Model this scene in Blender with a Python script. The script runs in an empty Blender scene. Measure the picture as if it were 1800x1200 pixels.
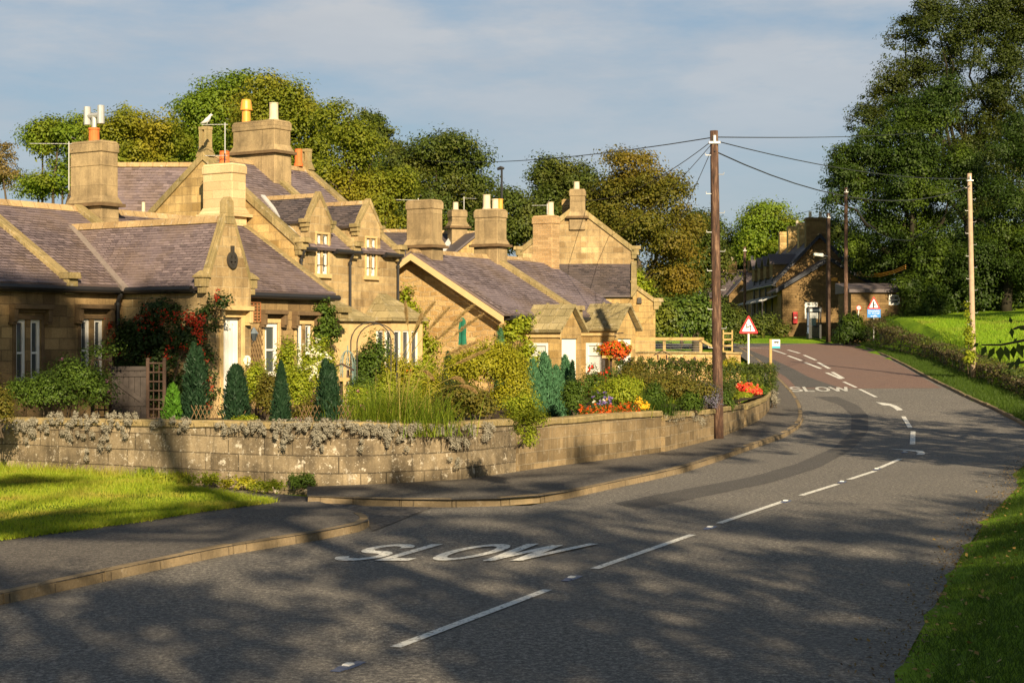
import bpy, math, random
import numpy as np
from mathutils import Vector
rad = math.radians
S = bpy.context.scene
C = S.collection
F = 2900.0; H = 2.9                      # focal length in photo pixels, camera height in metres
rng = np.random.default_rng(11); random.seed(11)
WLOC = {}

# ------------------------------------------------------------------ objects
def wl(o): return WLOC.get(o.name, (0., 0., 0.)) if o else (0., 0., 0.)
def tag(o, label=None, cat=None, group=None, kind=None):
    if label: o['label'] = label
    if cat: o['category'] = cat
    if group: o['group'] = group
    if kind: o['kind'] = kind
    return o
def thing(name, label, cat, loc, group=None):
    o = bpy.data.objects.new(name, None); C.objects.link(o)
    o.location = loc; o.empty_display_size = .2; WLOC[o.name] = tuple(loc)
    return tag(o, label, cat, group)
def add_obj(name, me, parent=None, loc=None):
    o = bpy.data.objects.new(name, me); C.objects.link(o)
    if parent: o.parent = parent; WLOC[o.name] = wl(parent)
    elif loc is not None: o.location = loc; WLOC[o.name] = tuple(loc)
    return o
def copy_tree(o, parent=None):
    c = o.copy(); C.objects.link(c); c.parent = parent
    WLOC[c.name] = wl(parent) if parent else tuple(o.location)
    for ch in list(o.children): copy_tree(ch, c)
    return c

class Frame:
    def __init__(s, th, ox=0., oy=0.):
        s.e1 = (math.cos(th), math.sin(th)); s.e2 = (math.sin(th), -math.cos(th)); s.o = (ox, oy)
    def p(s, a, b, z): return (s.o[0]+a*s.e1[0]+b*s.e2[0], s.o[1]+a*s.e1[1]+b*s.e2[1], z)
    def onb(s, u, v, b):                   # where a sight line meets the upright plane b = const
        k = (u-900)/F; Y = b/(k*s.e2[0]+s.e2[1])
        return (k*Y*s.e1[0]+Y*s.e1[1], b, H-(v-600)*Y/F)
    def ona(s, u, v, a):
        k = (u-900)/F; Y = a/(k*s.e1[0]+s.e1[1])
        return (a, k*Y*s.e2[0]+Y*s.e2[1], H-(v-600)*Y/F)
def at(u, v, Y): return ((u-900)*Y/F, Y, H-(v-600)*Y/F)
def zr(Y):                                 # the road's long profile
    if Y < 46: return 0.
    if Y < 60: return .0356*(Y-46)**2/28
    if Y < 140: return .0356*(Y-53)
    if Y < 160: return .0356*87+.0356*(Y-140)-.0356*(Y-140)**2/40
    return .0356*97
def gnd(u, v, dz=0.):                      # sight line to the road surface
    lo, hi = 2., 400.
    for _ in range(60):
        m = (lo+hi)/2
        if 600+F*(H-zr(m))/m > v: lo = m
        else: hi = m
    return ((u-900)*lo/F, lo, zr(lo)+dz)

class MB:
    def __init__(s): s.v = []; s.f = []
    def poly(s, pts):
        n = len(s.v); s.v += [tuple(p) for p in pts]; s.f.append(tuple(range(n, n+len(pts))))
    def hexa(s, b, t):                     # 4 bottom + 4 top points, same winding
        n = len(s.v); s.v += [tuple(p) for p in b]+[tuple(p) for p in t]; k = len(b)
        s.f.append(tuple(n+i for i in reversed(range(k)))); s.f.append(tuple(n+k+i for i in range(k)))
        for i in range(k): j = (i+1) % k; s.f.append((n+i, n+j, n+k+j, n+k+i))
    def fbox(s, fr, a0, a1, b0, b1, z0, z1, top=0.):
        p = fr.p
        s.hexa([p(a0,b0,z0), p(a1,b0,z0), p(a1,b1,z0), p(a0,b1,z0)],
               [p(a0+top,b0+top,z1), p(a1-top,b0+top,z1), p(a1-top,b1-top,z1), p(a0+top,b1-top,z1)])
    def prism(s, pts, off):
        s.hexa(pts, [(p[0]+off[0], p[1]+off[1], p[2]+off[2]) for p in pts])
    def tube(s, pts, r, seg=8, cap=True):
        if not hasattr(r, '__len__'): r = [r]*len(pts)
        n0 = len(s.v); P = [Vector(p) for p in pts]
        for i, p in enumerate(P):
            d = (P[min(i+1, len(P)-1)]-P[max(i-1, 0)]).normalized()
            x = d.cross(Vector((0, 0, 1)) if abs(d.z) < .9 else Vector((0, 1, 0))).normalized(); y = d.cross(x)
            for k in range(seg):
                t = 2*math.pi*k/seg; s.v.append(tuple(p+(x*math.cos(t)+y*math.sin(t))*r[i]))
        for i in range(len(P)-1):
            for k in range(seg):
                a = n0+i*seg+k; b = n0+i*seg+(k+1) % seg
                s.f.append((a, b, b+seg, a+seg))
        if cap:
            s.f.append(tuple(n0+k for k in reversed(range(seg)))); e = n0+(len(P)-1)*seg
            s.f.append(tuple(e+k for k in range(seg)))
    def lathe(s, c, prof, seg=14): s.tube([(c[0], c[1], c[2]+z) for r, z in prof] if all(prof[i][1] < prof[i+1][1] for i in range(len(prof)-1)) else [(c[0], c[1], c[2]+z+i*1e-4) for i, (r, z) in enumerate(prof)], [r for r, z in prof], seg)
    def build(s, name, mat, parent=None, smooth=False, loc=None, bevel=0):
        me = bpy.data.meshes.new(name)
        off = np.array(wl(parent) if parent else (loc or (0, 0, 0)))
        V = np.array(s.v, dtype=np.float64)
        me.from_pydata((V-off).tolist(), [], s.f)
        n = len(me.polygons); nl = len(me.loops)
        nor = np.empty(n*3, dtype=np.float32); me.polygons.foreach_get('normal', nor); nor = nor.reshape(-1, 3)
        li = np.empty(nl, dtype=np.int32); me.loops.foreach_get('vertex_index', li)
        lt = np.empty(n, dtype=np.int32); me.polygons.foreach_get('loop_total', lt)
        N = np.repeat(nor, lt, axis=0)
        hx = np.stack([-N[:, 1], N[:, 0], np.zeros(nl)], 1); ln = np.linalg.norm(hx, axis=1)
        flat = ln < .05; hx[flat] = (1, 0, 0); ln[flat] = 1; hx /= ln[:, None]
        vx = np.cross(N, hx); vx[flat] = (0, 1, 0)
        sg = np.where(vx[:, 2] < -1e-6, -1, 1)[:, None]; vx = vx*sg
        P = V[li]
        uv = np.stack([(P*hx).sum(1), (P*vx).sum(1)], 1).astype(np.float32)
        me.uv_layers.new(name='UVMap').data.foreach_set('uv', uv.ravel())
        if smooth: me.polygons.foreach_set('use_smooth', np.ones(n, dtype=bool))
        me.materials.append(mat); me.update()
        o = add_obj(name, me, parent, loc)
        if bevel:
            m = o.modifiers.new('bevel', 'BEVEL'); m.width = bevel; m.segments = 2; m.limit_method = 'ANGLE'
        return o

def npmesh(name, V, nper, mat, parent=None, loc=None):
    V = np.asarray(V, dtype=np.float32); n = len(V)//nper
    off = np.array(wl(parent) if parent else (loc or (0, 0, 0)), dtype=np.float32)
    me = bpy.data.meshes.new(name)
    me.vertices.add(len(V)); me.vertices.foreach_set('co', (V-off).ravel())
    me.loops.add(n*nper); me.loops.foreach_set('vertex_index', np.arange(n*nper, dtype=np.int32))
    me.polygons.add(n); me.polygons.foreach_set('loop_start', np.arange(0, n*nper, nper, dtype=np.int32))
    me.update(calc_edges=True)
    me.materials.append(mat)
    return add_obj(name, me, parent, loc)

def unit(v): return v/np.maximum(np.linalg.norm(v, axis=1, keepdims=True), 1e-9)
def sphere(n): return unit(rng.normal(size=(n, 3)))
def leaf_verts(P, N, L, W, axis=None):
    n = len(P); L = np.broadcast_to(L, (n,))[:, None]; W = np.broadcast_to(W, (n,))[:, None]
    T = unit(np.cross(N, rng.normal(size=(n, 3)))) if axis is None else unit(axis)
    B = unit(np.cross(N, T)); M = unit(np.cross(T, B))
    c = P-T*L*.12 - M*W*.12
    return np.stack([P-T*L*.5, c+B*W*.5, P+T*L*.5-M*L*.1, c-B*W*.5], 1).reshape(-1, 3)
def clump_leaves(cen, rads, per, ls, outward, flat=.75, aspect=.62):
    n = len(cen)*per
    ci = np.repeat(np.arange(len(cen)), per)
    d = sphere(n); r = rng.random(n)**.45
    P = cen[ci]+d*(r*rads[ci])[:, None]*np.array([1, 1, flat])
    N = unit(.62*d+.55*outward[ci]+np.array([0, 0, .35])+.26*rng.normal(size=(n, 3)))
    L = ls*(.7+.6*rng.random(n))
    return leaf_verts(P, N, L, L*aspect)
def lobes_clumps(lobes, k, clump, lower=-.55):
    A = np.array([l[3]*l[5]+l[3]*l[4] for l in lobes]); A = A/A.sum()
    idx = rng.choice(len(lobes), size=k, p=A); Lb = np.array(lobes)[idx]
    d = sphere(k); d[:, 2] = np.where(d[:, 2] < lower, -d[:, 2]*.5, d[:, 2]); d = unit(d)
    r = 1-.5*rng.random(k)**1.6
    # ragged outline: some clumps reach out, some sink
    r = r*(1+.13*rng.normal(size=k))
    cen = Lb[:, :3]+d*Lb[:, 3:6]*r[:, None]
    return cen, clump*(.6+.8*rng.random(k)), d
def crown_verts(lobes, n, ls, clump, per=48, flat=.75):
    k = max(4, n//per)
    cen, rr, d = lobes_clumps(lobes, k, clump)
    return clump_leaves(cen, rr, per, ls, d, flat)

# ------------------------------------------------------------------ materials
def nd(nt, typ, ins=None, **props):
    n = nt.nodes.new(typ)
    for k, v in props.items(): setattr(n, k, v)
    for k, v in (ins or {}).items():
        sock = n.inputs[k]
        if isinstance(v, bpy.types.NodeSocket): nt.links.new(v, sock)
        elif isinstance(v, bpy.types.Node): nt.links.new(v.outputs[0], sock)
        else:
            if hasattr(v, '__len__') and len(v) == 3 and sock.type == 'RGBA': v = (*v, 1)
            sock.default_value = v
    return n
def newmat(name):
    m = bpy.data.materials.new(name); m.use_nodes = True; nt = m.node_tree; nt.nodes.clear()
    out = nd(nt, 'ShaderNodeOutputMaterial'); bs = nd(nt, 'ShaderNodeBsdfPrincipled')
    nt.links.new(bs.outputs[0], out.inputs[0]); return m, nt, bs
def mix(nt, fac, a, b, mode='MIX'):
    n = nt.nodes.new('ShaderNodeMix'); n.data_type = 'RGBA'; n.blend_type = mode
    for i, v in ((0, fac), (6, a), (7, b)):
        if isinstance(v, bpy.types.NodeSocket): nt.links.new(v, n.inputs[i])
        else: n.inputs[i].default_value = (*v, 1) if hasattr(v, '__len__') and len(v) == 3 else v
    return n.outputs[2]
def ramp(nt, fac, stops):
    n = nt.nodes.new('ShaderNodeValToRGB'); nt.links.new(fac, n.inputs[0]); e = n.color_ramp.elements
    while len(e) < len(stops): e.new(.5)
    for i, (p, c) in enumerate(stops):
        e[i].position = p; e[i].color = (*c, 1) if hasattr(c, '__len__') else (c, c, c, 1)
    return n.outputs[0]
def math_(nt, op, a, b=0.):
    n = nt.nodes.new('ShaderNodeMath'); n.operation = op
    for i, v in ((0, a), (1, b)):
        if isinstance(v, bpy.types.NodeSocket): nt.links.new(v, n.inputs[i])
        else: n.inputs[i].default_value = v
    return n.outputs[0]
def noise(nt, vec, scale, detail=4., rough=.6): return nd(nt, 'ShaderNodeTexNoise', {'Vector': vec, 'Scale': scale, 'Detail': detail, 'Roughness': rough}).outputs[0]
def wpos(nt): return nd(nt, 'ShaderNodeNewGeometry').outputs['Position']
def plain(name, col, rough=.6, var=.15, scale=6., spec=.3, metal=0., bump=.0):
    m, nt, bs = newmat(name); p = wpos(nt)
    n = noise(nt, p, scale)
    c = mix(nt, n, [x*(1-var*1.6) for x in col], [min(1, x*(1+var*1.6)) for x in col])
    nt.links.new(c, bs.inputs['Base Color']); bs.inputs['Roughness'].default_value = rough
    bs.inputs['Specular IOR Level'].default_value = spec; bs.inputs['Metallic'].default_value = metal
    if bump: b = nd(nt, 'ShaderNodeBump', {'Strength': bump, 'Distance': .02, 'Height': noise(nt, p, scale*5)}); nt.links.new(b.outputs[0], bs.inputs['Normal'])
    return m
def stone(name, c1, c2, mortar, bw=.62, bh=.3, ms=.012, stain=(.09,.06,.035), stain_amt=.5, lichen=0., rub=0., squash=1., odd=.36):
    m, nt, bs = newmat(name)
    uv = nd(nt, 'ShaderNodeTexCoord').outputs['UV']; p = wpos(nt)
    dis = nd(nt, 'ShaderNodeTexNoise', {'Vector': p, 'Scale': 3. if not rub else 2.2, 'Detail': 3.})
    off = nd(nt, 'ShaderNodeVectorMath', {0: dis.outputs['Color'], 1: (.5, .5, .5)}, operation='SUBTRACT')
    off = nd(nt, 'ShaderNodeVectorMath', {0: off.outputs[0], 'Scale': .03+.25*rub}, operation='SCALE')
    uvd = nd(nt, 'ShaderNodeVectorMath', {0: uv, 1: off.outputs[0]}, operation='ADD').outputs[0]
    br = nd(nt, 'ShaderNodeTexBrick', {'Vector': uvd, 'Color1': c1, 'Color2': c2, 'Mortar': mortar, 'Scale': 1., 'Mortar Size': ms, 'Mortar Smooth': .3, 'Bias': 0., 'Brick Width': bw, 'Row Height': bh}, offset=.5, squash=squash, squash_frequency=3)
    # a second, coarser reading of the same courses gives single odd-coloured blocks
    br2 = nd(nt, 'ShaderNodeTexBrick', {'Vector': uvd, 'Color1': (0, 0, 0), 'Color2': (1, 1, 1), 'Mortar': (.5, .5, .5), 'Scale': 1., 'Mortar Size': 0., 'Bias': -.1, 'Brick Width': bw*2, 'Row Height': bh}, offset=.37)
    c = mix(nt, odd, br.outputs[0], mix(nt, br2.outputs[0], [x*.42 for x in c2], [min(1, x*1.3) for x in c1]))
    g = noise(nt, p, 26., 6., .75)
    c = mix(nt, .75, c, mix(nt, g, (.3, .27, .23), (1.7, 1.7, 1.7)), 'MULTIPLY')
    st = ramp(nt, noise(nt, p, 1.1, 8., .7), [(.42, 0.), (.72, 1.)])
    c = mix(nt, math_(nt, 'MULTIPLY', st, stain_amt), c, stain)
    if lichen:
        l = ramp(nt, noise(nt, p, 5.5, 7., .72), [(.58, 0.), (.64, 1.)])
        c = mix(nt, math_(nt, 'MULTIPLY', l, lichen), c, (.58, .52, .42))
        l = ramp(nt, noise(nt, p, 21., 3., .6), [(.62, 0.), (.67, 1.)])
        c = mix(nt, math_(nt, 'MULTIPLY', l, lichen*.8), c, (.52, .46, .36))
    sv = nd(nt, 'ShaderNodeVectorMath', {0: p, 1: (2.2, 2.2, .16)}, operation='MULTIPLY').outputs[0]      # rain streaks
    c = mix(nt, math_(nt, 'MULTIPLY', ramp(nt, noise(nt, sv, 2.6, 5., .6), [(.48, 0.), (.74, 1.)]), stain_amt*.6), c, [x*.8 for x in stain])
    nt.links.new(c, bs.inputs['Base Color']); bs.inputs['Roughness'].default_value = .9; bs.inputs['Specular IOR Level'].default_value = .15
    h = mix(nt, .5, math_(nt, 'SUBTRACT', 1., br.outputs[1]), g)
    b = nd(nt, 'ShaderNodeBump', {'Strength': 1., 'Distance': .03+.03*rub, 'Height': h}); nt.links.new(b.outputs[0], bs.inputs['Normal'])
    return m
def slate(name, c1, c2, bw=.25, bh=.145, lichen=.5, warm=(.2,.13,.06)):
    # every slate is its own little face, so its colour can follow the island
    m, nt, bs = newmat(name); ge = nd(nt, 'ShaderNodeNewGeometry'); p = ge.outputs['Position']
    c = ramp(nt, ge.outputs['Random Per Island'], [(0., [x*.72 for x in c2]), (.2, c2), (.75, c1), (1., [x*1.22 for x in c1])])
    g = noise(nt, p, 14., 6., .7)
    c = mix(nt, .7, c, mix(nt, g, (.5, .48, .49), (1.5, 1.47, 1.44)), 'MULTIPLY')
    c = mix(nt, ramp(nt, noise(nt, p, .7, 6., .7), [(.45, 0.), (.75, .5)]), c, warm)
    l = ramp(nt, noise(nt, p, 17., 3., .6), [(.66, 0.), (.71, 1.)])
    c = mix(nt, math_(nt, 'MULTIPLY', l, lichen), c, (.40, .36, .29))
    nt.links.new(c, bs.inputs['Base Color']); bs.inputs['Roughness'].default_value = .6; bs.inputs['Specular IOR Level'].default_value = .35
    b = nd(nt, 'ShaderNodeBump', {'Strength': .6, 'Distance': .01, 'Height': g}); nt.links.new(b.outputs[0], bs.inputs['Normal'])
    return m
def leafmat(name, cols, trans=.3, patch=None, pscale=.35, spec=.25):
    m, nt, bs = newmat(name); ge = nd(nt, 'ShaderNodeNewGeometry')
    k = len(cols); mean = np.mean(cols, axis=0); cols = [tuple(np.array(x)*.62+mean*.38) for x in cols]
    c = ramp(nt, ge.outputs['Random Per Island'], [(i/max(1, k-1), x) for i, x in enumerate(cols)])
    if patch:
        f = ramp(nt, noise(nt, ge.outputs['Position'], pscale, 3.), [(.5, 0.), (.68, .8)])
        c = mix(nt, f, c, mix(nt, ge.outputs['Random Per Island'], [x*.6 for x in patch], [x*1.25 for x in patch]))
    nt.links.new(c, bs.inputs['Base Color']); bs.inputs['Roughness'].default_value = .55; bs.inputs['Specular IOR Level'].default_value = spec
    tr = nd(nt, 'ShaderNodeBsdfTranslucent', {'Color': mix(nt, 1., c, (1.5, 1.45, .7), 'MULTIPLY')})
    ms = nd(nt, 'ShaderNodeMixShader', {0: trans, 1: bs.outputs[0], 2: tr.outputs[0]})
    out = [n for n in nt.nodes if n.type == 'OUTPUT_MATERIAL'][0]; nt.links.new(ms.outputs[0], out.inputs[0])
    return m
M = {}
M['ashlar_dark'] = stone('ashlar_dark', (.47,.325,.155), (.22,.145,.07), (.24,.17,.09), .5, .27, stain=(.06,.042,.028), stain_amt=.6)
M['ashlar'] = stone('ashlar', (.58,.43,.225), (.36,.245,.115), (.62,.50,.31), .46, .25, stain=(.10,.07,.04), stain_amt=.72)
M['ashlar_gold'] = stone('ashlar_gold', (.60,.43,.195), (.42,.275,.10), (.48,.35,.18), .5, .26, stain=(.13,.085,.045), stain_amt=.66)
M['rubble'] = stone('rubble', (.68,.48,.23), (.50,.31,.12), (.64,.50,.30), .34, .17, .022, stain=(.34,.18,.06), stain_amt=.45, rub=1.)
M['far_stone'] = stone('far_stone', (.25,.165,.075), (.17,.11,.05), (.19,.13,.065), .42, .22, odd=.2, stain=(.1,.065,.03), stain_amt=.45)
M['wall_stone'] = stone('wall_stone', (.37,.295,.19), (.22,.172,.11), (.06,.048,.033), .85, .34, .012, stain=(.05,.041,.03), stain_amt=1., lichen=.9)
M['wall_small'] = stone('wall_small', (.37,.275,.155), (.20,.145,.08), (.42,.35,.24), .52, .25, .012, stain=(.07,.055,.035), stain_amt=.7, lichen=.25)
M['pale_stone'] = stone('pale_stone', (.70,.54,.32), (.62,.45,.24), (.66,.52,.32), .7, .26, .006, stain=(.5,.36,.19), stain_amt=.3)
M['render_stone'] = stone('render_stone', (.46,.345,.195), (.38,.28,.15), (.42,.32,.18), 1.6, .9, .004, stain=(.12,.09,.055), stain_amt=.85)
M['brick'] = stone('brick', (.56,.37,.19), (.47,.29,.13), (.58,.45,.28), .22, .085, .012, stain=(.3,.2,.1), stain_amt=.3)
M['coping'] = stone('coping', (.43,.33,.16), (.33,.25,.12), (.22,.17,.09), .7, 2., .01, stain=(.13,.115,.05), stain_amt=.75, lichen=.35)
M['ridge'] = stone('ridge', (.50,.36,.19), (.38,.26,.13), (.25,.18,.1), .45, 2., .012, stain=(.22,.14,.07), stain_amt=.6, lichen=.6)
M['slab_roof'] = stone('slab_roof', (.40,.33,.18), (.31,.255,.13), (.16,.13,.07), .55, .33, .012, stain=(.16,.135,.06), stain_amt=.6, lichen=.4)
M['trim'] = plain('trim', (.56,.40,.19), .85, .25, 5., .15, bump=.3)
M['trim_dark'] = plain('trim_dark', (.15,.10,.055), .85, .35, 5., .15, bump=.3)
M['slate'] = slate('slate', (.19,.150,.160), (.15,.118,.130))
M['slate2'] = slate('slate2', (.21,.172,.19), (.17,.138,.155), .22, .13, .3)
M['slate_dark'] = slate('slate_dark', (.115,.095,.10), (.075,.066,.075), .24, .14, .2, (.1,.075,.05))
M['white'] = plain('white', (.80,.79,.75), .45, .05, 9., .4)
M['cream'] = plain('cream', (.62,.47,.24), .6, .1, 6.)
M['black'] = plain('black', (.022,.022,.024), .4, .2, 8., .5)
M['lead_dull'] = plain('lead_dull', (.24,.20,.18), .6, .2, 8., .3)
M['lead'] = plain('lead', (.50,.50,.50), .45, .12, 8., .5)
M['iron'] = plain('iron', (.04,.035,.03), .6, .3, 10., .4)
M['galv'] = plain('galv', (.48,.48,.47), .45, .12, 9., .5, .4)
M['terracotta'] = plain('terracotta', (.62,.165,.045), .7, .2, 9.)
M['ochrepot'] = plain('ochrepot', (.75,.33,.05), .45, .15, 9., .5)
M['palepot'] = plain('palepot', (.62,.52,.38), .7, .15, 9.)
M['darkwood'] = plain('darkwood', (.075,.048,.036), .8, .35, 7., .2, bump=.3)
M['lathwood'] = plain('lathwood', (.20,.13,.065), .85, .3, 9., .2)
M['greywood'] = plain('greywood', (.06,.05,.046), .85, .35, 7., .2, bump=.3)
M['palewood'] = plain('palewood', (.42,.29,.12), .8, .25, 7., .2, bump=.3)
M['rustwire'] = plain('rustwire', (.33,.13,.05), .8, .3, 9.)
M['navy'] = plain('navy', (.016,.020,.034), .5, .15, 5., .4)
M['greenfab'] = plain('greenfab', (.012,.125,.075), .8, .2, 6.)
M['red'] = plain('red', (.62,.012,.02), .4, .06, 5., .4)
M['postred'] = plain('postred', (.42,.008,.015), .4, .08, 5., .4)
M['blue'] = plain('blue', (.015,.20,.60), .4, .06, 5., .4)
M['teal'] = plain('teal', (.03,.36,.48), .4, .06, 5., .4)
M['signblack'] = plain('signblack', (.02,.02,.022), .5, .1, 5.)
M['wire'] = plain('wire', (.03,.03,.032), .5, .1, 5.)
M['yellowcable'] = plain('yellowcable', (.75,.36,.04), .5, .1, 5.)  # yellow is sunlight on ordinary wires, put into their colour
M['soil'] = plain('soil', (.06,.042,.028), .95, .4, 4., .1, bump=.6)
M['bark_dark'] = plain('bark_dark', (.030,.027,.018), .95, .4, 2., .05, bump=.8)
M['bark'] = plain('bark', (.085,.065,.045), .9, .4, 3., .1, bump=.8)
def glassmat():
    m, nt, bs = newmat('glass'); bs.inputs['Base Color'].default_value = (.06, .07, .08, 1)
    bs.inputs['Roughness'].default_value = .06; bs.inputs['Specular IOR Level'].default_value = .6; return m
M['glass'] = glassmat()
def curtain():
    m, nt, bs = newmat('curtain'); p = wpos(nt)
    w = nd(nt, 'ShaderNodeTexWave', {'Vector': p, 'Scale': 9., 'Distortion': 2.})
    nt.links.new(mix(nt, w.outputs[1], (.42, .43, .45), (.75, .75, .74)), bs.inputs['Base Color']); bs.inputs['Roughness'].default_value = .25; return m
M['curtain'] = curtain()
def polewood():
    m, nt, bs = newmat('pole_wood'); p = wpos(nt)
    sc = nd(nt, 'ShaderNodeVectorMath', {0: p, 1: (1., 1., .12)}, operation='MULTIPLY').outputs[0]
    c = ramp(nt, noise(nt, sc, 16., 6., .7), [(.34, (.022, .013, .010)), (.52, (.09, .045, .028)), (.72, (.30, .19, .12))])
    nt.links.new(c, bs.inputs['Base Color']); bs.inputs['Roughness'].default_value = .85
    b = nd(nt, 'ShaderNodeBump', {'Strength': .5, 'Distance': .02, 'Height': noise(nt, sc, 30.)}); nt.links.new(b.outputs[0], bs.inputs['Normal']); return m
M['polewood'] = polewood()
M['polepale'] = plain('polepale', (.42,.31,.22), .85, .25, 5., .15, bump=.3)
def asphalt(name, lo, hi, blot, sc=42.):
    m, nt, bs = newmat(name); p = wpos(nt)
    n1 = math_(nt, 'ADD', math_(nt, 'MULTIPLY', noise(nt, p, sc, 3., .8), .5), math_(nt, 'MULTIPLY', noise(nt, p, sc*.38, 3., .8), .5)); n2 = noise(nt, p, .35, 6., .65); n3 = noise(nt, p, 3., 5., .7)
    c = ramp(nt, n1, [(.40, lo), (.5, [(a*.72+b*.28) for a, b in zip(lo, hi)]), (.60, hi)])
    c = mix(nt, ramp(nt, n2, [(.4, 0.), (.7, .55)]), c, blot)
    c = mix(nt, .5, c, mix(nt, n3, (.62, .62, .62), (1.38, 1.38, 1.38)), 'MULTIPLY')
    # cracks and oil spots of their own shape
    vo = nd(nt, 'ShaderNodeTexVoronoi', {'Vector': nd(nt, 'ShaderNodeVectorMath', {0: p, 1: nd(nt, 'ShaderNodeVectorMath', {0: nd(nt, 'ShaderNodeTexNoise', {'Vector': p, 'Scale': 1.3}).outputs['Color'], 'Scale': .9}, operation='SCALE').outputs[0]}, operation='ADD').outputs[0], 'Scale': .16}, feature='DISTANCE_TO_EDGE')
    c = mix(nt, ramp(nt, vo.outputs[0], [(0., .3), (.006, 0.)]), c, [x*.6 for x in lo])
    nt.links.new(c, bs.inputs['Base Color']); bs.inputs['Roughness'].default_value = .82; bs.inputs['Specular IOR Level'].default_value = .3
    b = nd(nt, 'ShaderNodeBump', {'Strength': .9, 'Distance': .012, 'Height': noise(nt, p, sc*1.3, 3., .8)}); nt.links.new(b.outputs[0], bs.inputs['Normal']); return m
M['road'] = asphalt('road_asphalt', (.062,.058,.056), (.40,.365,.315), (.14,.13,.12), 36.)
M['patch'] = asphalt('patch_asphalt', (.05,.047,.046), (.21,.195,.18), (.09,.085,.08), 60.)
M['redroad'] = asphalt('red_asphalt', (.13,.080,.066), (.33,.22,.175), (.18,.125,.105))
M['pave'] = asphalt('pave_asphalt', (.045,.041,.039), (.28,.25,.215), (.11,.10,.09), 50.)
M['gravel'] = asphalt('gravel', (.05,.045,.042), (.33,.29,.25), (.12,.10,.085), 22.)
M['kerb'] = stone('kerb_stone', (.33,.25,.15), (.25,.19,.115), (.10,.08,.06), .9, 2., .012, stain=(.16,.13,.09), stain_amt=.6, lichen=.2)
def paint(k=1.):
    m, nt, bs = newmat('road_paint'); p = wpos(nt)
    c = mix(nt, ramp(nt, noise(nt, p, 16., 8., .75), [(.53, 0.), (.60, .85)]), mix(nt, noise(nt, p, 3.), (.68*k, .66*k, .60*k), (.88*k, .87*k, .82*k)), (.10, .095, .09))
    nt.links.new(c, bs.inputs['Base Color']); bs.inputs['Roughness'].default_value = .7; return m
M['paint'] = paint(); M['paint_worn'] = paint(.8)
def grassmat(name, c1, c2, c3, sc=1.2):
    m, nt, bs = newmat(name); p = wpos(nt)
    c = mix(nt, ramp(nt, noise(nt, p, sc, 5., .65), [(.35, 0.), (.65, 1.)]), c1, c2)
    c = mix(nt, ramp(nt, noise(nt, p, sc*14, 4., .8), [(.45, 0.), (.7, .7)]), c, c3)
    nt.links.new(c, bs.inputs['Base Color']); bs.inputs['Roughness'].default_value = .9; bs.inputs['Specular IOR Level'].default_value = .1
    b = nd(nt, 'ShaderNodeBump', {'Strength': 1., 'Distance': .12, 'Height': noise(nt, p, sc*9, 5., .8)}); nt.links.new(b.outputs[0], bs.inputs['Normal']); return m
M['turf'] = grassmat('turf', (.20,.27,.02), (.14,.21,.014), (.05,.075,.01))
M['field'] = grassmat('field_grass', (.24,.37,.02), (.13,.25,.012), (.10,.17,.012), .45)
def gl(cols, **k): return leafmat('blades', cols, .35, **k)
M['lawnblade'] = gl([(.16,.28,.014), (.29,.38,.02), (.42,.41,.045), (.22,.33,.016)], patch=(.42,.33,.07), pscale=.6)
M['darkblade'] = gl([(.035,.075,.010), (.06,.11,.012), (.085,.13,.015)])
M['fieldblade'] = gl([(.13,.28,.012), (.25,.41,.018), (.30,.38,.03), (.17,.33,.014)], patch=(.30,.30,.05), pscale=.25)
M['leaf_tree'] = leafmat('leaf_tree', [(.08,.12,.009), (.155,.19,.014), (.24,.25,.018), (.115,.155,.012)], .35, patch=(.31,.26,.02), pscale=.22)
M['leaf_syc'] = leafmat('leaf_syc', [(.07,.13,.010), (.135,.205,.014), (.205,.275,.018)], .35, patch=(.22,.23,.02), pscale=.3)
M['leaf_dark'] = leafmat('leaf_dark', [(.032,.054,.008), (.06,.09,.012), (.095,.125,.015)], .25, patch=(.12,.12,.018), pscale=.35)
M['leaf_autumn'] = leafmat('leaf_autumn', [(.065,.085,.010), (.12,.12,.014), (.17,.14,.016)], .3, patch=(.20,.14,.014), pscale=.25)
M['leaf_deep'] = leafmat('leaf_deep', [(.014,.032,.004), (.028,.056,.006), (.050,.085,.008)], .26, patch=(.11,.165,.010), pscale=.16)  # dark greens carry the shade of neighbouring trees in the leaf colour
M['leaf_olive'] = leafmat('leaf_olive', [(.020,.034,.005), (.036,.054,.007), (.060,.080,.009)], .25, patch=(.08,.085,.01), pscale=.2)
M['leaf_sparse'] = leafmat('leaf_sparse', [(.16,.115,.045), (.25,.18,.065), (.2,.17,.045)], .3)
M['conifer'] = leafmat('conifer', [(.010,.032,.014), (.018,.05,.022), (.03,.065,.028)], .12)
M['conifer_blue'] = leafmat('conifer_blue', [(.035,.11,.05), (.07,.18,.085), (.11,.245,.12)], .15)
M['conifer_lime'] = leafmat('conifer_lime', [(.06,.17,.015), (.12,.27,.025)], .25)
M['shrub'] = leafmat('shrub', [(.035,.07,.009), (.065,.115,.013), (.11,.165,.018)], .25)
M['shrub_lime'] = leafmat('shrub_lime', [(.13,.20,.012), (.25,.31,.018), (.36,.36,.024), (.18,.24,.014)], .3)
M['shrub_gold'] = leafmat('shrub_gold', [(.15,.17,.010), (.28,.28,.014), (.40,.35,.02)], .3)
M['shrub_brown'] = leafmat('shrub_brown', [(.07,.075,.012), (.14,.11,.018), (.19,.15,.02), (.06,.095,.012)], .25)
M['hedge'] = leafmat('hedge', [(.025,.05,.008), (.055,.085,.012), (.10,.12,.016)], .2, patch=(.13,.12,.015), pscale=.8)
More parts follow.
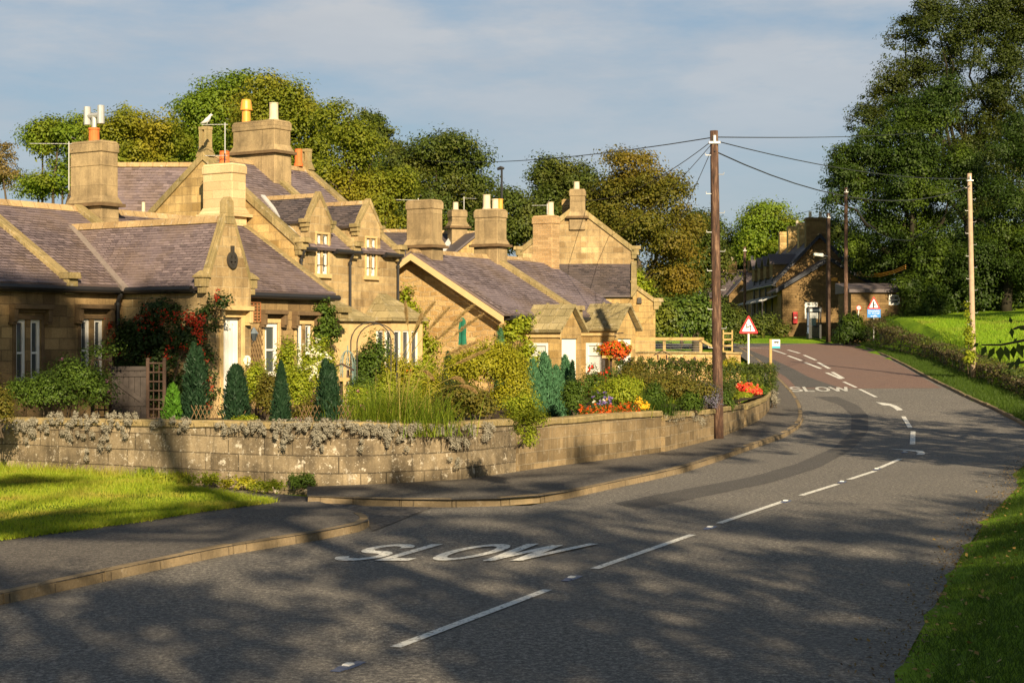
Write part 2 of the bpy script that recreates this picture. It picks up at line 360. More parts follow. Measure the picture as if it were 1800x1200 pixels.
M['hedge_dry'] = leafmat('hedge_dry', [(.055,.045,.022), (.085,.065,.032), (.05,.055,.016), (.11,.08,.04)], .15)
M['laurel'] = leafmat('laurel', [(.035,.075,.008), (.065,.115,.010), (.11,.16,.014)], .2, patch=(.17,.19,.018), pscale=.5, spec=.4)
M['grey_plant'] = leafmat('grey_plant', [(.17,.16,.125), (.27,.25,.20), (.36,.34,.28), (.16,.13,.08)], .15)
M['ivy'] = leafmat('ivy', [(.012,.028,.005), (.025,.05,.008), (.05,.085,.012)], .15)
M['reed'] = leafmat('reed', [(.10,.19,.018), (.19,.27,.022), (.30,.32,.035)], .4)
M['plume'] = leafmat('plume', [(.36,.25,.11), (.48,.35,.17), (.30,.2,.09)], .4)
M['straw'] = leafmat('straw', [(.42,.33,.10), (.30,.27,.06)], .3)
for n, cs in dict(redflower=[(.65,.015,.012), (.75,.05,.02), (.5,.01,.02)], brightred=[(.85,.012,.015), (.9,.06,.03), (.8,.25,.15)], berry=[(.36,.02,.010), (.50,.045,.012), (.22,.012,.008)],  # berry reds deepened to hold the shade on the porch side wall
                 orange=[(.72,.10,.010), (.80,.20,.015), (.5,.035,.01), (.3,.03,.01)], yellow=[(.85,.48,.015), (.9,.6,.05)], whiteflower=[(.75,.72,.6), (.8,.78,.7)],
                 purple=[(.13,.09,.33), (.22,.14,.45), (.30,.2,.5)], pink=[(.55,.16,.32), (.65,.3,.45)], lavender=[(.14,.13,.2), (.2,.18,.27), (.1,.12,.08)]).items(): M[n] = leafmat(n, cs, .25)
# ================================================================== camera, light, sky
cam = bpy.data.cameras.new('camera'); cam.lens = 36*F/1800; cam.sensor_width = 36; cam.clip_end = 3000; cam.clip_start = .1
co = bpy.data.objects.new('camera', cam); C.objects.link(co); co.location = (0, 0, H); co.rotation_euler = (rad(90), 0, 0); S.camera = co
SAZ = math.atan2(.25, -.97); SEL = rad(24)             # azimuth measured from +Y towards +X
sund = Vector((math.sin(SAZ)*math.cos(SEL), math.cos(SAZ)*math.cos(SEL), math.sin(SEL)))
sl = bpy.data.lights.new('sun', 'SUN'); sl.energy = 5.0; sl.angle = rad(.5); sl.color = (1., .81, .53)
so = bpy.data.objects.new('sun', sl); C.objects.link(so); so.rotation_euler = sund.to_track_quat('Z', 'Y').to_euler(); so.location = (10, -40, 40)
w = bpy.data.worlds.new('World'); S.world = w; w.use_nodes = True; nt = w.node_tree; nt.nodes.clear()
sky = nd(nt, 'ShaderNodeTexSky', sky_type='NISHITA', sun_disc=False, sun_elevation=SEL, sun_rotation=SAZ, air_density=1.2, dust_density=1.2, ozone_density=1.5)
dirv = nd(nt, 'ShaderNodeTexCoord').outputs['Generated']
sc_ = nd(nt, 'ShaderNodeVectorMath', {0: dirv, 1: (1.2, 1.2, 4.5)}, operation='MULTIPLY').outputs[0]
n1 = noise(nt, sc_, 3.4, 7., .6)
n2 = noise(nt, nd(nt, 'ShaderNodeVectorMath', {0: sc_, 1: (3.1, 1.7, .4)}, operation='ADD').outputs[0], 5.5, 6., .55)
cf = ramp(nt, math_(nt, 'ADD', math_(nt, 'MULTIPLY', n1, .72), math_(nt, 'MULTIPLY', n2, .28)), [(.40, 0.), (.55, 1.)])
sz = nd(nt, 'ShaderNodeSeparateXYZ', {0: dirv}).outputs[2]
up = ramp(nt, sz, [(.045, .12), (.20, 1.), (.42, .9), (.60, .15)]); hi = ramp(nt, sz, [(.22, 1.), (.65, .45)])
cl = mix(nt, n2, (4.1, 4.7, 5.5), (7.0, 7.1, 7.2))
base = mix(nt, .62, sky.outputs[0], (3.2, 4.4, 6.0))
col = mix(nt, math_(nt, 'MULTIPLY', cf, up), base, cl)
col = mix(nt, 1., col, hi, 'MULTIPLY')
bg = nd(nt, 'ShaderNodeBackground', {'Color': col, 'Strength': .051})
ow = nd(nt, 'ShaderNodeOutputWorld'); nt.links.new(bg.outputs[0], ow.inputs[0])
vs = S.view_settings; vs.view_transform = 'Standard'; vs.look = 'None'; vs.exposure = .88; vs.gamma = 1; vs.use_curve_mapping = False
S.cycles.max_bounces = 5; S.cycles.diffuse_bounces = 3; S.cycles.transmission_bounces = 3; S.cycles.transparent_max_bounces = 4
S.cycles.use_denoising = True

# ================================================================== ground, road, pavements
LK = [(-14., -4.), (-10.2, 6.)]+[gnd(u, v)[:2] for u, v in ((-260,1115),(0,1063),(200,1018),(400,975),(560,949),(632,934))]
FK = [gnd(u, v)[:2] for u, v in ((572,886),(690,890),(800,891),(930,888),(1000,876),(1060,862),(1130,847),(1200,831),(1270,808),(1330,786),(1380,768),(1405,752),(1412,738),(1409,716),(1396,695),(1378,676),(1362,660),(1342,641),(1318,624),(1298,611))]
RE = [(-3.2,-4.), (0.3,5.)]+[gnd(u, v)[:2] for u, v in ((1560,1230),(1600,1140),(1645,1060),(1690,975),(1740,905),(1795,850))]+[(10.9,36.),(13.6,42.5),(15.6,48.5)]+[gnd(u, v)[:2] for u, v in ((1800,748),(1750,722),(1700,700),(1660,680),(1620,660),(1590,643),(1560,628),(1520,612),(1480,598))]
def resample(pl, n):
    P = np.array(pl); d = np.r_[0, np.cumsum(np.linalg.norm(np.diff(P, axis=0), axis=1))]
    t = np.linspace(0, d[-1], n); return np.stack([np.interp(t, d, P[:, k]) for k in range(P.shape[1])], 1)
def smooth_pl(pl, n, it=3):
    P = resample(pl, n)
    for _ in range(it): P[1:-1] = .25*P[:-2]+.5*P[1:-1]+.25*P[2:]
    return P
LEFT = smooth_pl(LK+FK, 150, 2); RIGHT = smooth_pl(RE, 150, 4)
rightY = RIGHT[:, 1]; rightX = RIGHT[:, 0]
def rx(Y): return float(np.interp(Y, rightY, rightX)) if Y < rightY[-1] else rightX[-1]+(Y-rightY[-1])*.1
def lx(Y): return float(np.interp(Y, [p[1] for p in LK+FK], [p[0] for p in LK+FK]))
def sstep(a, b, x): t = min(1, max(0, (x-a)/(b-a))); return t*t*(3-2*t)
def gz(X, Y):                               # terrain
    z = zr(Y); r = rx(Y); d = X-r
    if d > 0:
        near = sstep(20, 60, Y); d += 1.5*sstep(95, 120, Y)
        z += .10*min(1, d/.4)+(1-near)*min(1.4, .26*max(0, d-.3))+near*(.08*sstep(.3, 2.2, d)+sstep(2.7, 3.9, d)*(.50+max(0, min(Y, 122)-65)*.026)+.045*max(0, min(d, 40)-3.6))
    z += .30*sstep(128, 134, Y)
    return z-.05*(1 if d < .02 else 0)
xs = np.concatenate([np.linspace(-260,-40,14), np.linspace(-36,60,97), np.linspace(66,260,16)]); ys = np.concatenate([np.linspace(-90,-10,9), np.linspace(-8,160,113), np.linspace(168,900,26)])
V = []; Fc = []
for y in ys:
    for x in xs: V.append((x, y, gz(x, y)-.03 if True else 0))
nx = len(xs)
for j in range(len(ys)-1):
    for i in range(nx-1): a = j*nx+i; Fc.append((a, a+1, a+1+nx, a+nx))
mb = MB(); mb.v = V; mb.f = Fc
tag(mb.build('ground', M['field'], loc=(0, 0, 0), smooth=True), kind='structure')

def sheet(name, polyfn, mat, parent=None): pass
def strip(L, R, n, k, dz, mb):
    L = resample(L, n); R = resample(R, n); b = len(mb.v)
    for i in range(n):
        for j in range(k+1):
            t = j/k; x = L[i, 0]*(1-t)+R[i, 0]*t; y = L[i, 1]*(1-t)+R[i, 1]*t
            mb.v.append((x, y, zr(y)+dz))
    for i in range(n-1):
        for j in range(k): a = b+i*(k+1)+j; mb.f.append((a, a+1, a+k+2, a+k+1))
# road: match left and right edges by distance along
def pair_strip(Lp, Rp, dz, mb, k=6):
    strip(Lp, Rp, max(len(Lp), len(Rp)), k, dz, mb)
iL = [0, 25, 50, 75, 100, 125, 149]
mb = MB()
# break both edges where the bend tightens so that cross-lines stay roughly square to the road
Lb = np.array(LK+FK); Rb = np.array(RE)
def cut(pl, keys):
    out = []
    for a, b in zip(keys[:-1], keys[1:]): out.append(pl[a:b+1])
    return out
Lb = np.array(LK+[gnd(660,912)[:2], gnd(725,891.5)[:2]]+FK[2:])
segL = cut(Lb, [0, 1, 4, 7, 9, 11, 15, 19, 22, 27]); segR = cut(Rb, [0, 1, 3, 5, 6, 7, 9, 11, 14, 19])
for a, b in zip(segL, segR): pair_strip(resample(a, 14), resample(b, 14), 0., mb)
road = tag(mb.build('road', M['road'], loc=(0, 0, 0)), kind='structure')
# junction area in front of the far terrace
mb = MB(); e0 = FK[-1]; e1_ = RE[-1]
for pts in ([(e0[0]-16, e0[1]-1), (e0[0], e0[1]), (e1_[0], e1_[1]), (e1_[0]-3, e1_[1]+1.5), (e1_[0]-8, e1_[1]+2), (e0[0]-16, e0[1]+9)],):
    mb.poly([(x, y, zr(y)+.006) for x, y in pts])
tag(mb.build('side_road', M['patch'], loc=(0, 0, 0)), kind='structure')

def kerbs(name, pl, h, wdt, z0, side, n):
    P = smooth_pl(pl, n, 1); L_ = np.linalg.norm(np.diff(P, axis=0), axis=1).sum(); P = resample(P, n); mb = MB(); T = np.gradient(P, axis=0); T /= np.linalg.norm(T, axis=1)[:, None]; Nn = np.stack([-T[:, 1], T[:, 0]], 1)*side
    prof = [(0, -.02), (.012, h-.025), (.03, h), (wdt, h), (wdt, -.02)]
    k = len(prof); ns = int(L_/.9)          # single kerb stones with open joints, each set a touch differently
    for s_ in range(ns):
        t0, t1 = (s_+.008)/ns*(n-1), (s_+.992)/ns*(n-1); jo, jz = rng.normal()*.006, rng.normal()*.006
        for h_ in range(2):
            ta, tb = t0+(t1-t0)*h_/2, t0+(t1-t0)*(h_+1)/2; b = len(mb.v)
            for t in (ta, tb):
                i = min(int(t), n-2); q0 = P[i]*(1-t+i)+P[i+1]*(t-i); m_ = Nn[i]*(1-t+i)+Nn[i+1]*(t-i)
                for o_, z in prof: q = q0+m_*(o_+jo); mb.v.append((q[0], q[1], zr(q[1])+z0+z+(jz if z > 0 else 0)))
            for j in range(k-1): mb.f.append((b+j, b+j+1, b+k+j+1, b+k+j))
            if h_ == 0: mb.f.append(tuple(b+j for j in range(k)))
            else: mb.f.append(tuple(b+k+j for j in range(k)))
    return tag(mb.build(name, M['kerb'], loc=(0, 0, 0)), kind='structure')
LKc = LK[1:]+[gnd(u, v)[:2] for u, v in ((648,928),(650,921),(636,914))]
kerbs('kerb', LKc, .13, .15, 0, 1, 90)
FKS = smooth_pl([gnd(540,884)[:2]]+FK, 110, 1); kerbs('kerb', [tuple(q) for q in FKS], .13, .15, 0, 1, 110)
kerbs('kerb', RE[9:], .10, .14, 0, -1, 80)
# near pavement
inner = [gnd(u, v)[:2] for u, v in ((-300,1000),(0,962),(130,945),(250,928),(350,911),(440,900),(480,896))]
def flat_poly(name, pts, dz, mat, zf=None, kind='structure', parent=None):
    mb = MB(); mb.poly([(x, y, (zf or zr)(y)+dz) for x, y in pts]); o = mb.build(name, mat, parent, loc=None if parent else (0, 0, 0))
    bm_tri(o); return tag(o, kind=kind) if kind else o
import bmesh
def bm_tri(o):
    bm = bmesh.new(); bm.from_mesh(o.data); bmesh.ops.triangulate(bm, faces=bm.faces[:]); bm.to_mesh(o.data); bm.free()
# the pavement runs behind the kerb; grass and gravel lie 4 mm apart from it
mb = MB(); strip([p for p in LKc], inner[:]+[gnd(560,893)[:2]], 40, 4, .122, mb)
tag(mb.build('pavement', M['pave'], loc=(0, 0, 0)), kind='structure')
# gravel track between lawn and wall, running on into the road mouth
TR = [gnd(u, v)[:2] for u, v in ((655,934),(640,912),(560,893),(480,896),(380,880),(210,853),(120,845),(120,836),(210,838),(430,862),(560,876),(640,890),(760,892))]
flat_poly('track', TR, .012, M['gravel'])
# lawn base
LAWN = [gnd(u, v)[:2] for u, v in ((-340,1003),(0,964),(130,946),(250,929),(350,912),(430,901),(458,897),(380,878),(210,850),(90,834),(-340,826))]
flat_poly('lawn', LAWN, .145, M['turf'])
# far pavement between kerb and garden wall
WB = [gnd(u, v)[:2] for u, v in ((540,866),(700,860),(820,850),(950,832),(1080,815),(1160,803),(1250,780),(1331,747),(1352,728))]
mb = MB(); pts2 = WB+[gnd(u, v)[:2] for u, v in ((1356,700),(1352,680),(1340,660),(1322,644),(1300,628),(1282,613))]
strip([tuple(q) for q in FKS], pts2, 110, 4, .124, mb)
tag(mb.build('pavement', M['pave'], loc=(0, 0, 0)), kind='structure')

# ---- painted markings, patches: thin sheets that belong to the road
def mark(name, pts, dz=.010, mat=None):
    mb = MB(); mb.poly([gnd(u, v, dz) for u, v in pts]); o = mb.build(name, mat or M['paint'], road); bm_tri(o); return o
def dash(p, q, wd=.12, name='centre_line_dash'):
    a = Vector(gnd(*p, .010)); b = Vector(gnd(*q, .010)); d = (b-a); n = Vector((-d.y, d.x, 0)).normalized()*wd/2
    mb = MB(); mb.poly([a-n, a+n, b+n, b-n]); return mb.build(name, M['paint'], road)
# resurfaced red length
mb = MB()
Lr = [p for p in Lb[22:]]; 
strip([gnd(1384,683)[:2]]+[gnd(u, v)[:2] for u, v in ((1364,660),(1344,641),(1320,624),(1300,611))], [gnd(u, v)[:2] for u, v in ((1655,682),(1618,661),(1588,644),(1558,629),(1482,600))], 40, 8, .004, mb)
mb.build('red_surfacing', M['redroad'], road)
# worn grey streak in it
mb = MB(); strip([gnd(u, v)[:2] for u, v in ((1300,614),(1336,634),(1360,650),(1384,664),(1400,681))], [gnd(u, v)[:2] for u, v in ((1312,613),(1362,633),(1398,650),(1424,664),(1475,681))], 16, 3, .007, mb)
mb.build('worn_patch', M['patch'], road)
mb = MB(); strip([gnd(u, v)[:2] for u, v in ((1432,697),(1478,712),(1497,730),(1496,757),(1465,787),(1400,815),(1320,838),(1200,860),(1080,884))], [gnd(u, v)[:2] for u, v in ((1472,697),(1508,712),(1526,730),(1526,757),(1497,790),(1440,822),(1355,848),(1240,872),(1120,896))], 40, 2, .004, mb)
mb.build('trench_repair', M['patch'], road)
for p, q in (((695,1138),(962,1037)),((1045,1000),(1217,940)),((1264,920),(1378,881)),((1408,871),(1472,851)),((1492,843),(1538,828)),((1545,823),(1582,807))): dash(p, q)
for p, q in (((1604,781),(1605,758)),((1600,752),(1588,732)),((1540,698),(1511,684)),((1505,681),(1483,671))): dash(p, q, .15)
for p, q in (((1358,615),(1381,622.5)),((1385,625),(1409,634)),((1415,637),(1443,648)),((1453,655),(1478,666))): dash(p, q, .2, 'hatch_edge_dash')
for p, q in (((1385,615),(1406,621)),((1413,624),(1434,633)),((1438,637),(1458,648)),((1463,654),(1482,665))): dash(p, q, .2, 'hatch_edge_dash')
for i in range(9):
    t = i/8; p = (1384+t*66, 618+t*34); wd = 26-t*8
    dash((p[0], p[1]), (p[0]+wd*.75, p[1]+wd*.02), .10, 'hatch_bar')
dash((1298,609.5), (1352,613), .16, 'edge_line'); dash((1300,606.8), (1345,608.4), .1, 'edge_line')
def sc(pts, s, ox, oy): return [(ox+x/s, oy+y/s) for x, y in pts]
mark('deflection_arrow', sc([(627,1018),(740,1032),(790,1048),(845,1082),(795,1086),(765,1062),(735,1048),(680,1044)], 4.495, 1400, 480))
mark('deflection_arrow', sc([(1020,421),(1130,427),(1215,433),(1232,447),(1225,455),(1178,457),(1190,446),(1175,437),(1135,433)], 3.27, 1250, 660))
def text_mesh(txt):
    cu = bpy.data.curves.new('lettering', 'FONT'); cu.body = txt; cu.fill_mode = 'FRONT'; cu.resolution_u = 5
    o = bpy.data.objects.new('lettering_source', cu); C.objects.link(o)
    dg = bpy.context.evaluated_depsgraph_get(); me = bpy.data.meshes.new_from_object(o.evaluated_get(dg))
    bpy.data.objects.remove(o); bpy.data.curves.remove(cu)
    V = np.array([v.co[:] for v in me.vertices]); lo = V.min(0); hi = V.max(0)
    V[:, :2] = (V[:, :2]-lo[:2])/(hi-lo)[:2]; fs = [tuple(p.vertices) for p in me.polygons]; bpy.data.meshes.remove(me)
    return V, fs
def lettering(name, txt, o_, ux, uy, mat, parent, loc=None):
    V, fs = text_mesh(txt); mb = MB(); o_, ux, uy = Vector(o_), Vector(ux), Vector(uy)
    mb.v = [tuple(o_+ux*float(v[0])+uy*float(v[1])) for v in V]; mb.f = fs; return mb.build(name, mat, parent, loc=loc)
def stroke_letters(name, bl, br, tl, tr, dz, mt='paint'):
    # road lettering drawn as broad strokes in a 0..1 box laid on the road
    bl, br, tl, tr = [np.array(gnd(*p, dz)) for p in (bl, br, tl, tr)]
    def q(x, y): a = bl*(1-x)+br*x; b = tl*(1-x)+tr*x; p = a*(1-y)+b*y; return (p[0], p[1], zr(p[1])+dz)
    mb = MB()
    def line(pts, wd=.026, hd=.07):
        nonlocal dz
        dz += .0012; closed = pts[0] == pts[-1] and len(pts) > 4; b = len(mb.v); n = len(pts)
        for i in range(n):
            ax_, ay_ = pts[i-1] if i else (pts[-2] if closed else pts[0]); bx_, by_ = pts[i+1] if i < n-1 else (pts[1] if closed else pts[-1])
            dx, dy = bx_-ax_, by_-ay_; l = math.hypot(dx/wd, dy/hd); nx_, ny_ = -dy/hd/l*wd, dx/wd/l*hd
            mb.v += [q(pts[i][0]-nx_, pts[i][1]-ny_), q(pts[i][0]+nx_, pts[i][1]+ny_)]
        for i in range(n-1): mb.f.append((b+2*i, b+2*i+1, b+2*i+3, b+2*i+2))
    def arc(cx, cy, rx_, ry_, t0, t1, n=14): return [(cx+rx_*math.cos(rad(t0+(t1-t0)*i/n)), cy+ry_*math.sin(rad(t0+(t1-t0)*i/n))) for i in range(n+1)]
    line(arc(.115,.715,.075,.215,10,270)+arc(.115,.285,.085,.215,90,-170)[1:])
    line([(.27,1.),(.27,.0)]); line([(.245,.07),(.40,.07)])
    line(arc(.555,.5,.092,.42,0,360,26))
    line([(.70,1.),(.775,.0)]); line([(.765,.0),(.835,.9)]); line([(.835,.9),(.905,.0)]); line([(.895,.0),(.975,1.)])
    return mb.build(name, M[mt], road)
stroke_letters('slow_lettering', (566,986), (945,987), (664,957), (1053,957), .010)
stroke_letters('slow_lettering', (1388,689), (1499,688), (1384,680), (1489,680.5), .012, 'paint_worn')
# iron road studs sunk along the centre line
sm = None
for i, (u, v) in enumerate(((612,1172),(1005,1017),(1248,928),(1381,881.5),(1480,847.5),(1541,825),(1590,795))):
    x, y, z = gnd(u, v, .006)
    if sm is None:
        t = thing('road_stud', 'sunken iron cat\'s-eye road stud nearest the camera on the centre line', 'road stud', (0, 0, 0), 'road studs along the centre line')
        fr = Frame(rad(66)); mb = MB(); mb.fbox(fr, -.13, .13, -.065, .065, 0, .016, .02); mb.fbox(fr, -.24, -.13, -.05, .05, 0, .008, .01); mb.fbox(fr, .13, .24, -.05, .05, 0, .008, .01); mb.build('housing', plain('stud_iron', (.10,.12,.2), .4, .2, 9., .5, .3), t)
        mb = MB(); mb.fbox(fr, -.05, .05, -.04, .04, .016, .03, .01); mb.build('lens', M['white'], t); sm = t; c = t
    else: c = copy_tree(sm)
    c.location = (x, y, z)
    c['label'] = ['iron cat\'s-eye road stud nearest the camera, before the first centre dash', 'cat\'s-eye road stud between the two nearest centre-line dashes', 'cat\'s-eye road stud between the second and third centre dashes', 'small road stud in the sunlit strip between the third and fourth dashes', 'small road stud between the fourth and fifth centre dashes', 'tiny road stud between fifth and sixth centre dashes before the bend', 'tiny road stud beside the nearer white deflection arrow'][i]

# ================================================================== houses
A = Frame(rad(57))
def wall_open(mb, pf, s0, s1, z0, z1, ops, dd=.16):
    ss = sorted({s0, s1, *[o[0] for o in ops], *[o[1] for o in ops]}); zs = sorted({z0, z1, *[o[2] for o in ops], *[o[3] for o in ops]})
    for i in range(len(ss)-1):
        for j in range(len(zs)-1):
            sm_, zm = (ss[i]+ss[i+1])/2, (zs[j]+zs[j+1])/2
            if any(o[0] < sm_ < o[1] and o[2] < zm < o[3] for o in ops): continue
            mb.poly([pf(ss[i], zs[j], 0), pf(ss[i+1], zs[j], 0), pf(ss[i+1], zs[j+1], 0), pf(ss[i], zs[j+1], 0)])
    for a, b, c, d in ops:
        for e, g in (((a, c), (a, d)), ((a, d), (b, d)), ((b, d), (b, c)), ((b, c), (a, c))):
            mb.poly([pf(*e, 0), pf(*g, 0), pf(*g, dd), pf(*e, dd)])
def pbox(mb, pf, s0, s1, z0, z1, d0, d1):
    mb.hexa([pf(s0, z0, d1), pf(s1, z0, d1), pf(s1, z0, d0), pf(s0, z0, d0)], [pf(s0, z1, d1), pf(s1, z1, d1), pf(s1, z1, d0), pf(s0, z1, d0)])
def window(parent, pf, o, fw=.06, rails=(.5,), mull=(), d=.10, frame='white', pane='glass', label=None, name='window'):
    a, b, c, e = o; mb = MB()
    pbox(mb, pf, a, a+fw, c, e, d, d+.06); pbox(mb, pf, b-fw, b, c, e, d, d+.06)
    pbox(mb, pf, a+fw, b-fw, c, c+fw*1.3, d+.002, d+.058); pbox(mb, pf, a+fw, b-fw, e-fw, e, d+.002, d+.058)
    for r in rails: z = c+(e-c)*r; pbox(mb, pf, a+fw, b-fw, z-.025, z+.025, d+.004, d+.055)
    for r in mull: s_ = a+(b-a)*r; pbox(mb, pf, s_-.018, s_+.018, c+fw*1.3, e-fw, d+.006, d+.05)
    wd = mb.build(name, M[frame], parent)
    if label: wd['label'] = label
    mb = MB(); mb.poly([pf(a+.02, c+.02, d+.045), pf(b-.02, c+.02, d+.045), pf(b-.02, e-.02, d+.045), pf(a+.02, e-.02, d+.045)]); mb.build('pane', M[pane], wd)
    return wd
def hood(parent, pf, s0, s1, z, drop=.32, mat='trim_dark'):
    mb = MB(); pbox(mb, pf, s0, s1, z-.11, z, -.24, .02); pbox(mb, pf, s0, s0+.12, z-drop, z-.11, -.2, .02); pbox(mb, pf, s1-.12, s1, z-drop, z-.11, -.2, .02)
    pbox(mb, pf, s0-.03, s0+.12, z-drop-.06, z-drop, -.15, .02); pbox(mb, pf, s1-.12, s1+.03, z-drop-.06, z-drop, -.15, .02)
    pbox(mb, pf, s0+.12, s1-.12, z-.19, z-.11, -.09, .02)
    mb.build('hood_mould', M[mat], parent, bevel=.012)
def surround(parent, pf, o, w_=.11, mat='trim', mull=None):
    a, b, c, d = o; mb = MB()
    pbox(mb, pf, a-w_, a, c, d, -.03, .02); pbox(mb, pf, b, b+w_, c, d, -.03, .02); pbox(mb, pf, a-w_, b+w_, d, d+w_, -.034, .02); pbox(mb, pf, a-w_-.05, b+w_+.05, c-.13, c, -.08, .02)
    if mull: pbox(mb, pf, mull[0], mull[1], c, d, -.01, .14)
    mb.build('window_surround', M[mat], parent, bevel=.01)
def ffront(fr, b): return lambda s, z, d: fr.p(s, b-d, z)      # facade facing +e2
def fgable(fr, a): return lambda s, z, d: fr.p(a+d, s, z)      # gable facing -e1
def fgable2(fr, a): return lambda s, z, d: fr.p(a-d, s, z)
def slates(mb, e0, e1, r1, r0, up, bw=.24, bh=.14, lift=.012):
    e0, e1, r1, r0 = [np.array(q, float) for q in (e0, e1, r1, r0)]; upv = np.array(up, float); sl_len = max(np.linalg.norm(r0-e0), np.linalg.norm(r1-e1)); n = max(2, int(sl_len/bh))
    ph = rng.random()*6
    for k in range(n):
        ta, tb = k/n, min(1., (k+1.12)/n); la, lb = e0+(r0-e0)*ta, e0+(r0-e0)*tb; ra, rb = e1+(r1-e1)*ta, e1+(r1-e1)*tb
        m = max(1, int(round(np.linalg.norm((ra+rb-la-lb)/2)/bw))); cuts = np.clip((np.arange(m+2)-(.5 if k % 2 else 0.)-.5*(m == 1))/m+rng.normal(size=m+2)*.05/m, 0, 1)
        for i in range(m+1):
            x0, x1 = cuts[i], cuts[i+1]
            if x1-x0 < .12/m: continue
            g = .035*(x1-x0); h0 = upv*(lift*1.6+.007*rng.random()); h1 = upv*lift*.25; dz = upv*.012*math.sin(ph+x0*9+ta*5); sk = (tb-ta)*.05*rng.normal()
            sl = (r0-e0)*sk if rng.random() < .12 else 0
            mb.poly([la+(ra-la)*(x0+g)+h0+dz+sl, la+(ra-la)*(x1-g)+h0+dz+sl*.6, lb+(rb-lb)*(x1-g)+h1+dz, lb+(rb-lb)*(x0+g)+h1+dz])
def roof_slab(mb, fr, a0, a1, bE, zE, bR, zR, th=.07):
    p = fr.p; l = math.hypot(bE-bR, zR-zE); nb = (zR-zE)/l*(1 if bE > bR else -1)*th; nz = abs(bE-bR)/l*th
    lo = [p(a0, bE, zE), p(a1, bE, zE), p(a1, bR, zR), p(a0, bR, zR)]
    hi = [p(a0, bE+nb, zE+nz), p(a1, bE+nb, zE+nz), p(a1, bR+0, zR+nz*1.3), p(a0, bR+0, zR+nz*1.3)]
    mb.hexa(lo, hi)
    if math.hypot(a1-a0, 0) < 30: nv = np.cross(np.array(hi[1])-np.array(hi[0]), np.array(hi[3])-np.array(hi[0])); nv /= np.linalg.norm(nv); nv = nv if nv[2] > 0 else -nv; slates(mb, *hi, nv)
def coping(mb, fr, a0, a1, bE, zE, bR, zR, h=.22, kneel=True):
    p = fr.p
    mb.hexa([p(a0, bE, zE-.05), p(a1, bE, zE-.05), p(a1, bR, zR-.05), p(a0, bR, zR-.05)], [p(a0, bE, zE+h), p(a1, bE, zE+h), p(a1, bR, zR+h), p(a0, bR, zR+h)])
    s_ = 1 if bE > bR else -1
    if kneel:
        b0, b1 = sorted((bE-.12*s_, bE+.30*s_))
        mb.fbox(fr, a0-.03, a1+.03, b0, b1, zE+h-.10, zE+h+.06, .02)
        b0, b1 = sorted((bE-.12*s_, bE+.2*s_)); mb.fbox(fr, a0, a1, b0, b1, zE-.12, zE+h-.10)
        b0, b1 = sorted((bE-.12*s_, bE+.1*s_)); mb.fbox(fr, a0+.02, a1-.02, b0, b1, zE-.28, zE-.12)
def house_shell(root, fr, a0, a1, bf, br, z0, ze, zt, mw, mr, front_ops=(), over=.12, verge=.0, ridge='ridge', mg=None, back=True, gut=True, gable_ops=()):
    bb = 2*br-bf; mb = MB(); p = fr.p
    wall_open(mb, ffront(fr, bf), a0, a1, z0, ze, list(front_ops))
    mb.poly([p(a1, bb, z0), p(a0, bb, z0), p(a0, bb, ze), p(a1, bb, ze)])
    mb.poly([p(a1, bf, z0), p(a1, bb, z0), p(a1, bb, ze), p(a1, br, zt), p(a1, bf, ze)])
    if mg is None:
        wall_open(mb, fgable(fr, a0), bb, bf, z0, ze, list(gable_ops)); mb.poly([p(a0, bb, ze), p(a0, bf, ze), p(a0, br, zt)])
    wl_ = mb.build('wall', M[mw], root)
    if mg:
        mb = MB(); wall_open(mb, fgable(fr, a0), bb, bf, z0, ze, list(gable_ops)); mb.poly([p(a0, bb, ze), p(a0, bf, ze), p(a0, br, zt)]); mb.build('gable_wall', M[mg], root)
    sl_ = (zt-ze)/abs(bf-br); mb = MB()
    roof_slab(mb, fr, a0-verge, a1+verge, bf+over, ze-sl_*over+.03, br, zt+.03); rf = mb.build('roof', M[mr], root)
    mb = MB(); roof_slab(mb, fr, a0-verge, a1+verge, bb-over, ze-sl_*over+.03, br, zt+.03); mb.build('roof', M[mr], root)
    mb = MB(); q = .15
    mb.prism([p(a0-verge, br-q, zt+.03), p(a0-verge, br+q, zt+.03), p(a0-verge, br+.05, zt+.19), p(a0-verge, br-.05, zt+.19)], tuple(np.array(p(a1+verge, 0, 0))-np.array(p(a0-verge, 0, 0)))); mb.build('ridge_tiles', M[ridge], root)
    if gut:
        mb = MB(); zg = ze-sl_*over-.02; mb.tube([p(a0-verge, bf+over+.06, zg), p(a1+verge, bf+over+.06, zg)], .075, 8); mb.fbox(fr, a0, a1, bf-.01, bf+over, zg-.09, zg-.02); mb.build('gutter', M['black'], root)
    return wl_
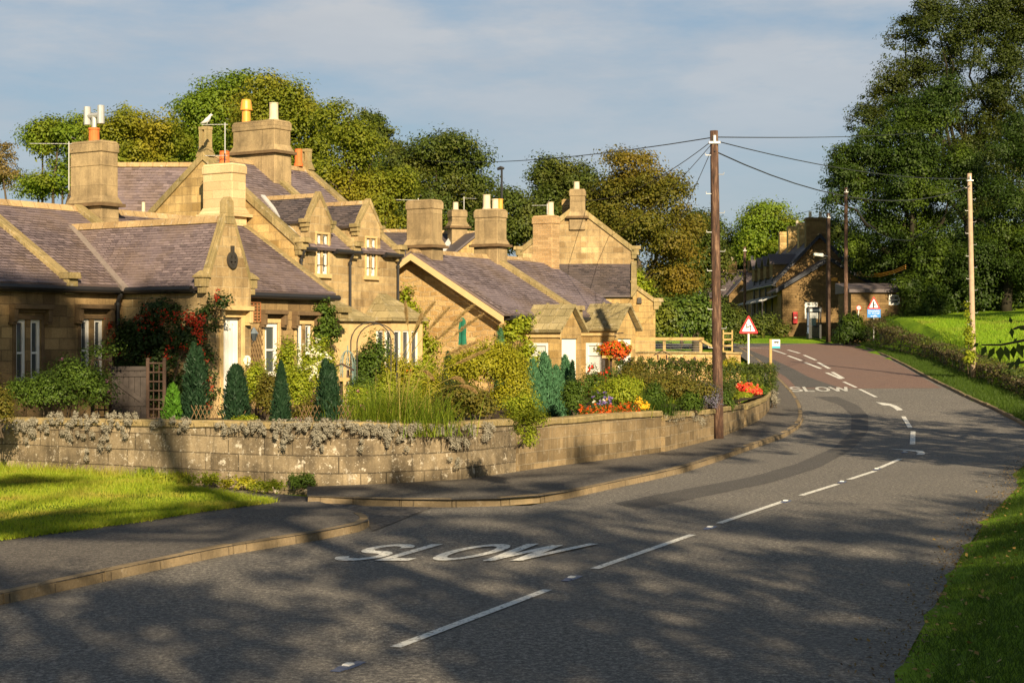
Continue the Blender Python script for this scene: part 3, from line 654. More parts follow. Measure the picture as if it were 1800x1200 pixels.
def chimney(root, fr, ac, bc, wa, wb, z0, z1, mat='render_stone', cap=.12, flare=True, pots=(), label=None, bands=(), zflare=None):
    mb = MB(); zf = zflare if zflare else z0+.35
    mb.fbox(fr, ac-wa/2-.02, ac+wa/2+.02, bc-wb/2-.02, bc+wb/2+.02, z0-1., zf)
    if flare:
        mb.fbox(fr, ac-wa/2-.10, ac+wa/2+.10, bc-wb/2-.10, bc+wb/2+.10, zf+.09, zf+.30, .10)
    mb.fbox(fr, ac-wa/2, ac+wa/2, bc-wb/2, bc+wb/2, zf, z1-.3)
    mb.fbox(fr, ac-wa/2-.03, ac+wa/2+.03, bc-wb/2-.03, bc+wb/2+.03, z1-.3, z1-.06); mb.fbox(fr, ac-wa/2-.03, ac+wa/2+.03, bc-wb/2-.03, bc+wb/2+.03, z1-.06, z1+.02, .06)
    for z in bands: mb.fbox(fr, ac-wa/2-.02, ac+wa/2+.02, bc-wb/2-.02, bc+wb/2+.02, z-.02, z+.02)
    ch = mb.build('chimney', M[mat], root, bevel=.025)
    if label: ch['label'] = label
    if flare: mb = MB(); mb.fbox(fr, ac-wa/2-.15, ac+wa/2+.15, bc-wb/2-.15, bc+wb/2+.15, zf, zf+.085); mb.build('ledge', M['pale_stone' if mat == 'pale_stone' else 'trim_dark'], ch)
    for da, db, h, r, m, st in pots:
        c = fr.p(ac+da, bc+db, z1); q = MB()
        if st == 'bell': q.tube([(c[0], c[1], c[2]+t*h) for t in (0, .55, .56, .60, .62, .93, 1.)], [r*.72, r*.70, r*1.05, r*1.05, r*.98, r*.82, r*.7], 16)
        elif st == 'slim': q.tube([(c[0], c[1], c[2]+t*h) for t in (0, .1, .14, .95, .96, 1.)], [r*1.2, r*1.2, r, r*.95, r*1.05, r*1.05], 14)
        else: q.tube([(c[0], c[1], c[2]+t*h) for t in (0, .06, .10, .86, .88, 1.)], [r*1.1, r*1.1, r, r*.96, r*1.1, r*1.1], 16)
        q.build('chimney_pot', M[m], ch, smooth=False)
    return ch
def downpipe(root, fr, a, b, z0, z1, r=.045):
    mb = MB(); mb.tube([fr.p(a, b+.2, z1+.02), fr.p(a, b+.18, z1-.1), fr.p(a, b+.07, z1-.3), fr.p(a, b+.07, z0)], r, 8)
    for z in (z1-.35, (z0+z1)/2): mb.tube([fr.p(a, b+.07, z-.04), fr.p(a, b+.07, z+.04)], r*1.45, 8)
    mb.build('downpipe', M['black'], root)
def aerial(root, base, h, arm, n=9, tilt=0., small=False):
    mb = MB(); b = Vector(base); t = b+Vector((0, 0, h)); mb.tube([b, t], .018, 6); ar = Vector(arm); p0 = t-Vector((0, 0, .06))
    mb.tube([p0-ar*.12, p0+ar], .012, 5); sd = Vector((-ar.y, ar.x, 0)).normalized()
    for i in range(n):
        c = p0+ar*(.05+.95*i/(n-1)); mb.tube([c-sd*.1, c+sd*.1], .006, 4)
    for dz in (-.16, .16): mb.tube([p0-ar*.12-sd*.16+Vector((0, 0, dz)), p0-ar*.12+sd*.16+Vector((0, 0, dz))], .008, 4)
    return mb.build('aerial', M['galv'], root)
GZ = 1.1                                   # garden level behind the wall
# ---------------------------------------------------------------- near cottage with the gabled porch
B1 = -31.2; A0 = 29.82; A1 = 31.38; BP = -28.25; ZE = 4.30
r1 = thing('stone_cottage', 'single-storey dark gold stone cottage with slate roof, gabled porch and white door', 'house', A.p(30., -33., GZ))
ops = [(26.42,26.73,1.95,3.42), (26.87,27.18,1.95,3.42), (28.44,28.74,2.0,3.46), (28.88,29.18,2.0,3.46)]
ops2 = [(35.22,35.78,1.9,3.42), (36.60,36.87,2.0,3.40), (37.0,37.28,2.0,3.40)]
bR1 = -34.7; zR1 = 6.42; sl1 = (zR1-ZE)/(B1-bR1)
mb = MB(); p = A.p; bb = 2*bR1-B1
wall_open(mb, ffront(A, B1), 19.5, A0, .6, ZE, ops); wall_open(mb, ffront(A, B1), A1, 38.15, .6, ZE, ops2)
mb.poly([p(38.15, B1, .6), p(38.15, bb, .6), p(38.15, bb, ZE), p(38.15, bR1, zR1), p(38.15, B1, ZE)]); mb.poly([p(19.5, bb, .6), p(38.15, bb, .6), p(38.15, bb, ZE), p(19.5, bb, ZE)])
mb.poly([p(19.5, B1, .6), p(19.5, bb, .6), p(19.5, bb, ZE), p(19.5, bR1, zR1), p(19.5, B1, ZE)])
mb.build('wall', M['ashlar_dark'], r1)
# porch walls
am = (A0+A1)/2; zP = 5.86
mb = MB(); door_o = (30.36, 31.02, 1.1, 3.50)
mb.poly([p(A0, B1, .6), p(A0, BP, .6), p(A0, BP, ZE), p(A0, B1, ZE)]); mb.poly([p(A1, B1, .6), p(A1, BP, .6), p(A1, BP, ZE), p(A1, B1, ZE)])
wall_open(mb, ffront(A, BP), A0, A1, .6, ZE, [door_o], .3); mb.poly([p(A0, BP, ZE), p(A1, BP, ZE), p(am+.12, BP, 6.02), p(am-.12, BP, 6.02)])
mb.build('porch_wall', M['ashlar'], r1)
mb = MB()
for s_, aE in ((-1, A0-.10), (1, A1+.10)):
    bj = lambda z: B1-(z-ZE)/sl1-.02
    z0_ = ZE-.15
    lo = [p(aE, BP-.12, z0_), p(am, BP-.12, zP), p(am, bj(zP)-.05, zP), p(aE, bj(max(z0_, ZE))+.12, z0_)]
    n_ = (s_*.06, .0)
    hi = [tuple(np.array(q)+np.array(p(s_*.055, 0, .05))) for q in lo]; mb.hexa(lo, hi); nv = np.cross(np.array(hi[1])-np.array(hi[0]), np.array(hi[2])-np.array(hi[1])); nv /= np.linalg.norm(nv); nv = nv if nv[2] > 0 else -nv; slates(mb, hi[0], hi[3], hi[2], hi[1], nv, .24, .125)
mb.build('porch_roof', M['slate'], r1)
mb = MB(); mb.prism([p(am-.13, BP-.1, zP+.0), p(am+.13, BP-.1, zP+.0), p(am+.06, BP-.1, zP+.17), p(am-.06, BP-.1, zP+.17)], tuple(np.array(p(0, -5.55, 0))-np.array(p(0, 0, 0)))); mb.build('ridge_tiles', M['ridge'], r1)
# porch gable coping, kneelers, finial
mb = MB()
for s_, aE in ((-1, A0), (1, A1)):
    mb = MB(); x0, x1 = aE-.02*s_*-1, am+.13*s_
    mb.hexa([p(aE-.02*s_, BP-.2, ZE+.02), p(aE-.02*s_, BP+.015, ZE+.02), p(am+.1*s_, BP+.015, 5.98), p(am+.1*s_, BP-.2, 5.98)],
            [p(aE+.09*s_, BP-.2, ZE+.06), p(aE+.09*s_, BP+.015, ZE+.06), p(am+.15*s_, BP+.015, 6.06), p(am+.15*s_, BP-.2, 6.06)])
    k0, k1 = sorted((aE-.02*s_, aE+.22*s_)); mb.fbox(A, k0, k1, BP-.24, BP+.03, ZE-.06, ZE+.16); mb.fbox(A, k0-.04, k1+.04, BP-.28, BP+.07, ZE+.16, ZE+.20); mb.fbox(A, k0-.04, k1+.04, BP-.28, BP+.07, ZE+.20, ZE+.34, .13)
    mb.fbox(A, k0+.05, k1-.05, BP-.18, BP+.0, ZE-.22, ZE-.06)
    mb.build('coping', M['coping'], r1, bevel=.012)
mb = MB(); mb.hexa([p(am-.19, BP-.2, 5.82), p(am+.19, BP-.2, 5.82), p(am+.19, BP+.018, 5.82), p(am-.19, BP+.018, 5.82)], [p(am-.14, BP-.2, 6.08), p(am+.14, BP-.2, 6.08), p(am+.14, BP+.018, 6.08), p(am-.14, BP+.018, 6.08)])
mb.fbox(A, am-.14, am+.14, BP-.2, BP+.018, 6.08, 6.38); mb.hexa([p(am-.14, BP-.2, 6.38), p(am+.14, BP-.2, 6.38), p(am+.14, BP+.018, 6.38), p(am-.14, BP+.018, 6.38)], [p(am-.02, BP-.2, 6.5), p(am+.02, BP-.2, 6.5), p(am+.02, BP+.018, 6.5), p(am-.02, BP+.018, 6.5)])
mb.build('finial', M['coping'], r1, bevel=.01)
# iron emblem on the porch gable
mb = MB(); ec = (30.66, 4.92)
for i in range(18):
    t0, t1 = 2*math.pi*i/18, 2*math.pi*(i+1)/18
    q0 = [p(ec[0]+rr_*math.cos(t)*.8, BP+d_, ec[1]+rr_*math.sin(t)) for t, rr_, d_ in ((t0, .13, .07), (t0, .21, .07), (t1, .21, .07), (t1, .13, .07))]
    mb.hexa([tuple(np.array(q)+np.array(p(0, -.08, 0))) for q in q0], q0)
mb.fbox(A, ec[0]-.10, ec[0]+.10, BP, BP+.09, ec[1]-.03, ec[1]+.03); mb.fbox(A, ec[0]-.03, ec[0]+.03, BP, BP+.085, ec[1]-.12, ec[1]+.36); mb.build('emblem', M['iron'], r1)
pf = ffront(A, BP)
hood(r1, pf, 30.12, 31.26, 3.78, .42, 'trim'); surround(r1, pf, door_o, .12, 'trim')
mb = MB(); pbox(mb, pf, 30.38, 31.0, 1.1, 3.48, .10, .15)
for i in range(4): s_ = 30.44+i*.14; pbox(mb, pf, s_, s_+.11, 1.3, 3.38, .09, .11)
dr = mb.build('door', M['white'], r1); mb = MB(); pbox(mb, pf, 30.58, 30.82, 2.02, 2.09, .07, .092); mb.build('letterbox', M['iron'], dr); mb = MB(); mb.lathe(pf(30.9, 2.1, .07), [(.03, 0), (.035, .03), (.02, .06)], 8); mb.build('handle', M['iron'], dr)
mb = MB(); mb.tube([pf(31.20, 2.42, -.02), pf(31.20, 2.42, -.05)], .13, 16); hs = mb.build('house_sign', M['white'], r1); mb = MB(); mb.fbox(A, 31.19, 31.215, BP+.052, BP+.06, 2.36, 2.50); mb.build('emblem', M['ochrepot'], hs)
# windows of the two facades
pf = ffront(A, B1)
for o in ops: window(r1, pf, o, .075, (.46,), d=.05)
for pr in ((ops[0], ops[1]), (ops[2], ops[3]), (ops2[1], ops2[2])):
    o = (pr[0][0], pr[1][1], pr[0][2], pr[0][3]); surround(r1, pf, o, .10, 'trim_dark' if pr[0][0] < 30 else 'trim'); hood(r1, pf, o[0]-.20, o[1]+.20, o[3]+.36, .42)
surround(r1, pf, ops2[0], .12); hood(r1, pf, ops2[0][0]-.2, ops2[0][1]+.22, ops2[0][3]+.36, .42)
window(r1, pf, ops2[0], .11, (.5,), d=.03); window(r1, pf, ops2[1], .07, (.5,), d=.05); window(r1, pf, ops2[2], .07, (.5,), d=.05)
# main roof in two lengths so that the porch roof can run in
mb = MB(); roof_slab(mb, A, 19.3, 38.2, B1+.14, ZE-sl1*.14+.03, bR1, zR1+.03); mb.build('roof', M['slate'], r1)
mb = MB(); roof_slab(mb, A, 19.3, 38.2, bb-.14, ZE-sl1*.14+.03, bR1, zR1+.03); mb.build('roof', M['slate'], r1)
mb = MB(); q = .16; mb.prism([p(19.3, bR1-q, zR1+.03), p(19.3, bR1+q, zR1+.03), p(19.3, bR1+.05, zR1+.2), p(19.3, bR1-.05, zR1+.2)], tuple(np.array(p(38.2, 0, 0))-np.array(p(19.3, 0, 0)))); mb.build('ridge_tiles', M['ridge'], r1)
zg = ZE-sl1*.14-.03
mb = MB(); mb.tube([p(19.5, B1+.2, zg), p(A0-.06, B1+.2, zg)], .08, 8); mb.fbox(A, 19.5, A0-.06, B1, B1+.13, zg-.10, zg-.01); mb.build('gutter', M['black'], r1)
mb = MB(); mb.tube([p(A0-.2, B1+.1, zg), p(A0-.2, BP-.35, zg)], .08, 8); mb.fbox(A, A0-.13, A0-.01, B1, BP-.35, zg-.10, zg-.01); mb.build('gutter', M['black'], r1)
mb = MB(); mb.tube([p(A1+.1, B1+.2, zg), p(38.3, B1+.2, zg)], .085, 8); mb.fbox(A, A1+.1, 38.2, B1, B1+.13, zg-.10, zg-.01); mb.build('gutter', M['black'], r1)
downpipe(r1, A, A0-.22, B1, .9, zg, .06)
mb = MB()
for aa in (28.0, 31.55): mb = MB(); coping(mb, A, aa-.16, aa+.16, B1+.02, ZE+.03, bR1, zR1+.05, .2, aa < 30); mb.build('coping', M['coping'], r1, bevel=.015)
mb = MB()
coping(mb, A, 38.0, 38.28, B1+.05, ZE-.02, bR1, zR1, .16, False)
mb.fbox(A, 37.95, 38.4, B1-.1, B1+.62, ZE-.55, ZE-.40); mb.fbox(A, 38.0, 38.38, B1-.1, B1+.5, ZE-.72, ZE-.55)
mb.build('coping', M['coping'], r1, bevel=.015)
mb = MB(); mb.hexa([p(A0-.35, B1+.35, ZE-.13), p(A0-.12, B1+.35, ZE-.13), p(am-.02, B1-(zP-ZE)/sl1, zP+.05), p(am-.25, B1-(zP-ZE)/sl1, zP+.05)], [p(A0-.35, B1+.35, ZE-.02), p(A0-.12, B1+.35, ZE-.02), p(am-.02, B1-(zP-ZE)/sl1, zP+.13), p(am-.25, B1-(zP-ZE)/sl1, zP+.13)]); mb.build('valley_flashing', M['lead_dull'], r1)
ca = A.onb(163, 300, bR1)[0]
ch = chimney(r1, A, ca+.05, bR1, .62, 1.22, 5.9, 8.42, 'render_stone', pots=[(0, .0, .40, .15, 'terracotta', 'plain')], zflare=6.62, bands=(7.75,))
c = A.p(ca+.05, bR1, 8.84); mb = MB(); mb.tube([c, (c[0], c[1], c[2]+.33)], .07, 8); dv = Vector(A.e2+(0,))*.27
cc = Vector(c)+Vector((0, 0, .33)); mb.tube([cc-dv, cc+dv], .075, 8)
for s_ in (-1, 1): mb.tube([cc+dv*s_-Vector((0, 0, .24)), cc+dv*s_+Vector((0, 0, .26))], .10, 10)
mb.build('cowl', M['galv'], ch)
aerial(r1, A.p(ca-.3, bR1-.62, 7.1), 1.35, (-1.1, .1, 0.02), 10)
chimney(r1, A, 37.85, -35.16, .62, 1.22, 6.0, 8.34, 'pale_stone', pots=[(0, .0, .42, .16, 'terracotta', 'slim')], zflare=6.72, label='newly rebuilt pale chimney')
# ---------------------------------------------------------------- two-storey house with wall dormers
B2 = -32.63; BR2 = -36.48; A20 = 38.32; A21 = 43.35; Z2E = 5.76; Z2R = 8.62
r2 = thing('stone_house', 'taller sunlit golden stone house with two gabled dormers and a broad chimney', 'house', A.p(40.8, -35., GZ))
w1 = (39.20, 39.42, 4.98, 6.20); w1b = (39.52, 39.74, 4.98, 6.20); w2 = (41.66, 41.86, 5.0, 6.2); w2b = (41.95, 42.15, 5.0, 6.2)
house_shell(r2, A, A20, A21, B2, BR2, .7, Z2E, Z2R, 'ashlar', 'slate2', [(o[0], o[1], o[2], Z2E) for o in (w1, w1b, w2, w2b)], mg='ashlar_gold', gut=False)
pf = ffront(A, B2); s2 = (Z2R-Z2E)/(B2-BR2)
for nm, (a0_, a1_), za, ops_ in (('a', (38.80, 39.90), 7.42, (w1, w1b)), ('b', (41.26, 42.40), 7.38, (w2, w2b))):
    am_ = (a0_+a1_)/2; zs = 6.62; mb = MB()
    wall_open(mb, lambda s, z, d: A.p(s, B2+.02-d, z), a0_, a1_, Z2E-.5, zs, [(o[0], o[1], Z2E-.5, o[3]) for o in ops_], .18); mb.poly([p(a0_, B2+.02, zs), p(a1_, B2+.02, zs), p(am_+.05, B2+.02, za), p(am_-.05, B2+.02, za)])
    for ac_ in (a0_, a1_): mb.poly([p(ac_, B2+.02, Z2E-.1), p(ac_, B2-(zs-Z2E)/s2, zs+.05), p(ac_, B2+.02, zs)])
    mb.build('dormer_wall', M['ashlar'], r2)
    mb = MB(); bj = B2-(za-.12-Z2E)/s2
    for s_, aE in ((-1, a0_-.1), (1, a1_+.1)):
        lo = [p(aE, B2-.1, zs-.12), p(am_, B2-.1, za-.12), p(am_, bj-.2, za-.12), p(aE, B2-(zs-.12-Z2E)/s2-.1, zs-.12)]
        hi = [tuple(np.array(q_)+np.array(p(s_*.05, 0, .06))) for q_ in lo]; mb.hexa(lo, hi); nv = np.cross(np.array(hi[1])-np.array(hi[0]), np.array(hi[2])-np.array(hi[1])); nv /= np.linalg.norm(nv); nv = nv if nv[2] > 0 else -nv; slates(mb, hi[0], hi[3], hi[2], hi[1], nv, .22, .12)
    mb.build('dormer_roof', M['slate_dark'], r2)
    mb = MB(); mb.prism([p(am_-.12, B2-.1, za-.10), p(am_+.12, B2-.1, za-.10), p(am_+.05, B2-.1, za+.04), p(am_-.05, B2-.1, za+.04)], tuple(np.array(p(0, bj-B2-.1, 0))-np.array(p(0, 0, 0)))); mb.build('ridge_tiles', M['ridge'], r2)
    mb = MB()
    for s_, aE in ((-1, a0_), (1, a1_)):
        mb.hexa([p(aE+.0*s_, B2-.14, zs-.05), p(aE+.0*s_, B2+.05, zs-.05), p(am_+.0*s_, B2+.05, za-.08), p(am_+.0*s_, B2-.14, za-.08)], [p(aE+.07*s_, B2-.14, zs), p(aE+.07*s_, B2+.05, zs), p(am_+.03*s_, B2+.05, za+.10), p(am_+.03*s_, B2-.14, za+.10)])
        k0, k1 = sorted((aE-.05*s_, aE+.22*s_))
        for zz, e_ in ((zs, .0), (zs-.13, .06), (zs-.26, .12)):
            k0, k1 = sorted((aE-.03*s_, aE+(.18-e_)*s_)); mb.fbox(A, k0, k1, B2-.22, B2+.10-e_*.5, zz-.10, zz+.02)
    mb.build('dormer_coping', M['coping'], r2, bevel=.012)
    for o in ops_: window(r2, lambda s, z, d: A.p(s, B2+.02-d, z), o, .055, (.5,), d=.05)
    surround(r2, lambda s, z, d: A.p(s, B2+.02-d, z), (ops_[0][0], ops_[1][1], ops_[0][2], ops_[0][3]), .07, 'trim')
    mb = MB(); lb = [p(a0_-.32, B2+.0, Z2E+.02), p(a0_-.14, B2+.0, Z2E+.02), p(am_-.15, bj, za-.05), p(am_-.34, bj, za-.05)]
    mb.hexa([tuple(np.array(q_)+np.array((0, 0, .06))) for q_ in lb], [tuple(np.array(q_)+np.array((0, 0, .12))) for q_ in lb]); mb.build('valley_flashing', M['lead'], r2)
mb = MB(); zg = Z2E-.06
for a0_, a1_ in ((38.45, 38.95), (39.98, 41.2), (42.48, 43.35)): mb = MB(); mb.tube([p(a0_, B2+.2, zg), p(a1_, B2+.2, zg)], .075, 8); mb.fbox(A, a0_, a1_, B2, B2+.14, zg-.08, zg); mb.build('gutter', M['black'], r2)
for a_ in (38.42, 40.78, 43.28): downpipe(r2, A, a_, B2, 1.2, zg)
mb = MB()
for a0_, a1_ in ((A20-.06, A20+.24), (40.78, 41.12), (A21-.22, A21+.08)):
    mb = MB(); coping(mb, A, a0_, a1_, B2+.05, Z2E+.03, BR2, Z2R+.05, .2); mb.build('coping', M['coping'], r2, bevel=.015); mb = MB(); coping(mb, A, a0_, a1_, 2*BR2-B2-.05, Z2E+.03, BR2, Z2R+.05, .2); mb.build('coping', M['coping'], r2, bevel=.015)
for a_, hh in ((A20+.09, .95), (A21-.07, .72)):
    mb = MB(); z0_ = Z2R+.1
    mb.hexa([p(a_-.15, BR2-.3, z0_), p(a_+.15, BR2-.3, z0_), p(a_+.15, BR2+.3, z0_), p(a_-.15, BR2+.3, z0_)], [p(a_-.12, BR2-.16, z0_+.3), p(a_+.12, BR2-.16, z0_+.3), p(a_+.12, BR2+.16, z0_+.3), p(a_-.12, BR2+.16, z0_+.3)])
    for s_ in (-1, 1): b0_, b1_ = sorted((BR2+.05*s_, BR2+.17*s_)); mb.fbox(A, a_-.12, a_+.12, b0_, b1_, z0_+.3, z0_+hh-.1)
    mb.fbox(A, a_-.03, a_+.06, BR2-.05, BR2+.05, z0_+.3, z0_+hh-.1); mb.fbox(A, a_-.13, a_+.13, BR2-.18, BR2+.18, z0_+hh-.1, z0_+hh); mb.build('finial', M['coping'], r2)
chimney(r2, A, 40.95, BR2+.09, .8, 1.80, 8.4, 10.08, 'render_stone', pots=[(0, -.68, .80, .2, 'ochrepot', 'bell'), (0, .52, .60, .15, 'palepot', 'slim')], zflare=9.0)
aerial(r2, A.p(37.6, -34.9, 7.0), 2.6, (-.72, .05, 0), 8)
tag(aerial(r2, A.p(37.6, -34.9, 6.9), 1.75, (-.62, .05, 0), 8))
mb = MB(); c = A.p(42.9, BR2, Z2R+.2); mb.tube([c, (c[0], c[1], c[2]+.1), (c[0], c[1], c[2]+.11), (c[0], c[1], c[2]+.58)], [.16, .16, .13, .13], 12); mb.build('chimney_pot', M['terracotta'], r2)
# bird on the aerial
tp = A.p(37.6, -34.9, 9.54); bx_ = (tp[0]-.55, tp[1]+.04, tp[2]+.02)
mb = MB(); mb.tube([(bx_[0]-.20, bx_[1], bx_[2]+.02), (bx_[0]-.1, bx_[1], bx_[2]+.06), (bx_[0], bx_[1], bx_[2]+.12), (bx_[0]+.06, bx_[1], bx_[2]+.2), (bx_[0]+.08, bx_[1], bx_[2]+.25), (bx_[0]+.12, bx_[1], bx_[2]+.28), (bx_[0]+.17, bx_[1], bx_[2]+.27)], [.02, .05, .085, .055, .04, .045, .008], 8)
mb.tube([(bx_[0], bx_[1]-.02, bx_[2]), (bx_[0], bx_[1]-.02, bx_[2]+.06)], .008, 4)
tag(mb.build('bird', plain('pale_feathers', (.62,.6,.57), .8, .1), smooth=True, loc=bx_), 'small pale bird perched on the upper television aerial', 'bird')
# rear wing with its own ridge, seen left of the gable
br_ = thing('stone_wing', 'slate-roofed rear wing between the left chimney and the golden gable', 'house', A.p(41., -43., GZ))
B = Frame(rad(0)); q1 = at(200, 293, 57.); q2 = at(330, 293, 57.)
mb = MB(); roof_slab(mb, B, q1[0]-.3, q2[0]+1.2, -(57.-3.), 5.6, -57., q1[2]); rf = mb.build('roof', M['slate'], br_)
mb = MB(); roof_slab(mb, B, q1[0]-.3, q2[0]+1.2, -(57.+3.), 5.6, -57., q1[2]); mb.build('roof', M['slate'], br_)
mb = MB(); mb.fbox(B, q1[0]-.2, q2[0]+1.1, -59.8, -54.3, .8, 5.65); mb.poly([B.p(q1[0]-.2, -59.8, 5.6), B.p(q1[0]-.2, -54.3, 5.6), B.p(q1[0]-.2, -57, q1[2]-.02)]); mb.build('wall', M['ashlar_gold'], br_)
mb = MB(); mb.fbox(B, q1[0]-.35, q2[0]+1.2, -57.16, -56.84, q1[2]-.02, q1[2]+.14, .06); mb.build('ridge_tiles', M['ridge'], br_)
v_ = at(252, 380, 52.6); mb = MB(); mb.tube([(v_[0], v_[1], v_[2]-.6), (v_[0], v_[1], v_[2]+.45)], .055, 8); mb.build('vent_pipe', M['palepot'], br_)
# hipped stone bays of the taller house
def bay(a0_, a1_, proj, ztop, zap, wins):
    b1_ = B2+proj; mb = MB(); 
    side = [(b1_-.62, b1_-.34, 1.9, 3.25), (b1_-.28, b1_-.04, 1.9, 3.25)] if wins else []
    fr_ops = [(a0_+.16+i*(a1_-a0_-.3)/3, a0_+.16+i*(a1_-a0_-.3)/3+.36, 1.9, 3.25) for i in range(3)] if wins else []
    wall_open(mb, ffront(A, b1_), a0_, a1_, 1.0, ztop, fr_ops, .1); wall_open(mb, fgable(A, a0_), B2+.05, b1_, 1.0, ztop, side, .1); mb.poly([p(a1_, B2, 1.), p(a1_, b1_, 1.), p(a1_, b1_, ztop), p(a1_, B2, ztop)])
    mb.build('bay_wall', M['trim'], r2)
    for o in fr_ops: window(r2, ffront(A, b1_), o, .05, (), d=.03)
    for o in side: window(r2, fgable(A, a0_), o, .05, (), d=.03)
    mb = MB(); e_ = .14; m0, m1 = a0_+.62, a1_-.62
    lo = [p(a0_-e_, B2+.01, ztop), p(a0_-e_, b1_+e_, ztop), p(a1_+e_, b1_+e_, ztop), p(a1_+e_, B2+.01, ztop)]
    if m1 < m0: m0 = m1 = (a0_+a1_)/2
    mb.hexa(lo, [tuple(np.array(q_)+np.array((0, 0, .09))) for q_ in lo]); lo = [tuple(np.array(q_)+np.array((0, 0, .09))) for q_ in lo]
    t0, t1 = p(m0, B2+.06, zap), p(m1, B2+.06, zap)
    mb.poly([lo[0], lo[1], t0]); mb.poly([lo[1], lo[2], t1, t0]); mb.poly([lo[2], lo[3], t1]); mb.build('bay_roof', M['slab_roof'], r2)
bay(38.75, 40.55, 1.0, 3.52, 4.25, False); bay(41.62, 43.3, 1.05, 3.55, 4.45, True)
# ---------------------------------------------------------------- low cottage with two canopied porches
A3 = 44.9; B3 = -29.48; BR3 = -32.92; Z3E = 3.84; Z3R = 5.82
r3 = thing('stone_cottage', 'low golden rubble cottage with broad lilac slate roof and two stone-roofed porches', 'house', A.p(48.5, -32., GZ+.2))
house_shell(r3, A, A3, 53.1, B3, BR3, .8, Z3E, Z3R, 'ashlar_gold', 'slate2', verge=0., over=.25, mg='rubble')
mb = MB(); s3 = (Z3R-Z3E)/(B3-BR3); b3b = 2*BR3-B3
for bE in (B3+.27, b3b-.27):     # overhanging verge with bargeboards
    roof_slab(mb, A, A3-.42, A3, bE, Z3E-s3*.25+.03, BR3, Z3R+.03)
mb.build('verge_roof', M['slate2'], r3)
mb = MB()
for bE in (B3+.27, b3b-.27):
    zE_ = Z3E-s3*.27; lo = [p(A3-.45, bE, zE_-.20), p(A3-.41, bE, zE_-.20), p(A3-.41, BR3, Z3R-.20), p(A3-.45, BR3, Z3R-.20)]
    mb = MB(); mb.hexa(lo, [(q_[0], q_[1], q_[2]+.22) for q_ in lo]); mb.build('bargeboard', M['cream'], r3)
mb = MB(); mb.prism([p(A3-.42, BR3-.13, Z3R+.03), p(A3-.42, BR3+.13, Z3R+.03), p(A3-.42, BR3+.05, Z3R+.18), p(A3-.42, BR3-.05, Z3R+.18)], tuple(np.array(p(.42, 0, 0))-np.array(p(0, 0, 0)))); mb.build('ridge_tiles', M['ridge'], r3)
mb = MB(); coping(mb, A, 49.1, 49.45, B3+.1, Z3E+.02, BR3, Z3R+.05, .22); mb.build('coping', M['coping'], r3, bevel=.015)
chimney(r3, A, 45.25, BR3, .62, 1.06, 5.9, 7.66, 'render_stone', zflare=6.05, flare=True)
chimney(r3, A, 49.28, BR3, .62, .98, 6.1, 7.62, 'render_stone', pots=[(0, -.17, .55, .14, 'palepot', 'slim'), (0, .20, .38, .12, 'palepot', 'plain'), (.1, .36, .38, .09, 'ochrepot', 'plain')], zflare=6.28)
chimney(r3, A, 52.9, BR3+.1, .55, .86, 5.3, 7.62, 'brick', pots=[(0, .2, .52, .12, 'palepot', 'slim')], flare=False)
def porch(a0_, a1_, b1_, zs, za):
    mb = MB(); wo = (B3+.25, B3+1.02, 1.75, 2.85)
    wall_open(mb, fgable(A, a0_), B3, b1_, 1.0, zs, [wo], .08); am_ = (a0_+a1_)/2; do = (a0_+.2, a1_-.25, 1.1, 3.0)
    wall_open(mb, ffront(A, b1_), a0_, a1_, 1.0, zs, [do], .12); mb.poly([p(a0_, b1_, zs), p(a1_, b1_, zs), p(am_, b1_, za)]); mb.poly([p(a1_, B3, 1.), p(a1_, b1_, 1.), p(a1_, b1_, zs), p(a1_, B3, zs)])
    mb.build('porch_wall', M['ashlar_gold'], r3)
    window(r3, fgable(A, a0_), wo, .09, (.62,), d=.0, pane='curtain'); mb = MB(); pbox(mb, ffront(A, b1_), do[0], do[1], do[2], do[3], .06, .10); mb.build('door', M['white'], r3)
    mb = MB()
    for s_, aE in ((-1, a0_-.16), (1, a1_+.16)):
        lo = [p(aE, B3+.02, zs-.06), p(aE, b1_+.2, zs-.06), p(am_, b1_+.2, za+.02), p(am_, B3+.02, za+.02)]; mb.hexa(lo, [tuple(np.array(q_)+np.array(p(s_*.04, 0, .09))) for q_ in lo])
        for i in range(1, 3):
            b_ = B3+.02+(b1_-B3+.2)*i/3; lo = [p(aE, b_-.03, zs+.03), p(aE, b_+.03, zs+.03), p(am_, b_+.03, za+.11), p(am_, b_-.03, za+.11)]; mb.hexa(lo, [tuple(np.array(q_)+np.array(p(s_*.02, 0, .05))) for q_ in lo])
    mb.build('porch_roof', M['slab_roof'], r3)
    mb = MB(); mb.fbox(A, a0_-.06, a0_-.003, B3+.02, b1_+.1, zs-.22, zs-.05); mb.build('lintel', M['trim'], r3)
q_ = A.ona(952, 590, 45.9)
porch(46.0, 47.45, B3+1.42, 3.25, 4.02)
porch(49.75, 51.2, B3+1.42, 3.32, 4.12)
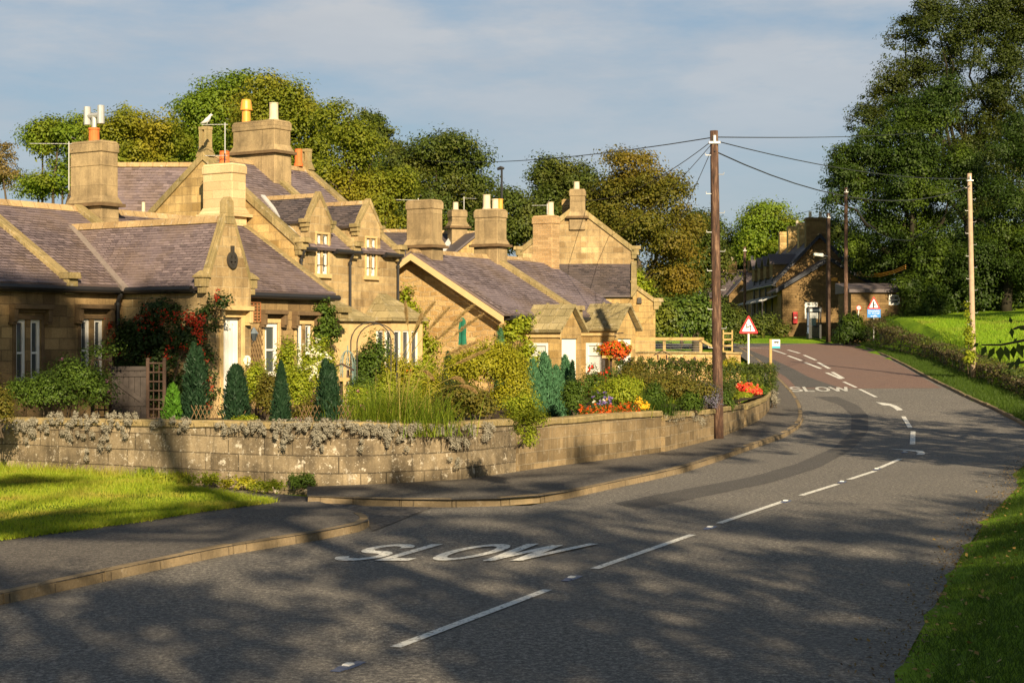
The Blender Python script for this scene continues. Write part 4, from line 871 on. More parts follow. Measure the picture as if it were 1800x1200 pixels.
# ---------------------------------------------------------------- taller gable behind it
r4 = thing('stone_house', 'golden stone house end-on with apex chimney rising behind the low cottage', 'house', at(1040, 600, 74.))
E4 = Frame(rad(85.4)); pE = E4.p; a4 = 72.; g = E4.ona(1114, 440, a4); t_ = E4.ona(1020, 372, a4); c0 = E4.ona(986, 480, a4)
BF4, ZE4, BR4, ZR4 = g[1], g[2]-.1, t_[1]-.15, t_[2]+.15
house_shell(r4, E4, a4, a4+7., BF4, BR4, 1.5, ZE4, ZR4, 'far_stone', 'slate2', mg='ashlar', gut=False)
mb = MB(); coping(mb, E4, a4-.08, a4+.22, BF4+.02, ZE4+.02, BR4, ZR4, .22); coping(mb, E4, a4-.08, a4+.22, 2*BR4-BF4, ZE4+.02, BR4, ZR4, .22); mb.build('coping', M['coping'], r4, bevel=.015)
t2 = E4.ona(1015, 333, a4); chimney(r4, E4, a4+.3, t2[1], .8, .66, ZR4+.05, t2[2], 'render_stone', pots=[(0, -.05, .36, .13, 'palepot', 'slim')], zflare=E4.ona(1015, 384, a4)[2])
t3 = E4.ona(994, 350, a4+1.2); chimney(r4, E4, a4+1.6, t3[1], .5, .3, ZR4-.3, t3[2], 'ashlar_gold', flare=False)
# lean-to slate roof in front of the gable
e0_ = E4.ona(990, 467, a4-.02); e1__ = E4.ona(1106, 467, a4-.02); l0 = E4.ona(1110, 522, a4-2.3)
mb = MB(); lo = [pE(a4-2.4, e0_[1]-.9, l0[2]), pE(a4-2.4, l0[1], l0[2]), pE(a4, l0[1], e1__[2]), pE(a4, e0_[1]-.9, e0_[2])]; hi = [(x, y, z+.08) for x, y, z in lo]; mb.hexa(lo, hi); nv = np.cross(np.array(hi[1])-np.array(hi[0]), np.array(hi[2])-np.array(hi[1])); nv /= np.linalg.norm(nv); nv = nv if nv[2] > 0 else -nv; slates(mb, *hi, nv, .24, .14); mb.build('lean_to_roof', M['slate_dark'], r4)
mb = MB(); mb.fbox(E4, a4-2.25, a4-.01, e0_[1]-.8, l0[1]+.05, 1.5, l0[2]+.0); mb.poly([pE(a4-2.25, l0[1]+.05, l0[2]), pE(a4-.01, l0[1]+.05, l0[2]), pE(a4-.01, l0[1]+.05, e1__[2])]); mb.build('lean_to_wall', M['ashlar_gold'], r4)
mb = MB(); lo = [pE(a4-2.45, l0[1]-.02, l0[2]), pE(a4-2.45, l0[1]+.22, l0[2]), pE(a4, l0[1]+.22, e1__[2]), pE(a4, l0[1]-.02, e1__[2])]; mb.hexa(lo, [(x, y, z+.22) for x, y, z in lo]); mb.build('lean_to_coping', M['coping'], r4)
# little gable at its right
r4b = thing('stone_outhouse', 'small stone outhouse gable between the golden house and the hedge', 'house', at(1125, 560, 71.)); gl0 = E4.ona(1108, 560, 70.5); gr = E4.ona(1152, 530, 70.5); ga = E4.ona(1108, 498, 70.5)
mb = MB(); mb.fbox(E4, 70.5, 73.5, ga[1]-1.9, gr[1], 1.5, gr[2]-.05); mb.poly([pE(70.49, ga[1]-1.9, gr[2]-.05), pE(70.49, gr[1], gr[2]-.05), pE(70.49, ga[1], ga[2]-.05)]); mb.build('wall', M['ashlar_gold'], r4b)
mb = MB(); roof_slab(mb, E4, 70.6, 73.6, gr[1]+.1, gr[2]-.05, ga[1], ga[2]-.02); roof_slab(mb, E4, 70.6, 73.6, ga[1]-2., gr[2]-.05, ga[1], ga[2]-.02); mb.build('roof', M['slate2'], r4b)
mb = MB(); coping(mb, E4, 70.42, 70.72, gr[1]+.05, gr[2]-.05, ga[1], ga[2]-.02, .14); mb.build('coping', M['coping'], r4b)
mb = MB(); hx = E4.ona(1124, 528, 70.45); mb.fbox(E4, 70.38, 70.5, hx[1]-.1, hx[1]+.1, hx[2]-.12, hx[2]+.12, .02); mb.build('lamp', M['iron'], r4b)
# house whose roofs show between the chimneys
r5 = thing('stone_house', 'house mostly hidden between two big chimneys, its slate roofs and stub chimney showing', 'house', A.p(54., -44., 2.))
c5 = Frame(rad(20)); 
def on5(u, v, Y): X_, Y_, Z_ = at(u, v, Y); return (X_*c5.e1[0]+Y_*c5.e1[1], X_*c5.e2[0]+Y_*c5.e2[1], Z_)
m0 = on5(672, 410, 71.); m1 = on5(830, 410, 71.)
house_shell(r5, c5, m0[0], m1[0]+1., m0[1]+3.2, m0[1], 1.8, m0[2]-1.9, m0[2], 'ashlar_gold', 'slate_dark', gut=False)
g0 = on5(842, 412, 69.); mb = MB(); mb.poly([c5.p(g0[0]-1.9, m0[1]+3.3, g0[2]-1.5), c5.p(g0[0]+1.9, m0[1]+3.3, g0[2]-1.5), c5.p(g0[0], m0[1]+3.3, g0[2])]); mb.build('gable_wall', M['ashlar_gold'], r5)
mb = MB(); pc = c5.p
for s_ in (-1, 1): lo = [pc(g0[0]+2.*s_, m0[1]+3.4, g0[2]-1.55), pc(g0[0], m0[1]+3.4, g0[2]+.03), pc(g0[0], m0[1]+.2, g0[2]+.03), pc(g0[0]+2.*s_, m0[1]+.2, g0[2]-1.55)]; mb.hexa(lo, [(x, y, z+.1) for x, y, z in lo])
mb.build('roof', M['slate_dark'], r5)
mb = MB(); lo = [pc(g0[0]-2.25, m0[1]+3.3, g0[2]-1.6), pc(g0[0]-2.0, m0[1]+3.3, g0[2]-1.6), pc(g0[0]-.1, m0[1]+.6, g0[2]+.0), pc(g0[0]-.35, m0[1]+.6, g0[2]+.0)]; mb.hexa([(x, y, z+.1) for x, y, z in lo], [(x, y, z+.16) for x, y, z in lo]); mb.build('valley_flashing', M['lead'], r5)
k5 = on5(804, 370, 71.); chimney(r5, c5, k5[0], k5[1], .66, .6, m0[2]+.05, k5[2], 'render_stone', pots=[(-.08, 0, .35, .12, 'palepot', 'slim')], zflare=m0[2]+.2)
aerial(r5, pc(k5[0]+.3, k5[1], k5[2]-.3), .9, (.5, .3, 0), 6); aerial(r3, A.p(45.3, BR3-.3, 7.4), .36, (-.75, .1, .02), 8); aerial(r4, at(962, 400, 66.), .95, (-.6, .1, 0), 7)
# ---------------------------------------------------------------- far terrace facing the junction
TY = 140.; T = Frame(rad(90), 0., 0.)      # a runs away along +Y, b runs to +X
def onT(u, v, Y): X_, Y_, Z_ = at(u, v, Y); return (Y_, X_, Z_)
r6 = thing('stone_terrace', 'far dark stone terrace with row of dormers, tall chimneys and dark bargeboards', 'house', (25., 142., zr(142)))
mirror = Frame(rad(90)); mirror.e2 = (-1., 0.)   # b towards -X so the facade on the left is the front
lf = at(1373, 500, TY)[0]; cx = at(1440, 412, TY+4)[0]; rt = at(1545, 500, TY)[0]
g6 = zr(142)
# tall rear block
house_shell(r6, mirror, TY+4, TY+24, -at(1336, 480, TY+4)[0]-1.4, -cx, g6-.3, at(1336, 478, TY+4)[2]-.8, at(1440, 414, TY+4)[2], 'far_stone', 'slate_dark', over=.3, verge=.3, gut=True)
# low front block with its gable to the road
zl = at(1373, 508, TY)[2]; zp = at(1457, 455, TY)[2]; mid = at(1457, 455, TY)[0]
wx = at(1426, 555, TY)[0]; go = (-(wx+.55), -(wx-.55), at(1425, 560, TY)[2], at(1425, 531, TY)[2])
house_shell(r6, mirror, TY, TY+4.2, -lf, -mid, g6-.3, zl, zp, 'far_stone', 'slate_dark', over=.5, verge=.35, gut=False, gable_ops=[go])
window(r6, fgable(mirror, TY), go, .14, (.5,), (.5,), d=.03, pane='curtain')
mb = MB()
for zt_, zb_, ya, l_, m_, r_ in ((zp, zl, TY-.4, lf-.5, mid, 2*mid-lf+.5), (at(1440, 414, TY+4)[2], at(1336, 478, TY+4)[2]-.85, TY+3.6, at(1336, 480, TY+4)[0]+1.1, cx, 2*cx-at(1336, 480, TY+4)[0]-1.1)):
    for e_ in (l_, r_):
        lo = [(e_, ya, zb_-.35), (e_, ya+.08, zb_-.35), (m_, ya+.08, zt_-.2), (m_, ya, zt_-.2)]; mb = MB(); mb.hexa(lo, [(x, y, z+.36) for x, y, z in lo]); mb.build('bargeboard', M['navy'], r6)
xf = at(1336, 480, TY+4)[0]+1.4
for i in range(4):
    ya = TY+6+i*3.6; mb = MB(); zd = at(1350, 470, TY+8)[2]-.9
    mb.hexa([(xf, ya, zd), (xf, ya+1.7, zd), (xf+2., ya+1.7, zd), (xf+2., ya, zd)], [(xf, ya, zd+1.2), (xf, ya+1.7, zd+1.2), (xf+2., ya+1.7, zd+1.2), (xf+2., ya, zd+1.2)])
    mb.poly([(xf, ya, zd+1.2), (xf, ya+1.7, zd+1.2), (xf, ya+.85, zd+1.9)]); mb.build('dormer_wall', M['far_stone'], r6)
    mb = MB()
    for s_ in (-1, 1): lo = [(xf-.25, ya+.85+s_*1.05, zd+1.05), (xf-.25, ya+.85, zd+1.95), (xf+2.6, ya+.85, zd+1.95), (xf+2.6, ya+.85+s_*1.05, zd+1.05)]; mb.hexa(lo, [(x, y, z+.1) for x, y, z in lo])
    mb.build('dormer_roof', M['slate_dark'], r6)
    mb = MB(); mb.tube([(xf-.12, ya-.5, g6), (xf-.12, ya-.5, zd)], .07, 6); mb.build('downpipe', M['black'], r6)
# glazed veranda along its foot
mb = MB(); zv = at(1345, 523, TY+8)[2]
for i in range(5):
    ya = TY+2.+i*3.; lo = [(xf-1.6, ya, zv-.55), (xf-1.6, ya+2.8, zv-.55), (xf-.02, ya+2.8, zv), (xf-.02, ya, zv)]; mb.hexa(lo, [(x, y, z+.06) for x, y, z in lo]); mb.tube([(xf-1.5, ya, g6-.2), (xf-1.5, ya, zv-.5)], .07, 6)
mb.build('veranda', M['slate_dark'], r6)
mb = MB()
for i in range(6): ya = TY+1.9+i*3.; lo = [(xf-1.65, ya, zv-.5), (xf-1.65, ya+.14, zv-.5), (xf-.02, ya+.14, zv+.07), (xf-.02, ya, zv+.07)]; mb.hexa(lo, [(x, y, z+.08) for x, y, z in lo])
mb.build('veranda_edge', M['lead'], r6)
for u, vt, vb, wd, m_, pots in ((1433, 383, 440, 1.75, 'far_stone', 2), (1412, 392, 430, .9, 'ashlar_gold', 0), (1393, 398, 432, .85, 'ashlar_gold', 1), (1378, 408, 438, .85, 'ashlar_gold', 0)):
    i_ = {1433: 4.8, 1412: 9.5, 1393: 14.5, 1378: 20.}[u]; q_ = at(u, vt, TY+i_)
    chimney(r6, mirror, TY+i_, -q_[0], .9, wd if u == 1433 else .95, at(u, vb, TY+i_)[2]-.8, q_[2], m_, pots=[(0, -.45+.9*k, .55, .14, 'palepot', 'slim') for k in range(pots)], flare=False)
mb = MB(); q_ = at(1467, 491, TY-.1); mb.hexa([(q_[0]-.25, q_[1], q_[2]-.14), (q_[0]+.25, q_[1], q_[2]-.14), (q_[0]+.25, q_[1]+.12, q_[2]-.14), (q_[0]-.25, q_[1]+.12, q_[2]-.14)], [(q_[0]-.25, q_[1], q_[2]+.14), (q_[0]+.25, q_[1], q_[2]+.14), (q_[0]+.25, q_[1]+.12, q_[2]+.14), (q_[0]-.25, q_[1]+.12, q_[2]+.14)]); mb.build('alarm_box', M['ochrepot'], r6)
# low slate-roofed cottage left of the terrace
r7 = thing('stone_cottage', 'distant low cottage with grey slate roof and stub chimneys left of the terrace', 'house', (22., 170., zr(170)))
D = Frame(rad(0)); y7 = 172.; l7 = at(1238, 500, y7)[0]; e7 = at(1360, 500, y7)[0]
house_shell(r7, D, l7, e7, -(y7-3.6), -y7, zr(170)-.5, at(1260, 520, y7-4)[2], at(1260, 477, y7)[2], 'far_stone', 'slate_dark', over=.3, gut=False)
gx = at(1302, 500, y7-5)[0]; mb = MB(); zt_ = at(1302, 492, y7-6)[2]; ze_ = at(1290, 519, y7-6)[2]
mb.hexa([(gx-1.3, y7-6, g6-.5), (gx+1.3, y7-6, g6-.5), (gx+1.3, y7-3, g6-.5), (gx-1.3, y7-3, g6-.5)], [(gx-1.3, y7-6, ze_), (gx+1.3, y7-6, ze_), (gx+1.3, y7-3, ze_), (gx-1.3, y7-3, ze_)]); mb.poly([(gx-1.3, y7-6, ze_), (gx+1.3, y7-6, ze_), (gx, y7-6, zt_)]); mb.build('porch_wall', M['far_stone'], r7)
mb = MB()
for s_ in (-1, 1): lo = [(gx+1.55*s_, y7-6.2, ze_-.15), (gx, y7-6.2, zt_+.05), (gx, y7-1.5, zt_+.05), (gx+1.55*s_, y7-1.5, ze_-.15)]; mb.hexa(lo, [(x, y, z+.1) for x, y, z in lo])
mb.build('porch_roof', M['slate_dark'], r7)
for u, vt in ((1287, 460), (1322, 458)): q_ = at(u, vt, y7); chimney(r7, D, q_[0], -y7, .9, .8, at(u, 477, y7)[2]-.2, q_[2], 'far_stone', pots=[(0, 0, .5, .14, 'palepot', 'slim')], flare=False)
wq = at(1312, 542, y7-4); wx_ = (wq[0]-.5, wq[0]+.5, wq[2]-.8, wq[2]+.8); window(r7, ffront(D, -(y7-3.6)), wx_, .16, (.5,), (.5,), d=-.06)
# dark outbuilding under the big trees
r8 = thing('outbuilding', 'low dark stone outbuilding with one small white window under the big trees', 'outbuilding', (31., 132., zr(130)))
l8 = at(1496, 520, 128)[0]; e8 = at(1612, 520, 128)[0]; z8 = at(1550, 514, 128)[2]; zb8 = at(1550, 585, 128)[2]; wq = at(1572, 527, 128); w8 = (wq[0]-.42, wq[0]+.42, wq[2]-.4, wq[2]+.4)
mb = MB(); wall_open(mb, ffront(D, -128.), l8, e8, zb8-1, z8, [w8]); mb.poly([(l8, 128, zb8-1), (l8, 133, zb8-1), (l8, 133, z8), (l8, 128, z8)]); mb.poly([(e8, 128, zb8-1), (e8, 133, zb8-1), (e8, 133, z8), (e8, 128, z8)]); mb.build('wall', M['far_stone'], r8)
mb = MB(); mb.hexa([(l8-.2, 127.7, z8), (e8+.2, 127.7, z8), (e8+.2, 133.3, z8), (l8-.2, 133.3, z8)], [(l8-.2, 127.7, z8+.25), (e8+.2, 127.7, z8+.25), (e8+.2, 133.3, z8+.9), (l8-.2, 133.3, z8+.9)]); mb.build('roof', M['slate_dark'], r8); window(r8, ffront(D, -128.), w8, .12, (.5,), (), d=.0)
# ================================================================== garden walls and soil
def garden_wall(label, spec, mat, wrap=False, th=.34):
    base = []; 
    for u, vb, vt in spec:
        g = gnd(u, vb); base.append((g[0], g[1], zr(g[1]), H-(vt-600)*g[1]/F))
    P = np.array(base); n = max(6, int(np.linalg.norm(P[-1, :2]-P[0, :2])/.45)); R = resample(P, n)
    for _ in range(2): R[1:-1] = .25*R[:-2]+.5*R[1:-1]+.25*R[2:]
    T = np.gradient(R[:, :2], axis=0); T /= np.linalg.norm(T, axis=1)[:, None]; N = np.stack([-T[:, 1], T[:, 0]], 1)
    r = thing('garden_wall', label, 'wall', (R[n//2, 0], R[n//2, 1], R[n//2, 2]), 'stone garden walls along the pavement')
    ct = .13
    mb = MB(); 
    for i in range(n):
        x, y, z0, z1 = R[i]; nx_, ny_ = N[i]
        for d, z in ((0, z0-.15), (0, z1-ct), (th, z1-ct), (th, z0-.15)): mb.v.append((x+nx_*d, y+ny_*d, z))
    for i in range(n-1):
        for j in range(4): a = i*4+j; b = i*4+(j+1) % 4; mb.f.append((a, a+4, b+4, b) if False else (a, b, b+4, a+4))
    mb.f.append((0, 1, 2, 3)); e = (n-1)*4; mb.f.append((e, e+1, e+2, e+3)); mb.build('stonework', mat, r)
    mb = MB(); jit = rng.normal(size=n)*.006
    for i in range(n):
        x, y, z0, z1 = R[i]; nx_, ny_ = N[i]; z1 += jit[i]
        for d, z in ((-.05, z1-ct), (-.055, z1-.03), (-.02, z1), (th+.02, z1), (th+.05, z1-ct)): mb.v.append((x+nx_*d, y+ny_*d, z))
    for i in range(n-1):
        for j in range(5): a = i*5+j; b = i*5+(j+1) % 5; mb.f.append((a, b, b+5, a+5))
    mb.f.append(tuple(range(5))); mb.f.append(tuple((n-1)*5+j for j in range(5))); mb.build('coping', M['coping'], r)
    return R
WA = [(-320,826,731),(0,834,733),(200,846,736),(400,857,740),(570,864,742),(690,860,743),(803,853,744)]
RA = garden_wall('long weathered block wall behind the lawn, hung with grey plants', WA, M['wall_stone'])
RB = garden_wall('short curved block wall bay where the golden shrub begins', [(808,853,742),(860,846,738),(907,839,736)], M['wall_stone'])
RC = garden_wall('wall stretch with narrow blocks below the orange marigolds', [(912,838,741),(1000,825,733),(1080,815,726),(1162,803,721)], M['wall_small'])
RD = garden_wall('short wall length between the open joint and the tall pole', [(1169,802,729),(1215,790,722),(1255,779,718)], M['wall_small'])
RE_ = garden_wall('short sunlit wall piece just right of the tall pole', [(1262,777,716),(1290,766,712),(1308,758,709)], M['wall_small'])
RF = garden_wall('curved end of the wall below the red begonias', [(1312,756,712),(1331,747,704),(1346,735,697),(1353,724,688)], M['wall_small'])
WALLS = np.concatenate([RA, RB, RC, RD, RE_, RF])
def gsoil(y): return 1.02 if y < 58 else max(1.02, zr(y)+.55)
wl_pts = [(x, y) for x, y in WALLS[::2, :2]]
soil = [(x+.02, y+.12) for x, y in wl_pts]+[(9.6, 62.), (8.2, 66.), A.p(54, -28.4, 0)[:2], A.p(54, -31, 0)[:2], A.p(43.5, -34, 0)[:2], A.p(38., -33, 0)[:2], A.p(19, -32, 0)[:2], (-16, 33.)]
mb = MB(); mb.poly([(x, y, gsoil(y)) for x, y in soil]); so_ = mb.build('garden_soil', M['soil'], loc=(0, 0, 0)); bm_tri(so_); tag(so_, kind='structure')

# ================================================================== poles, wires, signs
def pole(label, u, v_top, Y, r0, r1, lean=0., zb=None, mat='polewood', steps=True, grp='telegraph poles along the road'):
    x, y, z1 = at(u, v_top, Y); zb = gz(x, y) if zb is None else zb
    r = thing('telegraph_pole', label, 'pole', (x-lean, y, zb), grp)
    pts = [(x-lean*(1-t), y, zb-.2+(z1-zb+.2)*t) for t in np.linspace(0, 1, 7)]
    mb = MB(); mb.tube(pts, [r0+(r1-r0)*t for t in np.linspace(0, 1, 7)], 12); mb.build('shaft', M[mat], r, smooth=True)
    if steps:
        k = 0; z = zb+2.6
        while z < z1-.5:
            s_ = 1 if k % 2 else -1; xx = x-lean*(1-(z-zb)/(z1-zb)); mb = MB(); rr_ = r0*.8
            mb.tube([(xx+s_*rr_*.8, y-.05, z), (xx+s_*(rr_+.13), y-.05, z), (xx+s_*(rr_+.14), y-.05, z+.06)], .012, 5); mb.build('step_iron', M['galv'], r); z += .55; k += 1
    mb = MB(); mb.tube([(x, y-.14, z1-.35), (x, y-.14, z1-.15)], .05, 6); mb.fbox(Frame(0), x-.16, x+.16, -(y-.02), -(y-.16), z1-.38, z1-.32); mb.build('insulator', M['galv'], r)
    return (x, y, z1)
g1 = gnd(1263, 778); P1 = pole('tall dark-stained pole on the pavement in front of the wall', 1255, 230, g1[1], .155, .115, lean=-(8*g1[1]/F), zb=.12)
P2 = pole('pale round pole with ivied foot standing in the green field', 1704, 305, 80., .15, .11, lean=-(7*80/F), mat='polepale')
P3 = pole('slim brown pole rising from the hedge left of the junction sign', 1487, 330, 127.4, .17, .13, steps=False)
P4 = pole('dark pole standing right of the telephone kiosk', 1456, 375, 131., .20, .15, zb=zr(131)+.2, mat='darkwood', steps=False)
P5 = pole('thin pale pole before the distant low cottage', 1309, 434, 152., .16, .12, steps=False)
P6 = pole('thin reddish pole against the dark far trees', 1198, 408, 128., .13, .10, mat='bark', steps=False)
def lampfit(P):
    t = thing('floodlight', 'small white floodlight bracketed to the dark pole by the kiosk', 'lamp', (P[0], P[1], P[2]-3.2)); q = at(1440, 448, 130.7)
    mb = MB(); mb.tube([(P[0]-.1, P[1]-.2, q[2]-.1), (q[0]+.1, P[1]-.3, q[2])], .05, 6); mb.build('bracket', M['galv'], t)
    mb = MB(); mb.hexa([(q[0]-.42, P[1]-.5, q[2]-.05), (q[0]+.3, P[1]-.5, q[2]-.15), (q[0]+.3, P[1]-.1, q[2]-.15), (q[0]-.42, P[1]-.1, q[2]-.05)], [(q[0]-.42, P[1]-.5, q[2]+.15), (q[0]+.3, P[1]-.5, q[2]+.1), (q[0]+.3, P[1]-.1, q[2]+.1), (q[0]-.42, P[1]-.1, q[2]+.15)]); mb.build('lamp_head', M['white'], t)
lampfit(P4)
def wire(label, pts, r=.014, sag=0., name='overhead_wire', mat='wire', grp='overhead wires'):
    pts = [Vector(q) for q in pts]
    if len(pts) == 2:
        a, b = pts; pts = [a.lerp(b, t)-Vector((0, 0, sag*4*t*(1-t))) for t in np.linspace(0, 1, 15)]
    mb = MB(); mb.tube(pts, r, 5); return tag(mb.build(name, M[mat], loc=tuple(pts[0])), label, 'cable', grp)
def dn(P, d): return (P[0], P[1]-.14, P[2]-d)
wire('wire from the tall pole running left high across the sky', [dn(P1, .2), at(690, 276, 100.)], .016, .5)
wire('wire from the tall pole dropping to the tall gable chimney', [dn(P1, .25), at(1022, 352, 74.)], .012, .5)
wire('second wire beside it dropping from the tall pole to the apex gable', [dn(P1, .3), at(1060, 420, 74.)], .010, .4)
wire('steep wire from the tall pole down behind the hedge', [dn(P1, .35), at(1125, 500, 76.)], .010, .4)
wire('level wire from the tall pole into the big right-hand tree', [dn(P1, .2), at(1610, 234, 104.)], .016, .1)
wire('upper wire between the tall pole and the pale field pole', [dn(P1, .3), dn(P2, .25)], .016, .35)
wire('lower slack wire between the tall pole and the pale field pole', [dn(P1, .6), dn(P2, .6)], .02, 1.05)
wire('slack drooping cable in front of the big tree', [dn(P3, .5), at(1520, 388, 108), at(1545, 411, 100), at(1570, 421, 96), at(1600, 423, 92), at(1640, 399, 87), dn(P2, .8)], .022)
wire('wire from the slim hedge pole to the terrace chimneys', [dn(P3, .4), at(1362, 380, 150.)], .02, .5)
wire('lower wire from the slim hedge pole to the terrace roof', [dn(P3, .6), at(1385, 382, 160.)], .016, .8)
wire('low wire crossing behind the left chimney', [at(-40, 338, 50.), at(128, 358, 46.8)], .010, .3)
for i in range(3): wire(['topmost yellow cable beside the terrace gable', 'middle yellow cable beside the terrace gable', 'lowest yellow cable beside the terrace gable'][i], [at(1506, 477+i*3.4, 139), at(1525, 480.5+i*3, 136), at(1548, 481+i*2.4, 133), at(1570, 476+i*2.4, 130), at(1592, 466+i*3, 127)], .024, name='yellow_cable', mat='yellowcable', grp='yellow cables by the terrace')

def tri(cx, cy, w_, h_, y, rad_=.06):       # rounded triangle outline in the XZ plane
    V_ = [Vector((cx-w_/2, cy-h_/3)), Vector((cx+w_/2, cy-h_/3)), Vector((cx, cy+h_*2/3))]; out = []
    c = (V_[0]+V_[1]+V_[2])/3
    for i in range(3):
        v, a, b = V_[i], V_[i-1], V_[(i+1) % 3]; d1 = (a-v).normalized(); d2 = (b-v).normalized()
        for t in np.linspace(0, 1, 5): q = v+d1*rad_*(1-t)**2+d2*rad_*t**2; out.append((q.x, y, q.y))
    return out
def slab(pts, dy): mb = MB(); mb.prism(pts, (0, dy, 0)); return mb
def ribbon(pts, w_, y):
    mb = MB()
    for (x0, z0), (x1, z1) in zip(pts[:-1], pts[1:]):
        d = Vector((x1-x0, z1-z0)); n = Vector((-d.y, d.x)).normalized()*w_/2; e = d.normalized()*w_*.35
        mb.prism([(x0-e.x-n.x, y, z0-e.y-n.y), (x0-e.x+n.x, y, z0-e.y+n.y), (x1+e.x+n.x, y, z1+e.y+n.y), (x1+e.x-n.x, y, z1+e.y-n.y)], (0, .003, 0))
    return mb
# double-bend warning sign
Y = 63.; q = at(1316, 575, Y); zb = gz(q[0], Y)
s = thing('road_sign', 'red-bordered triangular warning sign with a double bend, on a white post', 'road sign', (q[0], Y, zb))
mb = MB(); mb.tube([(q[0], Y+.05, zb-.2), (q[0], Y+.05, q[2]+.3)], .042, 8); mb.build('post', M['white'], s)
slab(tri(q[0], q[2], .76, .72, Y, .09), .02).build('border', M['red'], s); slab(tri(q[0], q[2]+.005, .52, .50, Y-.006, .06), .005).build('face', M['white'], s)
ribbon([(q[0]-.075, q[2]+.13), (q[0]-.075, q[2]-.02), (q[0]+.075, q[2]+.06), (q[0]+.075, q[2]-.13)], .035, Y-.012).build('symbol', M['signblack'], s)
# junction warning sign with blue plate
Y = 124.5; q = at(1536, 535.5, Y); zb = gz(q[0], Y)
s = thing('road_sign', 'red triangular side-road warning sign above a blue lettered plate', 'road sign', (q[0], Y, zb))
mb = MB(); mb.tube([(q[0], Y+.05, zb-.2), (q[0], Y+.05, q[2]+.3)], .042, 8); mb.build('post', M['galv'], s)
slab(tri(q[0], q[2], 1.02, .97, Y, .1), .02).build('border', M['red'], s); slab(tri(q[0], q[2]+.005, .70, .68, Y-.006, .07), .005).build('face', M['white'], s)
mb = ribbon([(q[0]-.03, q[2]-.19), (q[0]-.03, q[2]+.2)], .11, Y-.012); mb2 = ribbon([(q[0]+.0, q[2]-.02), (q[0]+.15, q[2]-.02)], .06, Y-.013); n_ = len(mb.v); mb.v += mb2.v; mb.f += [tuple(i+n_ for i in f) for f in mb2.f]; mb.build('symbol', M['signblack'], s)
b0 = at(1524.5, 558, Y); b1_ = at(1548, 543.5, Y); mb = MB(); mb.prism([(b0[0], Y, b0[2]), (b1_[0], Y, b0[2]), (b1_[0], Y, b1_[2]), (b0[0], Y, b1_[2])], (0, .02, 0)); bp = mb.build('plate', M['blue'], s)
bw_ = b1_[0]-b0[0]; bh_ = b1_[2]-b0[2]
for i, (t_, wd) in enumerate((('Unsuitable', .84), ('for through', .86), ('traffic', .5))): lettering('lettering', t_, (b0[0]+bw_*(1-wd)/2, Y-.004, b0[2]+bh_*(.70-.30*i)), (bw_*wd, 0, 0), (0, 0, bh_*.21), M['white'], bp)
# speed limit roundel
Y = 127.2; q = at(1509.5, 541, Y); zb = gz(q[0], Y); s = thing('speed_sign', 'small round 30 speed-limit sign on a slim white post', 'road sign', (q[0], Y, zb))
mb = MB(); mb.tube([(q[0], Y+.04, zb-.2), (q[0], Y+.04, q[2]+.1)], .035, 8); mb.build('post', M['white'], s)
cir = lambda r, y: [(q[0]+r*math.cos(2*math.pi*i/24), y, q[2]+r*math.sin(2*math.pi*i/24)) for i in range(24)]
slab(cir(.2, Y), .02).build('border', M['red'], s); slab(cir(.145, Y-.006), .005).build('face', M['white'], s); lettering('lettering', '30', (q[0]-.095, Y-.012, q[2]-.07), (.19, 0, 0), (0, 0, .14), M['signblack'], s)
mb = MB(); mb.hexa([(q[0]-.1, Y-.02, q[2]-.75), (q[0]-.0, Y-.02, q[2]-.75), (q[0]-.0, Y+.1, q[2]-.75), (q[0]-.1, Y+.1, q[2]-.75)], [(q[0]-.1, Y-.02, q[2]-.45), (q[0]-.0, Y-.02, q[2]-.45), (q[0]-.0, Y+.1, q[2]-.45), (q[0]-.1, Y+.1, q[2]-.45)]); mb.build('small_plate', M['white'], s)
# bus stop
Y = 75.; q = at(1354.5, 596, Y); zb = zr(Y)+.1; s = thing('bus_stop', 'wooden bus stop post with white and teal flag', 'bus stop', (q[0], Y, zb))
mb = MB(); mb.fbox(Frame(0), q[0]-.06, q[0]+.06, -Y-.06, -Y+.06, zb-.2, q[2], .0); mb.build('post', M['palewood'], s, bevel=.01)
f0 = at(1357, 612, Y); f1 = at(1371, 596.5, Y); mb = MB(); mb.prism([(f0[0], Y-.03, f0[2]), (f1[0], Y-.03, f0[2]), (f1[0], Y-.03, f1[2]), (f0[0], Y-.03, f1[2])], (0, .025, 0)); fl = mb.build('flag', M['white'], s)
hh = f1[2]-f0[2]; mb = MB(); mb.prism([(f0[0], Y-.034, f0[2]), (f1[0], Y-.034, f0[2]), (f1[0], Y-.034, f0[2]+hh*.23), (f0[0], Y-.034, f0[2]+hh*.23)], (0, .003, 0)); mb.build('band', M['teal'], fl)
ww = f1[0]-f0[0]; mb = MB(); x0 = f0[0]+ww*.25; z0_ = f0[2]+hh*.62; mb.prism([(x0, Y-.035, z0_), (x0+ww*.6, Y-.035, z0_), (x0+ww*.6, Y-.035, z0_+hh*.12), (x0+ww*.55, Y-.035, z0_+hh*.16), (x0, Y-.035, z0_+hh*.16)], (0, .003, 0))
for k in (.12, .45): mb.prism([(x0+ww*k+.028*math.cos(t), Y-.036, z0_+.028*math.sin(t)) for t in np.linspace(0, 5.5, 9)], (0, .002, 0))
mb.build('symbol', M['signblack'], fl)
